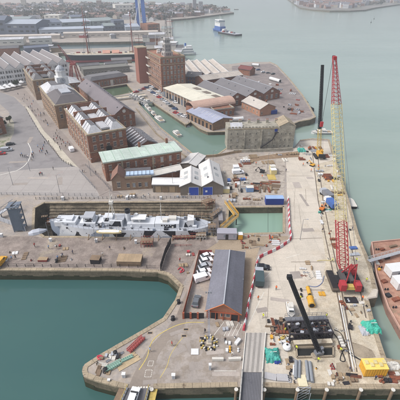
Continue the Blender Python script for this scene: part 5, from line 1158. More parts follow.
# dinghies / fenders afloat
motor_boat('black inflatable workboat lying off the jetty side beside the boom', P(349,200.5,WZ), head((349,200),(356,212)), 6.5, 2.6, BLACK, 0, name='inflatable_boat')
motor_boat('small dark blue workboat between the jetty and the rusty barge', P(372.2,260,WZ), head((372,260),(377,276)), 7.5, 2.4, mat('navy_hull', (48, 56, 78), .5, .1), 1, cabm=GREYM)
motor_boat('white workboat moored at the end of the jetty behind the black boom', P(311,133.5,WZ), .02, 12, 5, WHITE, 1)
motor_boat('small white speedboat parked on the concrete beside the black boom tip', P(291,322), R(85), 5.2, 1.9, WHITE, 1, z=.5)
for k, (x, y) in enumerate(((285,80.5),(296,94),(303.5,104),(309,110.5))):
    p = P(x, y, WZ); one('harbour_fender', ('big black fender floating at the upper quay, farthest one', 'big black fender floating at the upper quay, second from the far end', 'big black fender floating at the upper quay, third from the far end', 'big black fender floating at the upper quay, nearest one')[k], 'fender', MB().lathe([(.6, -3.8), (1.7, -3), (1.9, 0), (1.7, 3), (.6, 3.8)], 12), BLACK, (p.x, p.y, WZ+1), 0, 'fenders along the upper quay').rotation_euler = (R(90), 0, R(28))

# --- cars and vans
def make_car(label, p, rz, bodym, kind='hatch', group=None, z=0, cat='car'):
    L, W_ = (4.3, 1.78) if kind != 'van' else (5.2, 1.98)
    t = thing('parked_car' if kind != 'van' else 'parked_van', label, cat if kind != 'van' else 'van', (p.x, p.y, z), rz, group)
    hl = L/2; hw = W_/2
    if kind == 'van': lo = [(-hl, .35), (hl-.1, .35), (hl, .7), (hl-.1, 1.05), (hl-.9, 1.25), (hl-1.5, 1.95), (-hl+.1, 2.02), (-hl, 1.9)]
    else: lo = [(-hl, .4), (-hl+.1, .28), (hl-.1, .28), (hl, .5), (hl-.06, .72), (hl-.95, .9), (-hl+.25, .94), (-hl+.02, .82)]
    m_ = MB(); m_.loft([[(x, -hw, z_) for x, z_ in lo], [(x, hw, z_) for x, z_ in lo]]); part('body', m_, bodym, t)
    if kind != 'van':
        c0 = [(-hl+.35, .93), (hl-1.05, .9), (hl-1.75, 1.36), (-hl+.85, 1.4)]; cw = hw-.07
        m_ = MB(); m_.loft([[(x, -cw+(.14 if z_ > 1 else 0), z_) for x, z_ in c0], [(x, cw-(.14 if z_ > 1 else 0), z_) for x, z_ in c0]]); part('cabin_glass', m_, GLASS, t)
        part('roof', MB().prism([(-hl+.86, -cw+.17), (hl-1.78, -cw+.17), (hl-1.78, cw-.17), (-hl+.86, cw-.17)], 1.37, 1.44), bodym, t)
        for s in (-1, 1): part('door_pillar', MB().box((0, s*(cw-.05), 1.14), (.1, .06, .5)), bodym, t)
    else:
        part('windscreen', MB().slab([(hl-.86, -hw+.15, 1.3), (hl-.86, hw-.15, 1.3), (hl-1.44, hw-.2, 1.93), (hl-1.44, -hw+.2, 1.93)], .04), GLASS, t)
        for s in (-1, 1): part('side_window', MB().box((hl-1.75, s*hw, 1.5), (.8, .05, .5)), GLASS, t)
    for sx in (-1, 1):
        for sy in (-1, 1):
            w_ = part('wheel', MB().tube((sx*(hl-.85), sy*(hw-.2), .33), (sx*(hl-.85), sy*(hw+.02), .33), .33, 12), TYRE, t); part('rim', MB().tube((sx*(hl-.85), sy*(hw+.02), .33), (sx*(hl-.85), sy*(hw+.035), .33), .19, 8), GREYL, w_)
    for sy in (-1, 1): part('headlight', MB().box((hl-.03, sy*(hw-.3), .66), (.1, .36, .14)), OFFW, t); part('tail_light', MB().box((-hl+.02, sy*(hw-.22), .78), (.08, .24, .16)), REDP, t)
    return t
CW, CS, CK, CR, CB, CG = paint('car_white', (232, 234, 238), .92), paint('car_silver', (176, 180, 186)), paint('car_black', (34, 34, 40)), paint('car_red', (176, 40, 40)), paint('car_blue', (50, 76, 120)), paint('car_grey', (104, 108, 114))
for (x, y, m_, a0, lab, kd) in ((207,257,CW,28,'white car at the far end of the fenced yard row','hatch'),(206,262,CW,22,'white car second from the far end of the fenced yard row','hatch'),(205,267.5,CS,25,'silver car in the middle of the fenced yard row','hatch'),(204,273,CW,20,'white car fourth from the far end of the fenced yard row','hatch'),(202.8,279.5,CW,24,'white van nearest of the bunched vehicles in the fenced yard','van'),(196.5,302.5,CG,78,'grey car parked on its own at the near end of the fenced yard','hatch')):
    make_car(lab, P(x, y), R(a0), m_, kd)
make_car('black car on the concrete just behind the small grey lorry', P(262.5,268.5), R(-4), CK)
make_car('white car on the grey link bridge at the bottom of the photo', P(133.5,399), R(80), CW, z=.1)
make_car('silver van parked at the left edge beside the road', P(7,151), R(14), CS, 'van'); make_car('red car parked at the left edge beside the silver van', P(1.5,154.5), R(12), CR); make_car('dark car on the pale verge at the left edge', P(10.5,145), R(30), CK)
make_car('yellow van at the left edge on the brown quay', P(.5,264), R(85), YEL, 'van'); make_car('white van by the white boxes in the works area', P(238,173.5), R(12), CW, 'van')
make_car('small white van on the street behind the green roof', P(71.5,150.5), R(120), CW, 'van')
random.seed(11); cols = [(CW, 'white'), (CS, 'silver'), (CK, 'black'), (CR, 'red'), (CB, 'blue'), (CG, 'grey')]
spots = [(150+k*3.1, 91+k*2.3, 'canal') for k in range(9)]+[(152+k*3.4, 87.5+k*2.2, 'canal') for k in range(8)]+[(176+k*4, 113.5+k*1.8, 'canal') for k in range(3)]+[(136+k*3.4, 92.5-k*1.4, 'tower') for k in range(5)]+[(246+k*4, 80+k*1.6+random.uniform(-2, 2), 'quay') for k in range(6)]+[(258+k*5, 72+random.uniform(-3, 4), 'quay') for k in range(4)]
pos = {'canal': 'parked between the cream roof and the canal', 'tower': 'parked below the tall brick block by the bridge', 'quay': 'parked on the open upper quay'}
mk_ = {}
for x, y, z_ in spots:
    m_, cn = random.choice(cols); lab = f'{cn} car {pos[z_]}'; rz = R(-34 if z_ == 'canal' else 20)+random.uniform(-.15, .15)+(math.pi if random.random() < .5 else 0)
    if cn not in mk_: mk_[cn] = make_car(lab, P(x, y), rz, m_, group=cn+' cars '+pos[z_])
    else: dup(mk_[cn], P(x, y), rz, lab, cn+' cars '+pos[z_])
# lorry
def lorry(label, p, rz, cabm, boxm, L=7, z=0):
    t = thing('lorry', label, 'lorry', (p.x, p.y, z), rz); part('chassis', MB().bb(-L/2, L/2, -.9, .9, .55, .85), DARK, t)
    part('cab', MB().loft([[(L/2-1.8, y, .7), (L/2, y, .7), (L/2, y, 1.6), (L/2-.35, y, 2.5), (L/2-1.8, y, 2.5)] for y in (-1.1, 1.1)]), cabm, t); part('windscreen', MB().slab([(L/2+.02, -.95, 1.62), (L/2+.02, .95, 1.62), (L/2-.33, .95, 2.45), (L/2-.33, -.95, 2.45)], .05), GLASS, t)
    part('load_box', MB().bb(-L/2, L/2-2.1, -1.2, 1.2, .9, 2.7), boxm, t)
    for x in (-L/2+1, -L/2+2.1, L/2-1.1):
        for s in (-1, 1): part('wheel', MB().tube((x, s*.75, .48), (x, s*1.12, .48), .48, 12), TYRE, t)
    return t
lorry('small lorry with a pale cab and dark teal box beside the striped barriers', P(259,280.5), R(84), GREYL, mat('dark_teal_box', (66, 84, 88), .5, .1, k=.8), 6.5)
lorry('white and blue lorry among the gear under the long cream boom', P(330,205.5), R(100), WHITE, BLUEM, 7); lorry('grey flatbed lorry beside the orange excavator on the jetty', P(326,197), R(105), GREYL, GREYM, 7)
# excavators
def excavator(label, p, rz, bm, z=0, sc=.62, arm=None):
    t = thing('excavator', label, 'excavator', (p.x, p.y, z), rz); t.scale = (sc, sc, sc)
    for s in (-1, 1): part('crawler_track', MB().loft([[(x, s*1.05-.28, zz) for x, zz in ((-1.6, .3), (-1.3, 0), (1.3, 0), (1.6, .3), (1.6, .55), (1.3, .8), (-1.3, .8), (-1.6, .55))], [(x, s*1.05+.28, zz) for x, zz in ((-1.6, .3), (-1.3, 0), (1.3, 0), (1.6, .3), (1.6, .55), (1.3, .8), (-1.3, .8), (-1.6, .55))]]), DARK, t)
    part('body', MB().bb(-1.8, 1.1, -1.2, 1.2, .95, 1.9), bm, t); part('cab', MB().bb(.1, 1.3, .25, 1.2, 1.9, 2.8), GLASS, t); part('cab_roof', MB().bb(.05, 1.35, .2, 1.25, 2.8, 2.92), bm, t)
    part('boom', MB().slab([(1, -.35, 1.7), (2.9, -.35, 3.9), (2.9, -.05, 3.9), (1, -.05, 1.7)], .45), bm, t); part('arm', MB().slab([(2.8, -.32, 3.8), (4.5, -.32, 1.7), (4.5, -.08, 1.7), (2.8, -.08, 3.8)], .3), bm, t)
    part('bucket', MB().prism([(4.1, -.7), (4.9, -.7), (4.9, .3), (4.1, .3)], .7, 1.6), DARK, t); return t
excavator('orange excavator on the jetty beside the grey lorry', P(322,210), R(50), mat('orange_plant', (206, 120, 54), .5, .1, k=.85)); excavator('small dark grey digger beyond the pit with its arm raised', P(350,328), R(70), DARK, sc=.4); excavator('yellow excavator near the foot of the black-boomed yellow crane', P(312,166), R(130), YEL)
excavator('dark digger working on the pale ground in front of the stone building', P(262,172.5), R(160), DARK); excavator('small yellow digger next to the teal tarpaulin', P(282.5,339), R(20), YELP, sc=.3)
# ============================================================ QUAYSIDE THINGS
def fence(name, label, cat, pts, h, postm, panelm, step=2.0, th=.08, solid=True, group=None, rails=2, postw=.12):
    a = pts[0]; t = thing(name, label, cat, (a.x, a.y, 0), 0, group); np_ = 0
    for p, q in zip(pts, pts[1:]):
        d = q-p; L = d.length; n = max(1, round(L/step)); az = math.atan2(d.y, d.x)
        for i in range(n):
            if np_ < 280:
                m = p+d*((i+.5)/n)-a
                if solid: part('panel', MB().box((m.x, m.y, h*.52), (L/n-postw, th, h*.92), rz=az), panelm, t)
                np_ += 1
            m = p+d*(i/n)-a; part('post', MB().box((m.x, m.y, h/2), (postw, postw, h), rz=az), postm, t)
        if not solid:
            r = MB()
            for k in range(rails):
                z = h*(k+1)/rails-.03; r.tube(p-a+Vector((0, 0, z)), q-a+Vector((0, 0, z)), .04, 4); part('rail', r, panelm, t); r = MB()
    return t
fence('yard_fence', 'orange-brown boarded fence closing the car yard on its left side', 'fence', PL((199,254.5),(191.5,286),(183,317)), 1.7, ORANGE, ORANGE, 2.2)
fence('yard_fence', 'short orange-brown fence across the far end of the car yard', 'fence', PL((199.5,254.3),(212,254)), 1.6, ORANGE, REDD, 2.2)
fence('yard_gate', 'orange posts and dark gate panels at the near end of the car yard', 'gate', PL((183.5,318.3),(205,318.6)), 2.0, ORANGE, DARK, 1.7, postw=.5)
fence('screen_fence', 'tall dark steel screen fence running from the dry dock to the basin edge', 'fence', PL((171,244),(165.5,255),(160.5,271.5)), 2.6, DARK, DARK, 1.3)
fence('barrier_row', 'row of low red barriers beside the dry dock end', 'barrier', PL((175,246.5),(192,246)), .7, REDD, REDD, 1.8, solid=False)
fence('railing', 'thin dark railing along the left basin edge', 'railing', PL((-30,266),(0,266.5),(60,267),(120,267),(156,268.5)), 1.1, DARK, DARK, 2.5, solid=False)
fence('railing', 'railing along the street side of the dry dock', 'railing', PL((36,199.5),(90,199.2),(150,198.5),(212,198.5)), 1.1, DARK, GREYM, 1.6, solid=False, rails=3)
fence('railing', 'pale railing across the bottom of the paved plaza', 'railing', PL((-20,194.5),(40,195.5),(98,196)), 1.2, GREYM, GREYM, 2.2, solid=False)
fence('railing', 'low railing between the jetty and the green pool', 'railing', PL((230,205),(262,204.8)), 1.1, WOOD, WOOD, 1.5, solid=False)
fence('hoarding', 'pale timber hoarding beside the mud strip in front of the stone building', 'fence', PL((201,158),(216,157),(234,153.5),(246,152)), 1.3, WOOD, TAN, 2.4)
t = fence('wall', 'low stone wall in front of the stone building', 'wall', PL((234,152.6),(262,151.8),(293,150.4)), 1.5, STONE, STONE, 3, th=.5, postw=.6)
# red and white striped barriers
bs = arc([(243.5,331),(246,318),(248.5,303),(253.5,282),(257.5,262),(262,256.5),(272,252),(282,246.5),(290.5,239),(289.6,228),(289,214),(288,198)], 8)
pts = [P(*p) for p in bs]; acc = 0; dist = []
tot = sum((b-a).length for a, b in zip(pts, pts[1:])); nb = int(tot/1.75)
def along(pts, s):
    for a, b in zip(pts, pts[1:]):
        l = (b-a).length
        if s <= l: return a.lerp(b, s/l), math.atan2(b.y-a.y, b.x-a.x)
        s -= l
    return pts[-1], 0
bm = MB(); bm.prism([(-.8, -.3), (.8, -.3), (.8, .3), (-.8, .3)], 0, .22); bm.loft([[(-.8, -.2, .22), (.8, -.2, .22), (.8, .2, .22), (-.8, .2, .22)], [(-.8, -.1, .95), (.8, -.1, .95), (.8, .1, .95), (-.8, .1, .95)]])
bmr, bmw = bm.mesh('plastic_barrier', PINK), bm.mesh('plastic_barrier', WHITE)
for k in range(nb):
    p, a = along(pts, (k+.5)*tot/nb); red = k % 2 == 0; seg = 'curved line beside the green pool' if k > nb*.55 else 'line along the right side of the brick hall'
    thing('plastic_barrier', ('red' if red else 'white')+' plastic barrier in the '+seg, 'barrier', (p.x, p.y, .03), a, ('red' if red else 'white')+' plastic barriers in the '+seg, bmr if red else bmw)
# linkspan ramp and deck
def ramp():
    q = [P(245.8,333.6), P(265.5,333.6), P(262,373), P(242,373)]
    t = thing('link_ramp', 'pale concrete ramp leading to the dark bridge deck at the bottom', 'ramp', (q[3].x, q[3].y, 0), 0); o = Vector((q[3].x, q[3].y, 0))
    r = [p-o for p in q]; part('slab', MB().prism([(p.x, p.y) for p in r], .03, .3), mat('ramp_concrete', (178, 172, 166), .85, .08, .8, .15, kind='slab', ksz=(1.0, 12), mort=.9, stain=(160, 154, 148), stain_scale=.4, k=.84), t)
    for a, b in ((r[3], r[0]), (r[2], r[1])):
        d = b-a; part('kerb', MB().box(((a.x+b.x)/2, (a.y+b.y)/2, .38), (d.length, .22, .4), rz=math.atan2(d.y, d.x)), OFFW, t)
    for k in range(3):
        a = r[3].lerp(r[2], (k+1)/4); b = r[0].lerp(r[1], (k+1)/4); d = b-a
        part('wheel_track', MB().box(((a.x+b.x)/2, (a.y+b.y)/2, .31), (d.length, .5, .02), rz=math.atan2(d.y, d.x)), mat('worn_track', (150, 145, 140), .85, .1, k=.8), t)
    q = [P(242,373.2), P(262.3,373.2), P(261.5,412), P(238.5,412)]; o = Vector((q[3].x, q[3].y, 0)); r = [p-o for p in q]
    t = thing('bridge_deck', 'dark grey ribbed bridge deck running off the bottom of the photo', 'bridge', (o.x, o.y, 0), 0)
    part('deck', MB().prism([(p.x, p.y) for p in r], -.5, .24), mat('dark_bridge_deck', (104, 104, 110), .8, .1, .8, .15, kind='corr', ksz=(.55,), mort=.85, stain=(84, 84, 92), stain_scale=.5, k=.8), t)
    for a, b in ((r[3], r[0]), (r[2], r[1])):
        d = b-a; az = math.atan2(d.y, d.x); part('parapet', MB().box(((a.x+b.x)/2, (a.y+b.y)/2, .55), (d.length, .25, .62), rz=az), OFFW, t)
        for k in range(6): m = a.lerp(b, k/5); part('rail_post', MB().box((m.x, m.y, 1.1), (.1, .1, .6)), GREYM, t)
        part('rail', MB().tube((a.x, a.y, 1.38), (b.x, b.y, 1.38), .05, 5), GREYM, t)
ramp()
q = [P(127.5,388.5), P(149,388.3), P(143,412), P(117,412)]; o = Vector((q[3].x, q[3].y, 0)); r = [p-o for p in q]
t = thing('bridge_deck', 'grey road bridge with the white car on it, bottom left', 'bridge', (o.x, o.y, 0), 0)
part('deck', MB().prism([(p.x, p.y) for p in r], -.6, .09), mat('grey_bridge_deck', (112, 110, 114), .85, .12, .8, .15, k=.8), t)
for a, b, m_ in ((r[3], r[0], YELP), (r[2], r[1], YELP)):
    d = b-a; az = math.atan2(d.y, d.x); part('edge_beam', MB().box(((a.x+b.x)/2, (a.y+b.y)/2, .15), (d.length, .4, .5), rz=az), GREYM, t)
    for k in range(8): m = a.lerp(b, k/7); part('rail_post', MB().box((m.x, m.y, .8), (.1, .1, .9)), m_, t)
    part('rail', MB().tube((a.x, a.y, 1.2), (b.x, b.y, 1.2), .05, 5), m_, t); part('footway', MB().box(((a.x+b.x)/2+(1.1 if a is r[2] else -1.1)*1, (a.y+b.y)/2, -.2), (d.length, 1.4, .2), rz=az), YELP if a is r[2] else WOOD, t)
# quay piles at bottom right
for k, x in enumerate((152,236,264,297,326,360,392)):
    p = P(x, 389.2 if x > 262 else 388.8); t = thing('fender_pile', f'fender pile on the quay face under the {["left bridge corner", "left side of the pale ramp", "right side of the pale ramp", "grey pipes and lattice ladder", "red drum cluster", "yellow container, left one", "yellow container, right one"][k]}', 'fender', (p.x, p.y-.35, 0)); part('pile', MB().tube((0, 0, -9), (0, 0, .3), .32, 10), WOOD, t); part('cap', MB().tube((0, 0, .3), (0, 0, .45), .42, 10), OFFW, t)
# lamp mast with ring of blocks
p = P(209,343.5); h_ = 16.5; t = thing('lighting_mast', 'tall pale lattice lighting mast in front of the brick hall gable', 'mast', (p.x, p.y, 0)); mb = MB(); lattice(mb, (0, 0, .5), (-.3, 0, h_), .42, .3, 26, .035); part('tower', mb, mat('mast_pale_blue', (164, 172, 190), .5, .08, k=.85), t)
part('base', MB().box((0, 0, .25), (1.2, 1.2, .5)), CONCW, t)
for x in (-.5, .0, .5): part('floodlight', MB().box((x-.3, -.3, h_+.1), (.3, .25, .28)), GREYM, t)
random.seed(3); blk = MB().prism([(-.2, -.16), (.2, -.16), (.24, .0), (.2, .16), (-.2, .16)], 0, .36)
bl = [blk.mesh('ballast_block', m_) for m_ in (YELP, BLACK, OFFW)]
for k in range(34):
    a = k*2.4; r_ = 1.2+(k/34)*1.0; c_ = k % 3; thing('ballast_block', ['yellow', 'black', 'white'][c_]+' block in the ring round the foot of the lighting mast', 'block', (p.x+math.cos(a)*r_, p.y+math.sin(a)*r_, .02), a, ['yellow', 'black', 'white'][c_]+' blocks round the lighting mast', bl[c_])
# lamp posts on street and works
def lamp_post(x, y, h, lab):
    p = P(x, y); t = thing('lamp_post', lab, 'lamp post', (p.x, p.y, 0)); part('pole', MB().tube((0, 0, 0), (0, 0, h), .09, 6, 0, .05), GREYM, t); part('arm', MB().tube((0, 0, h), (1.1, 0, h+.15), .05, 5), GREYM, t); part('lantern', MB().box((1.3, 0, h+.12), (.6, .25, .14)), GREYL, t)
for x, y, h, lab in ((60,193,8,'lamp post at the foot of the plaza'),(173,192,9,'lamp post in front of the tan boarded store'),(267,172,9,'lamp post beside the cream containers'),(240,131+62,7,'lamp post by the works area fence'),(91,176,8,'lamp post at the corner of the green-roofed building'),(30,171,8,'lamp post between the road and the plaza'),(13,185,8,'lamp post at the left of the plaza'),(50,240,7,'lamp post on the brown quay left of centre'),(96,243,7,'lamp post on the brown quay by the warship'),(213,165,7,'lamp post behind the pale twin sheds'),(300,240,8,'lamp post standing on the open jetty concrete')): lamp_post(x, y, h, lab)
# small white cabinets
def cabinet(x, y, w, d, h, m_, lab, name='cabinet', rz=0):
    p = P(x, y); t = thing(name, lab, 'cabinet', (p.x, p.y, 0), rz); part('body', MB().box((0, 0, h/2+.05), (w, d, h)), m_, t); part('lid', MB().box((0, 0, h+.1), (w+.12, d+.12, .1)), m_, t); part('door', MB().box((0, -d/2-.012, h*.5), (w*.7, .02, h*.7)), GREYL, t)
for x, y, w, d, h, lab in ((124,377,.7,.6,1.1,'white cabinet on the quay left of the road markings'),(173.5,378,.7,.6,1.1,'white cabinet on the quay right of the road markings'),(210,369.5,.5,.5,1.7,'narrow white post box left of the concrete barriers'),(109,381,.5,.4,.4,'tiny white box near the quay tip'),(51,241.5,.8,.6,1.1,'white cabinet on the brown quay below the ship bow'),(96.5,242,.8,.6,1.1,'white cabinet on the brown quay by the ship middle'),(2,237,.8,.7,1.2,'white cabinet at the left edge of the brown quay'),(136,243.5,.7,.6,1.2,'white cabinet beside the red scaffold'),(63,200,1,.8,1.3,'white cabinet above the dry dock, left'),(127,199.5,.8,.7,1.1,'white cabinet above the dry dock, middle'),(161,199.5,.8,.7,1.1,'white cabinet above the dry dock, right')): cabinet(x, y, w, d, h, WHITE, lab)
# white plate, long concrete blocks
def slabthing(name, lab, cat, a, b, d, h, m_, z=.02, grp=None):
    a_, b_ = P(*a), P(*b); W_ = (b_-a_).length; t = thing(name, lab, cat, (a_.x, a_.y, z), ang(a_, b_), grp); part('block', MB().bb(0, W_, 0, d, .08, h), m_, t); part('foot', MB().bb(.1, W_-.1, .06, d-.06, 0, .08), DARK, t); return t
slabthing('steel_plate', 'square white plate lying on the asphalt left of the lighting mast', 'plate', (191,355),(198.6,355), 1.6, .14, WHITE)
slabthing('concrete_barrier', 'long pale concrete block in front of the lighting mast, left of two', 'barrier', (212,361.5),(223.5,361.5), .55, .8, OFFW); slabthing('concrete_barrier', 'long pale concrete block near the ramp, right of two', 'barrier', (228.5,361.5),(241,361), .55, .8, OFFW)
slabthing('concrete_slab', 'grey slab lying right of the ramp, left of two', 'slab', (264,379),(276,381.5), 1.5, .35, mat('slab_grey', (178, 176, 178), .8, .08, k=.82)); slabthing('concrete_slab', 'grey slab lying right of the ramp, right of two', 'slab', (277,381.5),(288.5,382), 1.6, .35, mat('slab_grey', (178, 176, 178)))
slabthing('cream_plate', 'cream steel plate between the grey pipes at the jetty edge', 'plate', (299,387),(308,387), 2.6, .3, mat('cream_plate', (218, 208, 176), .7, .1, k=.85))
slabthing('cable_trough', 'white tilted trough beside the striped barriers near the ramp', 'trough', (237,346),(241,341), .8, .7, WHITE)
# pallets, crates, drums, pipes : prototypes
def proto(kind):
    t = thing(kind, 'x', 'x', (0, 0, -50)); return t
PR = {}
def mk_pallet(m_):
    t = thing('pallet_load', '', 'pallet'); 
    for k in range(3): part('bearer', MB().bb(-.6, .6, -.5+k*.45, -.4+k*.45, 0, .1), WOOD, t)
    part('load', MB().bb(-.55, .55, -.45, .5, .12, .75), m_, t); part('wrap_band', MB().bb(-.56, .56, -.05, .05, .12, .76), DARK, t); return t
def mk_crate(m_):
    t = thing('crate', '', 'crate'); part('box', MB().bb(-.8, .8, -.55, .55, .08, .95), m_, t); part('lid', MB().bb(-.85, .85, -.6, .6, .95, 1.03), m_, t)
    for s in (-.6, .6): part('batten', MB().bb(s-.06, s+.06, -.62, .62, 0, .94), WOOD, t)
    return t
def mk_drum(m_):
    t = thing('drum', '', 'drum'); part('barrel', MB().lathe([(.3, 0), (.3, .3), (.33, .31), (.3, .33), (.3, .6), (.33, .61), (.3, .63), (.3, .9)], 12), m_, t); part('lid', MB().lathe([(.27, .9), (.27, .93)], 12), DARK, t); return t
def mk_pipes(m_):
    t = thing('pipe_bundle', '', 'pipes')
    for k, (y, z) in enumerate(((-.5, .2), (-.1, .2), (.3, .2), (-.3, .53), (.1, .53))): part('pipe', MB().tube((-2.4+.1*k, y, z), (2.4+.05*k, y, z), .18, 8), m_, t)
    part('bearer', MB().bb(-1.6, -1.4, -.8, .6, 0, .04).bb(1.4, 1.6, -.8, .6, 0, .04), WOOD, t); return t
def mk_beams(m_):
    t = thing('steel_beam_stack', '', 'beams')
    for k in range(4): part('beam', MB().bb(-2.6+.2*k, 2.5+.1*k, -.7+k*.4, -.45+k*.4, .1, .4), m_, t)
    part('bearer', MB().bb(-1.5, -1.3, -.8, .9, 0, .1), WOOD, t); part('bearer', MB().bb(1.3, 1.5, -.8, .9, 0, .1), WOOD, t); return t
def mk_skip(m_):
    t = thing('skip', '', 'skip'); b = MB(); o_ = [(-1.7, -.85, 1.2), (1.7, -.85, 1.2), (1.7, .85, 1.2), (-1.7, .85, 1.2)]; l_ = [(-1.1, -.7, .05), (1.1, -.7, .05), (1.1, .7, .05), (-1.1, .7, .05)]
    for k in range(4): a_, c_ = l_[k], l_[(k+1) % 4]; b.slab([a_, c_, o_[(k+1) % 4], o_[k]], .08)
    b.slab(l_, .05); part('shell', b, m_, t); part('rubble', MB().box((0, 0, .75), (2.4, 1.3, .3), rz=.05), MUD, t); return t
def mk_gen(m_):
    t = thing('generator', '', 'generator'); part('housing', MB().bb(-1.3, 1.3, -.6, .6, .2, 1.6), m_, t); part('vent_grille', MB().bb(-1.0, -.2, -.63, -.6, .5, 1.3), DARK, t); part('exhaust', MB().tube((.8, 0, 1.6), (.8, 0, 2.0), .08, 8), DARK, t); part('skid', MB().bb(-1.4, 1.4, -.6, -.4, 0, .2).bb(-1.4, 1.4, .4, .6, 0, .2), DARK, t); return t
def mk_loo(m_):
    t = thing('portable_toilet', '', 'toilet'); part('body', MB().bb(-.55, .55, -.55, .55, .1, 2.1), m_, t); part('roof', MB().slab([(-.6, -.6, 2.1), (.6, -.6, 2.1), (.6, .6, 2.25), (-.6, .6, 2.25)], .1), WHITE, t); part('door', MB().bb(-.4, .4, -.58, -.552, .15, 1.95), GREYL, t); return t
def mk_coil(m_):
    t = thing('hose_coil', '', 'hose'); b = MB()
    for j in range(3):
        pts_ = [((.7-.12*j)*math.cos(k*math.pi/6), (.7-.12*j)*math.sin(k*math.pi/6), .1+.12*j) for k in range(13)]; b.path(pts_, .07, 5)
    part('coil', b, m_, t); part('end', MB().tube((.7, 0, .1), (1.6, .3, .08), .07, 5), m_, t); return t
def mk_sheet(m_):
    t = thing('sheet_stack', '', 'sheets')
    for k in range(4): part('sheet', MB().box((.08*k, .05*k, .06+k*.1), (2.6, 1.5, .07), rz=.05*k), m_, t)
    return t
def mk_bag(m_):
    t = thing('bulk_bag', '', 'bag'); part('sack', MB().lathe([(.4, 0), (.52, .2), (.55, .6), (.42, .85), (.2, .92)], 8), m_, t); part('loop', MB().path([(-.3, 0, .85), (-.2, 0, 1.15), (.2, 0, 1.15), (.3, 0, .85)], .04, 4), m_, t); return t
MK = {'pallet_load': mk_pallet, 'crate': mk_crate, 'drum': mk_drum, 'pipe_bundle': mk_pipes, 'steel_beam_stack': mk_beams, 'skip': mk_skip, 'generator': mk_gen, 'portable_toilet': mk_loo, 'hose_coil': mk_coil, 'sheet_stack': mk_sheet, 'bulk_bag': mk_bag}
CN = {'pallet_load': 'pallet load', 'crate': 'crate', 'drum': 'drum', 'pipe_bundle': 'bundle of pipes', 'steel_beam_stack': 'stack of beams', 'skip': 'skip', 'generator': 'generator', 'portable_toilet': 'portable toilet', 'hose_coil': 'coil of hose', 'sheet_stack': 'stack of sheets', 'bulk_bag': 'bulk bag'}
MC = {'white': WHITE, 'grey': GREYL, 'dark': DARK, 'rusty': RUST, 'yellow': YEL, 'tan': TAN, 'brown': WOOD, 'blue': BLUEM, 'red': REDP, 'faded red': REDD, 'orange': ORANGE, 'pale': OFFW, 'cream': CREAMP, 'pink': PINK, 'green': TEAL}
CATK = {'pallet_load': 'pallet', 'pipe_bundle': 'pipes', 'steel_beam_stack': 'beams', 'portable_toilet': 'toilet', 'hose_coil': 'hose', 'sheet_stack': 'sheets', 'bulk_bag': 'bag'}
def put(kind, col, x, y, place, rz=None, z=.03):
    lab = f'{col} {CN[kind]} {place}'; k = (kind, col)
    rz = random.uniform(0, math.pi) if rz is None else rz; p = P(x, y); grp = f'{col} {CN[kind]}s {place}'
    if k not in PR: t = PR[k] = MK[kind](MC[col]); t.location = (p.x, p.y, z); t.rotation_euler = (0, 0, rz); t['label'] = lab; t['category'] = CATK.get(kind, kind); t['group'] = grp
    else: t = dup(PR[k], (p.x, p.y, z), rz, lab, grp)
    s_ = random.uniform(.46, .56) if p.y < 115 else random.uniform(.65, .85); t.scale = (s_, s_, s_)
    return t
def scatter(n, poly, kinds, cols, place, avoid=()):
    "small sorted groups: one kind and colour set down in a short row, squared up to the quay"
    x0, x1 = min(p[0] for p in poly), max(p[0] for p in poly); y0, y1 = min(p[1] for p in poly), max(p[1] for p in poly); k = 0; tries = 0; used = []
    base = random.choice((0, .12, -.1)) if y0 > 140 else -.45
    while k < n and tries < 3000:
        tries += 1; x, y = random.uniform(x0, x1), random.uniform(y0, y1)
        if not inside((x, y), poly): continue
        q = P(x, y); kind = random.choice(kinds); col = random.choice(cols)
        if col == 'dark' and random.random() < .5: col = random.choice(cols)
        rz = base+random.choice((0, math.pi/2))+random.uniform(-.08, .08); m = random.choice((1, 2, 2, 3, 4)) if kind not in ('generator', 'skip') else 1
        sp = {'pallet_load': 1.3, 'crate': 1.5, 'drum': .75, 'pipe_bundle': 1.6, 'steel_beam_stack': 1.9, 'sheet_stack': 1.8, 'bulk_bag': 1.2, 'hose_coil': 1.7}.get(kind, 2)*(.52 if q.y < 115 else .8)
        d = Vector((-math.sin(rz), math.cos(rz), 0)) if kind in ('pipe_bundle', 'steel_beam_stack', 'sheet_stack', 'crate') else Vector((math.cos(rz), math.sin(rz), 0))
        for i in range(m):
            w = q+d*sp*i
            if any((w-u).length < sp*.9 for u in used): break
            px_, py_ = unP(w)
            if not inside((px_, py_), poly) or any(a <= px_ <= c and b <= py_ <= e for a, b, c, e in avoid): break
            used.append(w); put(kind, col, px_, py_, place, rz+random.uniform(-.05, .05)); k += 1
def unP(v):
    dy, dz = v.y, v.z-CAM_H; dep = dy*_c-dz*_s; up = dy*_s+dz*_c; return 200+FOC*v.x/dep, 200-FOC*up/dep
random.seed(21)
scatter(34, [(224,168),(252,168),(252,200),(226,200)], ['pallet_load','crate','skip','sheet_stack','drum','bulk_bag','generator'], ['white','grey','pale','rusty','blue','dark','tan'], 'in the works area right of the pale twin sheds', [(234,165,246,177)])
scatter(22, [(234,156),(298,152),(298,160),(240,166)], ['pallet_load','steel_beam_stack','sheet_stack','crate','pipe_bundle'], ['rusty','tan','brown','pale','grey'], 'on the muddy strip in front of the stone building')
scatter(26, [(252,183),(277,182),(277,192),(254,192)], ['steel_beam_stack','pipe_bundle','sheet_stack','steel_beam_stack'], ['rusty','brown','tan','dark','rusty'], 'in the rusty heap behind the blue container')
scatter(8, [(222,198),(262,196),(262,203),(228,203)], ['pallet_load','crate','drum','sheet_stack'], ['dark','tan','brown','grey'], 'along the far side of the green pool')
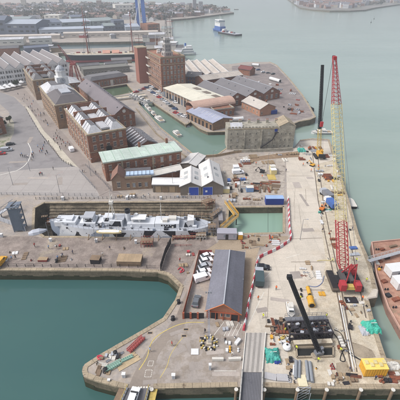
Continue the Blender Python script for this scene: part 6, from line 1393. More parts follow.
scatter(40, [(240,236),(286,234),(284,243),(262,248),(240,250),(238,243)], ['pallet_load','crate','drum','steel_beam_stack','bulk_bag','hose_coil','sheet_stack'], ['white','rusty','brown','tan','dark','pale','grey','faded red'], 'in the clutter between the green pool and the striped barriers')
scatter(60, [(305,150),(330,144),(339,170),(346,200),(322,204),(315,170)], ['pallet_load','crate','drum','generator','hose_coil','steel_beam_stack','bulk_bag','pipe_bundle'], ['dark','white','rusty','yellow','grey','brown','pale','dark'], 'in the gear crowding the far end of the jetty', [(314,152,323,163)])
scatter(22, [(298,146),(311,142),(312,160),(300,166)], ['pallet_load','crate','hose_coil','sheet_stack','bulk_bag','drum'], ['white','pale','rusty','grey','dark'], 'beside the small teal sheet at the far jetty corner')
scatter(26, [(318,206),(330,206),(350,214),(362,262),(346,262),(328,262)], ['pallet_load','crate','drum','hose_coil','sheet_stack','bulk_bag'], ['grey','white','dark','rusty','pale','green'], 'on the worn concrete under the red boom', [(336,222,350,276)])
scatter(26, [(300,262),(322,262),(324,296),(300,300)], ['pallet_load','crate','drum','hose_coil','sheet_stack','bulk_bag'], ['yellow','rusty','grey','tan','dark','white','pale'], 'left of the red crane tracks')
scatter(30, [(356,296),(366,300),(370,318),(360,316),(344,318),(340,300)], ['sheet_stack','crate','drum','hose_coil','bulk_bag'], ['rusty','dark','tan','pale','grey'], 'on the jetty below the red crane')
scatter(20, [(287,360),(295,356),(295,384),(287,384)], ['crate','drum','sheet_stack','hose_coil'], ['white','grey','dark','tan'], 'between the slabs and the grey pipes')
scatter(20, [(330,372),(360,376),(358,385),(328,385)], ['sheet_stack','crate','drum','steel_beam_stack','bulk_bag'], ['rusty','brown','tan','pale','dark'], 'along the jetty edge left of the yellow container')
scatter(14, [(336,328),(346,330),(352,352),(338,352)], ['hose_coil','sheet_stack','drum','crate'], ['dark','rusty','pale','grey'], 'right of the dark piling frame')
scatter(26, [(268,322),(284,318),(288,334),(272,336)], ['steel_beam_stack','crate','hose_coil','pipe_bundle'], ['rusty','brown','dark'], 'in the brown heap between the ramp and the piling frame')
scatter(20, [(270,338),(292,336),(290,346),(270,345)], ['pallet_load','drum','sheet_stack','crate'], ['grey','white','rusty','yellow'], 'behind the teal tarpaulin')
scatter(12, [(378,372),(399,374),(399,384),(380,384)], ['sheet_stack','bulk_bag','crate'], ['pale','tan','rusty','dark'], 'at the bottom right corner of the jetty')
scatter(24, [(2,244),(60,246),(150,248),(156,262),(120,262),(2,262)], ['crate','pallet_load','sheet_stack','drum','steel_beam_stack'], ['dark','faded red','tan','brown','white','grey'], 'on the brown quay between the dry dock and the basin', [(84,250,132,266)])
scatter(7, [(172,250),(196,250),(188,280),(176,276)], ['sheet_stack','crate','pallet_load'], ['pink','faded red','tan','pale'], 'on the quay left of the fenced car yard')
scatter(18, [(96,362),(118,350),(122,360),(112,374),(94,374)], ['steel_beam_stack','crate','sheet_stack','drum'], ['tan','pale','grey','dark','brown'], 'on the tip of the lower left quay', [(102,360,121,372)])
scatter(9, [(222,340),(240,336),(240,352),(224,354)], ['crate','sheet_stack','drum','bulk_bag'], ['yellow','white','dark','grey'], 'between the lighting mast and the ramp')
scatter(6, [(215,322),(242,322),(242,330),(215,332)], ['sheet_stack','crate','drum'], ['grey','tan','pale'], 'in front of the brick hall gable')
scatter(22, [(246,68),(276,68),(300,100),(284,116),(270,100)], ['crate','skip','generator','sheet_stack','pipe_bundle'], ['dark','white','rusty','grey','faded red'], 'scattered on the upper quay')
scatter(14, [(282,106),(300,104),(308,112),(290,118)], ['crate','skip','generator','steel_beam_stack','pipe_bundle'], ['dark','grey','rusty'], 'in the gear near the upper quay corner')
scatter(18, [(150,192.5),(224,196.5),(224,197.5),(100,197.8)], ['crate','pallet_load','drum'], ['dark','tan','white','grey'], 'along the strip above the dry dock')
for x, y, lab in ((241,163,'left'),(243.7,162.8,'second'),(246.4,162.6,'third'),(249,162.4,'right')): t = put('portable_toilet', 'white', x, y, f'in the short row by the stone wall, {lab} of four', 0)
# containers
def container(lab, a, b, D, h, m_, roofm=None, z=0, name='shipping_container', ribs=True, cat='container', grp=None):
    a_, b_ = P(a[0], a[1], z), P(b[0], b[1], z); W_ = (b_-a_).length; t = thing(name, lab, cat, (a_.x, a_.y, z), ang(a_, b_), grp); part('body', MB().bb(0, W_, 0, D, .15, h), m_, t); part('roof', MB().bb(-.05, W_+.05, -.05, D+.05, h, h+.08), roofm or m_, t)
    n = int(W_/.5)
    if ribs:
        for k in range(n): part('rib', MB().bb((k+.5)*W_/n-.06, (k+.5)*W_/n+.06, -.06, -.002, .25, h-.1), m_, t)
    for s in (0, 1): part('door_leaf', MB().bb(W_+.002, W_+.05, .08+s*D/2, D/2-.08+s*D/2, .25, h-.15), m_, t)
    part('base_rail', MB().bb(0, W_, 0, .15, 0, .15).bb(0, W_, D-.15, D, 0, .15), DARK, t); return t
container('long blue container with a paler roof at the corner of the green pool', (265.5,205),(283.3,205), 2.6, 2.7, BLUE, mat('pale_blue_roof', (150, 176, 214), .6, .08, k=.85))
c_ = container('yellow container-shaped tank box at the bottom right of the jetty', (363.5,377),(386,376.5), 2.6, 2.5, YEL, mat('light_yellow_top', (240, 204, 110), .6, .1, k=.88))
for k in range(5): part('roof_hatch', MB().box((.7+k*.95, 1.3+.3*(-1)**k, 2.7), (.7, .9, .3)), CREAMP, c_)
container('cream cabin beside the lamp post in the works area, farther of two', (270.5,171.5),(275.5,171.3), 2.4, 2.2, CREAMP, OFFW, ribs=False, cat='cabin', name='site_cabin'); container('cream cabin beside the lamp post in the works area, nearer of two', (271,175),(276.5,174.8), 2.6, 2.2, CREAMP, WHITE, ribs=False, cat='cabin', name='site_cabin')
slabthing('timber_mat', 'large pale timber mat in front of the cream cabins', 'mat', (268.5,180),(276.5,180), 5, .12, YELP)
container('small white cabin right of the blue-door sheds', (233.5,172),(239,171.8), 2.6, 2.3, WHITE, WHITE, ribs=False, cat='cabin', name='site_cabin'); container('small cream van-sized box next to the twin sheds', (223,193.5),(229.5,193.5), 2, 2, CREAMP, OFFW, ribs=False, cat='cabin', name='site_cabin')
container('small pale blue box at the front of the works area', (246.5,192.5),(253.5,192.3), 2, 2, mat('dusty_blue', (120, 150, 190), .6, .1, k=.85), OFFW, ribs=False, cat='cabin', name='site_cabin')
container('yellow and white kiosk beside the grey portable cabin', (238,240),(242.5,240), 1.6, 2, YEL, WHITE, ribs=False, cat='cabin', name='kiosk'); container('blue container by the gable of the small house on the upper quay', (271,114.5),(277,114), 2.5, 2.4, BLUE, BLUEM)
container('grey-green hut roofed in tan boards at the basin edge', (117,266),(141,266.5), 3.6, 1.7, WOOD, TAN, ribs=False, cat='hut', name='quay_hut'); container('small dark hut at the basin edge left of the tan-roofed hut', (90.5,264),(99.5,264.5), 2.2, 1.6, DARK, WOOD, ribs=False, cat='hut', name='quay_hut')
container('long flat orange-red trailer bed left of the small dark hut', (38,262),(47,262), 1.4, .7, REDD, TAN, ribs=False, cat='trailer', name='trailer')
# tarpaulins over plant
def tarp(lab, x, y, w, d, h, m_=TEAL, seed=1, z=0):
    rnd = random.Random(seed); p = P(x, y, z); t = thing('tarpaulin', lab, 'tarpaulin', (p.x, p.y, z), 0); n = 16; vs = []; fs = []
    for i in range(n+1):
        for j in range(n+1):
            u, v = i/n-.5, j/n-.5; e = 1-max(abs(u), abs(v))*2; hh_ = h*(min(1, e*3.2)**.6)*(0.72+.28*math.sin(u*7+seed)*math.cos(v*6))+rnd.uniform(-.07, .07)
            if e <= 0: hh_ = .03+rnd.uniform(0, .05)
            k = 1+.07*math.sin(j*1.7+seed); vs.append((u*w*k+rnd.uniform(-.05, .05), v*d*(1+.07*math.sin(i*1.3))+rnd.uniform(-.05, .05), max(.03, hh_)))
    for i in range(n):
        for j in range(n): a_ = i*(n+1)+j; fs.append((a_, a_+n+1, a_+n+2, a_+1))
    part('sheet', MB().add(vs, fs), m_, t); part('ridge_pole', MB().tube((-w*.2, 0, h*.9), (w*.25, .1, h*.96), .09, 6), OFFW, t); part('weight', MB().box((w*.3, -d*.46, .15), (.5, .3, .25)), CONCD, t); return t
tarp('crumpled teal tarpaulin right of the pale ramp', 272.5,356, 3.3, 3.6, 1.5, TEAL, 2); tarp('dark blue sheet tucked beside the near teal tarpaulin', 277.5,361.5, 1.5, 1.4, .8, BLUE, 5); tarp('teal tarpaulin on the right side of the jetty', 371,328, 4.0, 3.6, 1.9, mat('green_tarpaulin', (70, 178, 156), .6, .15, 1.2, .5, k=.84), 3); tarp('grey sheet beside the right-hand teal tarpaulin', 364,331, 1.9, 2.8, .9, GREYL, 8); tarp('small teal sheet at the far corner of the jetty', 301.5,151, 3.6, 3.4, 1.8, TEAL, 7)
tarp('pale heap of sheeting at the right edge beyond the yellow container', 394,366, 2.6, 2.0, .7, OFFW, 11)
# grey pipes, yellow cylinders, red drums, lattice ladder
def pipe_thing(name, lab, pts, r, m_, z=.35, cat='pipe', ends=None):
    a = P(*pts[0]); t = thing(name, lab, cat, (a.x, a.y, 0)); q = [P(*p)-a+Vector((0, 0, z)) for p in pts]
    for u, v in zip(q, q[1:]): part('pipe', MB().tube(u, v, r, 12), m_, t)
    if ends: d = (q[-1]-q[-2]).normalized(); part('open_end', MB().tube(q[-1], q[-1]+d*.03, r*.8, 12), BLACK, t); part('flange', MB().tube(q[0]-d*.1, q[0], r*1.15, 12), ends, t); part('flange', MB().tube(q[-1]-d*.25, q[-1]-d*.1, r*1.12, 12), ends, t)
    return t
PG = mat('pipe_grey', (140, 144, 150), .55, .12, 1, .1, k=.82)
for a_, b_, r_, lab in (((296,362),(295.5,379),.4,'big grey pipe lying at the jetty edge, leftmost'),((299.5,361.5),(299,379),.3,'grey pipe lying at the jetty edge, second from left'),((306,362),(308,382),.35,'grey pipe lying at the jetty edge, second from right'),((309.5,363),(312,383),.38,'big grey pipe lying at the jetty edge, rightmost'),((293.5,366),(293,376),.16,'thin white pipe beside the grey pipes')): pipe_thing('pipe', lab, (a_, b_), r_, PG if 'white' not in lab else WHITE)
pipe_thing('yellow_cylinder', 'large yellow cylinder with a dark open end, the nearer of two', ((309.5,300),(311.5,308)), .85, YEL, .85, 'cylinder', YELP); pipe_thing('yellow_cylinder', 'smaller yellow cylinder with a dark open end, the farther of two', ((307.5,289),(309.5,296)), .5, YEL, .55, 'cylinder', YELP)
pipe_thing('yellow_cylinder', 'short yellow cylinder beside the white speedboat', ((298,319),(299.5,322.5)), .4, mat('lemon_paint', (226, 214, 90), .55, .1, k=.86), .45, 'cylinder', YELP)
t = put('drum', 'yellow', 316, 369, 'standing alone below the pit'); 
for k, (x, y) in enumerate(((330.5,366.5),(333,367),(331.6,369.3),(334,369.3),(332,364.6))): put('drum', 'red', x, y, 'in the red cluster right of the pit')
a = P(297.5,388); t = thing('lattice_ladder', 'pale lattice ladder frame hanging down the quay wall', 'ladder', (a.x, a.y, 0)); mb = MB(); b = P(310,388)-a
for x in (0, b.x): mb.tube((x, -.15, -6), (x, -.15, .6), .1, 6); mb.tube((x, -.9, -6), (x, -.9, -.4), .07, 5)
part('stiles', mb, GREYL, t)
for k in range(7): part('rung', MB().tube((0, -.15, -5.6+k), (b.x, -.15, -5.6+k), .06, 5).tube((0, -.9, -5.6+k), (b.x, -.15, -4.6+k), .04, 4), GREYL, t)
# white pipes & hoses
def hose(lab, pts, r, m_, z=.12, name='hose'):
    q = [P(*p) for p in arc(pts, 5)]; a = q[0]; one(name, lab, 'hose' if name == 'hose' else 'pipe', MB().path([p-a+Vector((0, 0, z)) for p in q], r, 5), m_, (a.x, a.y, 0))
hose('thin white pipeline running down the middle of the jetty', ((339,296),(343,318),(348,342),(354,372)), .13, WHITE, name='pipeline'); hose('second thin pale pipeline beside the white one', ((341,298),(345.5,320),(350,342),(356,368)), .1, OFFW, name='pipeline')
hose('thick black hose looping from the piling frame', ((333,333),(338,340),(342,352),(345,361),(340,360),(344,350),(352,356),(362,361)), .1, BLACK); hose('black hose curving past the right of the pit', ((334,330),(341,334),(346,345),(352,354),(363,362)), .08, BLACK); hose('pale hose lying across the concrete left of the red crane', ((302,272),(308,280),(316,276),(324,284)), .06, OFFW)
hose('dark cable running from the white pump unit', ((286,342),(290,334),(291,326),(292,320)), .07, BLACK); hose('blue hose beside the yellow cylinders', ((308,286),(316,287),(322,283),(324,276)), .07, BLUEM); hose('yellow pipe run crossing toward the red boom foot', ((317,261),(324,260.5),(334,261)), .14, CREAMP, name='pipeline')
# white pump unit
p = P(286.5,349); t = thing('pump_unit', 'white domed pump unit on dark wheels beside the teal tarpaulin', 'pump', (p.x, p.y, 0)); part('dome', MB().lathe([(.95, .5), (1.0, .9), (.75, 1.35), (.3, 1.5)], 16), WHITE, t); part('base', MB().lathe([(.7, 0), (.8, .5)], 12), DARK, t); part('suction_arm', MB().tube((.5, .3, .8), (1.3, 1.9, .6), .14, 8), DARK, t); part('cap', MB().lathe([(.25, 1.5), (.2, 1.65)], 10), DARK, t)
slabthing('pallet_stack', 'blue and white pallet stack right of the crane boom, farther', 'pallets', (350.5,250),(357.5,249.5), 1.2, .5, BLUEM); slabthing('pallet_stack', 'pale blue pallet stack right of the crane boom, nearer', 'pallets', (350,256.5),(358,256), 1, .4, GREYL)
# blue-grey stair tower at the dock head
p = P(20,232); t = thing('stair_tower', 'blue-grey steel stair tower at the left end of the dry dock', 'stair tower', (p.x-1.8, p.y, 0), R(8)); H_ = 9.5
for x in (0, 3.2):
    for y in (0, 3): part('post', MB().bb(x-.14, x+.14, y-.14, y+.14, -2, H_), BLUEG, t)
for k in range(5):
    z = k*2.1; part('landing', MB().bb(-.1, 3.3, -.1, 3.1, z+.9, z+1.0), BLUEG, t); part('brace', MB().tube((0, 0, z), (3.2, 0, z+2.1), .1, 5).tube((3.2, 0, z), (0, 0, z+2.1), .1, 5), GREYL, t); part('stair_flight', MB().slab([(.2, .3+(k % 2)*1.3, z+1), (3, .3+(k % 2)*1.3, z+3.1), (3, 1.3+(k % 2)*1.3, z+3.1), (.2, 1.3+(k % 2)*1.3, z+1)], .12), DARK, t)
part('front_screen', MB().bb(.2, 3.0, -.2, -.15, .5, H_-.4), mat('screen_slate', (96, 108, 122), .6, .15, k=.8), t); part('roof', MB().bb(-.4, 3.6, -.4, 3.4, H_, H_+.25), BLUEG, t)
a, b = P(-14,224), P(17,211); t = thing('access_bridge', 'grey sloping access bridge leading left from the stair tower', 'bridge', (a.x, a.y, 0), ang(a, b)); L = (b-a).length; part('deck', MB().slab([(0, -.9, .6), (L, -.9, 3.6), (L, .9, 3.6), (0, .9, .6)], .2), GREYL, t)
for s in (-.9, .9): part('handrail', MB().tube((0, s, 1.7), (L, s, 4.7), .07, 5), GREYM, t); part('truss', MB().path([(L*k/8, s, (.6+3*k/8)+(1.1 if k % 2 else 0)) for k in range(9)], .06, 4), GREYM, t)
for k in (1, 3, 5): part('support', MB().tube((L*k/6, 0, 0), (L*k/6, 0, .6+3*k/6), .15, 6), BLUEG, t)
fence('hoarding', 'slanting pale screen panels at the dry dock head', 'fence', PL((0,221),(14,226),(26,231.5)), 2.0, BLUEG, GREYL, 2.2)
# small pale upturned boat
p = P(30,234.5); t = thing('covered_boat', 'pale pointed sheeted boat lying at the left end of the dry dock', 'boat', (p.x, p.y, .1), R(24)); part('cover', MB().loft([[(x, -w_, 0), (x, -w_*.8, hh_*.6), (x, 0, hh_), (x, w_*.8, hh_*.6), (x, w_, 0)] for x, w_, hh_ in ((-.4, .7, .8), (1, 1.3, 1.5), (3, 1.35, 1.5), (4.6, .7, 1.0), (5.6, .05, .6))]), mat('pale_sheeting', (186, 190, 200), .7, .08, k=.86), t); part('keel_strip', MB().tube((0, 0, .95), (5.4, 0, .7), .06, 4), GREYM, t)
# red scaffold beside ship
def scaffold(lab, a, b, D, h, m_, bays=4, lifts=2, z=0, deckm=WOOD, name='scaffold'):
    a_, b_ = P(*a), P(*b); W_ = (b_-a_).length; t = thing(name, lab, 'scaffold', (a_.x, a_.y, z), ang(a_, b_))
    for i in range(bays+1):
        for y in (0, D): part('standard', MB().tube((W_*i/bays, y, 0), (W_*i/bays, y, h), .06, 5), m_, t)
    for l in range(1, lifts+1):
        for y in (0, D): part('ledger', MB().tube((0, y, h*l/lifts-.1), (W_, y, h*l/lifts-.1), .06, 5), m_, t)
        part('platform', MB().bb(0, W_, .05, D-.05, h*l/lifts-.9 if l == lifts else h*l/lifts-.15, h*l/lifts-.84 if l == lifts else h*l/lifts-.09), deckm, t)
    for i in range(bays): part('brace', MB().tube((W_*i/bays, 0, 0), (W_*(i+1)/bays, 0, h), .05, 4), m_, t)
    return t
scaffold('red scaffold frame standing on the quay against the warship', (141,247.5),(153,247.3), 2.6, 2.6, REDD); scaffold('red scaffold at the stern end of the dry dock', (173,240),(196,239.5), 1.2, 1.8, REDD, 6)
scaffold('dark timber shoring frame at the far right wall of the dry dock', (165,213),(212,212.5), 1.4, 2.4, DARK, 12, 1, -2.6); scaffold('dark timber shoring frame along the far wall of the dry dock', (98,213),(160,212.8), 1.4, 2.2, DARK, 16, 1, -2.6)
scaffold('grey scaffold tower at the caisson between dock and pool', (208,236),(216,236), 2.6, 4.2, GREYM, 3, 3); scaffold('grey scaffold walkway beside the crooked yellow gangway', (213,222),(222,215), 1.6, 3.2, GREYM, 4, 2); scaffold('rusty scaffold stack above the dry dock end', (206,210),(215,207), 3, 3.6, RUST, 3, 2)
scaffold('pale scaffold on the right side of the warship stern', (196,240),(206,240), 2.4, 2.4, OFFW, 3, 2)
# caisson clutter
slabthing('caisson', 'dark rusty caisson closing the end of the dry dock', 'caisson', (214.6,236),(219.5,236), 15.5, 1.2, mat('caisson_brown', (108, 98, 92), .8, .25, 1, .3, stain=(150,140,130), stain_scale=.6, k=.8))
slabthing('walkway', 'grey steel walkway slab above the caisson', 'walkway', (218.5,224),(223,224), 8, 1.5, mat('walkway_grey', (140, 136, 138), .7, .15, k=.82))
# crooked yellow gangway
t = thing('yellow_gangway', 'bright yellow crooked gangway beside the green pool', 'gangway', tuple(P(226,204)), 0); a = P(226,204)
q = [P(226.5,204.5)-a, P(236.5,218)-a, P(222,231)-a]
for u, v in zip(q, q[1:]):
    d = v-u; az = math.atan2(d.y, d.x); m = (u+v)/2; part('deck', MB().box((m.x, m.y, .9), (d.length, 1.5, .14), rz=az), mat('gangway_deck', (150, 138, 110), .8, .1, k=.8), t)
    n = Vector((-d.y, d.x, 0)).normalized()*.8
    for s in (-1, 1):
        uu_, vv_ = u+n*s, v+n*s
        for z in (.8, 1.4, 1.95): part('rail', MB().tube(uu_+Vector((0, 0, z)), vv_+Vector((0, 0, z)), .09, 5), CREAMP if z < 1 else YEL, t)
        for k in range(6): w_ = uu_.lerp(vv_, k/5); part('rail_post', MB().tube(w_+Vector((0, 0, .8)), w_+Vector((0, 0, 2)), .06, 4), YEL, t)
for k in (0, 1, 2): part('support', MB().tube(q[k]+Vector((0, 0, -4)), q[k]+Vector((0, 0, .9)), .2, 6), DARK, t)
hose('long white pole lying across the green pool wall', ((268,206),(268,233)), .06, DARK, .05, 'pipeline')
# lower-left quay things
def truss_pile(lab, a, b, w, h, m_, name='truss', n=8):
    a_, b_ = P(*a), P(*b); t = thing(name, lab, 'truss', (a_.x, a_.y, 0), ang(a_, b_)); L = (b_-a_).length
    for y in (-w/2, w/2):
        for z in (.15, h): part('chord', MB().tube((0, y, z), (L, y, z), .09, 5), m_, t)
    for k in range(n):
        x0_, x1_ = L*k/n, L*(k+1)/n; part('lacing', MB().tube((x0_, -w/2, h), (x1_, w/2, h), .06, 4).tube((x0_, -w/2, .15), (x1_, -w/2, h), .06, 4).tube((x0_, w/2, .15), (x1_, w/2, h), .06, 4).tube((x0_, -w/2, h), (x0_, w/2, h), .06, 4), m_, t)
    part('deck_boards', MB().bb(.1, L-.1, -w/2+.1, w/2-.1, .2, .3), m_, t)
    return t
truss_pile('long red lattice truss lying near the left quay edge', (128.5,352.5),(143.5,338), 1.1, .8, mat('dusty_red', (168, 84, 80), .7, .15, k=.82)); truss_pile('pale green lattice gangway section lying on the lower left quay', (105,371.5),(121,362.5), 1.0, .7, mat('pale_green_steel', (150, 186, 170), .6, .1, k=.84)); truss_pile('greenish lattice section continuing beside the pale planks', (121.5,362),(133,356.5), .6, .5, mat('pale_green_steel', (150, 186, 170)), n=6)
for k, (a_, b_, lab) in enumerate((((112,368),(136,353),'long pale plank deck on the lower left quay, nearest the water'),((118,369.5),(140,357),'long pale plank deck on the lower left quay, nearest the road'),((106,362),(124,352),'narrow grey plank deck behind the pale green gangway'))):
    aa, bb_ = P(*a_), P(*b_); L = (bb_-aa).length; t = thing('plank_deck', lab, 'planks', (aa.x, aa.y, .03), ang(aa, bb_)); w_ = 1.3 if k < 2 else .6
    for j in range(5): part('plank', MB().bb(.1*(j % 2), L-.15*(j % 3), -w_/2+j*w_/5, -w_/2+(j+.88)*w_/5, 0, .1), mat('pale_plank', (188, 168, 136), .85, .12, 1, .2, k=.84) if k < 2 else GREYM, t)
for x, y, lab in ((105.5,371.5,'black iron bollard at the end of the pale green gangway'),(115.5,354.5,'black iron bollard near the left quay edge'),(178.5,303,'black bollard on the inner basin edge'),(173,319.5,'black bollard at the bend of the basin edge'),(57,262,'black bollard on the long basin edge')): p = P(x, y); t = thing('bollard', lab, 'bollard', (p.x, p.y, .02)); part('post', MB().lathe([(.42, 0), (.36, .15), (.3, .7), (.48, .8), (.5, .95), (.2, 1.1)], 12), BLACK, t); part('base_plate', MB().lathe([(.62, 0), (.62, .05)], 12), DARK, t)
hose('heap of pink rope near the quay tip', ((97,357),(100,356),(103,358),(100,360),(97.5,358),(101,357)), .16, PINK, .2)
hose('heap of red netting on the quay left of the car yard', ((178,270),(181,268),(184,271),(180,273),(183,269)), .14, PINK, .2)
# drain covers
for x, y, lab in ((186,329.5,'far'),(184,336,'near'),(202,338,'right'),(150,333,'left')): p = P(x, y); t = thing('drain_cover', f'small dark drain cover in the lower asphalt, {lab} one', 'drain cover', (p.x, p.y, .02)); part('frame', MB().box((0, 0, .01), (1.3, .7, .02)), TAN, t); part('grate', MB().box((0, 0, .02), (1.0, .45, .02)), DARK, t)
# stall tents at street head
random.seed(14)
for k in range(9):
    x, y = 1+k*2.6, 90-k*.6+(k % 2)*2.2; p = P(x, y); lab = f'white market tent at the head of the street by the white works'; t = thing('market_tent', lab, 'tent', (p.x, p.y, 0), .2, 'market tents at the head of the street')
    part('canopy', MB().loft([[(-2.2, -2.2, 2.5), (2.2, -2.2, 2.5), (2.2, 2.2, 2.5), (-2.2, 2.2, 2.5)], [(-.1, -.1, 3.9), (.1, -.1, 3.9), (.1, .1, 3.9), (-.1, .1, 3.9)]]), WHITE, t)
    for sx in (-2, 2):
        for sy in (-2, 2): part('pole', MB().tube((sx, sy, 0), (sx, sy, 2.5), .06, 4), GREYM, t)
# bow-wave of small things on upper quay: cylinders on trailers
pipe_thing('fuel_tank', 'long white tank lying on the open upper quay', ((270,80),(280,83)), 1.3, WHITE, 1.5, 'tank', GREYL); pipe_thing('fuel_tank', 'short white tank near the far edge of the upper quay', ((252,66),(259,66.5)), 1.2, WHITE, 1.4, 'tank', GREYL); pipe_thing('fuel_tank', 'white horizontal tank in front of the stone building roofline', ((232,122),(243,121)), 1.2, WHITE, 1.6, 'tank', GREYL)

random.seed(52)
for k in range(5): scaffold(['dark timber shoring at the far left corner of the dry dock','rusty staging at the left end of the dry dock','tan timber staging just left of the warship bow','dark staging frame against the left dock wall','grey staging frame low beside the warship bow'][k], (40+k*6, 214+(k % 3)*5), (46+k*6, 213.6+(k % 3)*5), 1.5, 2.0, (DARK, RUST, WOOD, DARK, GREYM)[k], 3, 2, -2.6)
bo = MB().lathe([(.16, 0), (.13, .1), (.12, .9), (.17, .95), (.1, 1.1)], 8).mesh('bollard', BLACK)
for k, (x, y) in enumerate([p for p in arc([(26.5,110),(33,122),(41,134.5),(48,143.5),(55,152),(62,160.5),(72,166.5)], 5)]):
    p = P(x, y); thing('bollard', 'black post in the line along the road side of the pale path', 'bollard', (p.x, p.y, .03), 0, 'black posts along the pale path', bo)
fence('railing', 'railing at the foot of the nearest storehouse along the street', 'railing', PL((86,166),(104,183),(112,193)), 1.2, GREYM, GREYM, 1.8, solid=False)
fence('railing', 'second railing running down the street to the dry dock', 'railing', PL((80,172),(96,190)), 1.2, GREYM, GREYM, 1.8, solid=False)
fence('canal_railing', 'pale railing along the lower bank of the canal', 'railing', PL((141,108),(160,131),(193,157.5)), 1.2, GREYL, GREYL, 3, solid=False)
fence('low_wall', 'long low tan wall behind the canal railing', 'wall', PL((136,109),(156,134),(190,161)), 1.0, STONE, CONCD, 4, th=.4)
# ============================================================ PEOPLE, FAR TOWN, TREES
def person_mesh(pose, seed):
    "one skinned body: feet, legs, trunk, arms, neck, head; fingers grown at each wrist"
    rnd = random.Random(seed); st = {'walk': .22, 'stand': .04, 'stride': .32}[pose]; ar = {'walk': .16, 'stand': .03, 'stride': .24}[pose]
    V = []; E_ = []; Rr = []
    def v(p, r, par=None):
        V.append(p); Rr.append(r); 
        if par is not None: E_.append((par, len(V)-1))
        return len(V)-1
    pel = v((0, 0, .95), (.15, .11)); ch = v((0, .01, 1.25), (.16, .11), pel); sh_ = v((0, 0, 1.42), (.15, .09), ch); nk = v((0, .01, 1.52), (.055, .055), sh_); hd = v((0, .03, 1.63), (.09, .1), nk); tp = v((0, .03, 1.73), (.07, .08), hd)
    hands = []
    for s in (-1, 1):
        hp = v((s*.09, 0, .88), (.1, .1), pel); kn = v((s*.1, s*st*.5+.03, .5), (.065, .07), hp); an = v((s*.1, s*st-.02*1, .1), (.042, .045), kn); v((s*.11, s*st+.14, .04), (.04, .03), an)
        so_ = v((s*.19, 0, 1.42), (.065, .065), sh_); el = v((s*.25, -s*ar*.5, 1.14), (.045, .045), so_); wr = v((s*.26, -s*ar+.05, .9), (.03, .03), el); pa = v((s*.26, -s*ar+.08, .82), (.036, .022), wr); hands.append(V[pa])
    me = bpy.data.meshes.new('body_src'); me.from_pydata(V, E_, []); o = bpy.data.objects.new('body_src', me); COL.objects.link(o)
    sk = o.modifiers.new('skin', 'SKIN'); 
    for i, r in enumerate(Rr): me.skin_vertices[0].data[i].radius = r
    me.skin_vertices[0].data[0].use_root = True
    sb_ = o.modifiers.new('sub', 'SUBSURF'); sb_.levels = 1; sb_.render_levels = 1
    bpy.context.view_layer.update(); dg = bpy.context.evaluated_depsgraph_get(); ev = o.evaluated_get(dg); m2 = bpy.data.meshes.new_from_object(ev)
    mb = MB(); mb.add([tuple(q.co) for q in m2.vertices], [tuple(p.vertices) for p in m2.polygons])
    for i, f_ in enumerate(mb.f):
        c = sum((Vector(mb.v[k]) for k in f_), Vector())/len(f_); arm = abs(c.x) > .2
        mb.m[i] = 3 if c.z < .1 else (2 if (c.z > 1.53 and not (c.z > 1.66 or c.y < .0)) or (arm and c.z < .9) or 1.49 < c.z <= 1.53 else (4 if c.z > 1.53 else (1 if c.z < .93 and not arm else 0)))
    for h, s in zip(hands, (-1, 1)):
        for k, ln in enumerate((.07, .08, .075, .06)):
            a = Vector(h)+Vector((s*.002, -.026+k*.018, -.02)); b = a+Vector((-s*.006, .004, -ln*.6)); mb.tube(a, b, .009, 5, 2); mb.tube(b, b+Vector((-s*.014, .01, -ln*.45)), .008, 5, 2, .006)
        a = Vector(h)+Vector((-s*.01, .03, .02)); mb.tube(a, a+Vector((-s*.012, .03, -.035)), .011, 5, 2); mb.tube(a+Vector((-s*.012, .03, -.035)), a+Vector((-s*.016, .036, -.065)), .009, 5, 2)
    mb.lathe([(.008, -.02), (.014, 0), (.006, .022)], 6, 2, (0, .128, 1.625))   # nose
    for s in (-1, 1): mb.box((s*.034, .118, 1.65), (.018, .012, .01), 4); mb.box((s*.094, .03, 1.63), (.014, .03, .05), 2)
    mb.box((0, .118, 1.585), (.045, .012, .01), 3)
    bpy.data.objects.remove(o); return mb
SKIN = mat('skin_tone', (196, 150, 124), .6, .05, 2, 0, k=.85); HAIR = mat('dark_hair', (50, 40, 34), .8, .1, 2, 0); SHOE = mat('dark_shoes', (36, 34, 34), .7, .1, 2, 0)
TROU = [mat('navy_trousers', (46, 50, 68), .8, .1, 2, 0), mat('black_trousers', (36, 36, 38), .8, .1, 2, 0), mat('tan_trousers', (150, 134, 108), .8, .1, 2, 0)]
COATS = {'black': mat('black_coat', (34, 34, 38), .8, .1, 2, 0), 'navy': mat('navy_coat', (44, 52, 84), .8, .1, 2, 0), 'grey': mat('grey_coat', (120, 120, 124), .8, .1, 2, 0), 'red': mat('red_coat', (160, 50, 50), .8, .1, 2, 0), 'white': mat('white_top', (222, 220, 216), .8, .05, 2, 0), 'pale blue': mat('pale_blue_top', (130, 160, 200), .8, .05, 2, 0), 'orange': mat('orange_vest', (226, 110, 50), .7, .05, 2, 0), 'yellow': mat('yellow_vest', (210, 220, 70), .7, .05, 2, 0)}
bodies = {p: person_mesh(p, i) for i, p in enumerate(('walk', 'stand', 'stride'))}; PM = {}
def person(x, y, coat, pose, place, rz=None, z=.03):
    k = (coat, pose, random.randrange(3))
    if k not in PM: PM[k] = bodies[pose].mesh('person', [COATS[coat], TROU[k[2]], SKIN, SHOE, HAIR])
    p = P(x, y); verb = {'walk': 'walking', 'stand': 'standing', 'stride': 'striding'}[pose]
    lab = f'person in {coat} {"vest" if coat in ("orange", "yellow") else ("top" if coat in ("white", "pale blue") else "coat")} {verb} {place}'
    return thing('person', lab, 'person', (p.x, p.y, z), random.uniform(0, 6.28) if rz is None else rz, f'people {place}', PM[k])
random.seed(77); dk = ['black', 'black', 'navy', 'grey', 'black', 'navy', 'red', 'white', 'pale blue', 'grey']
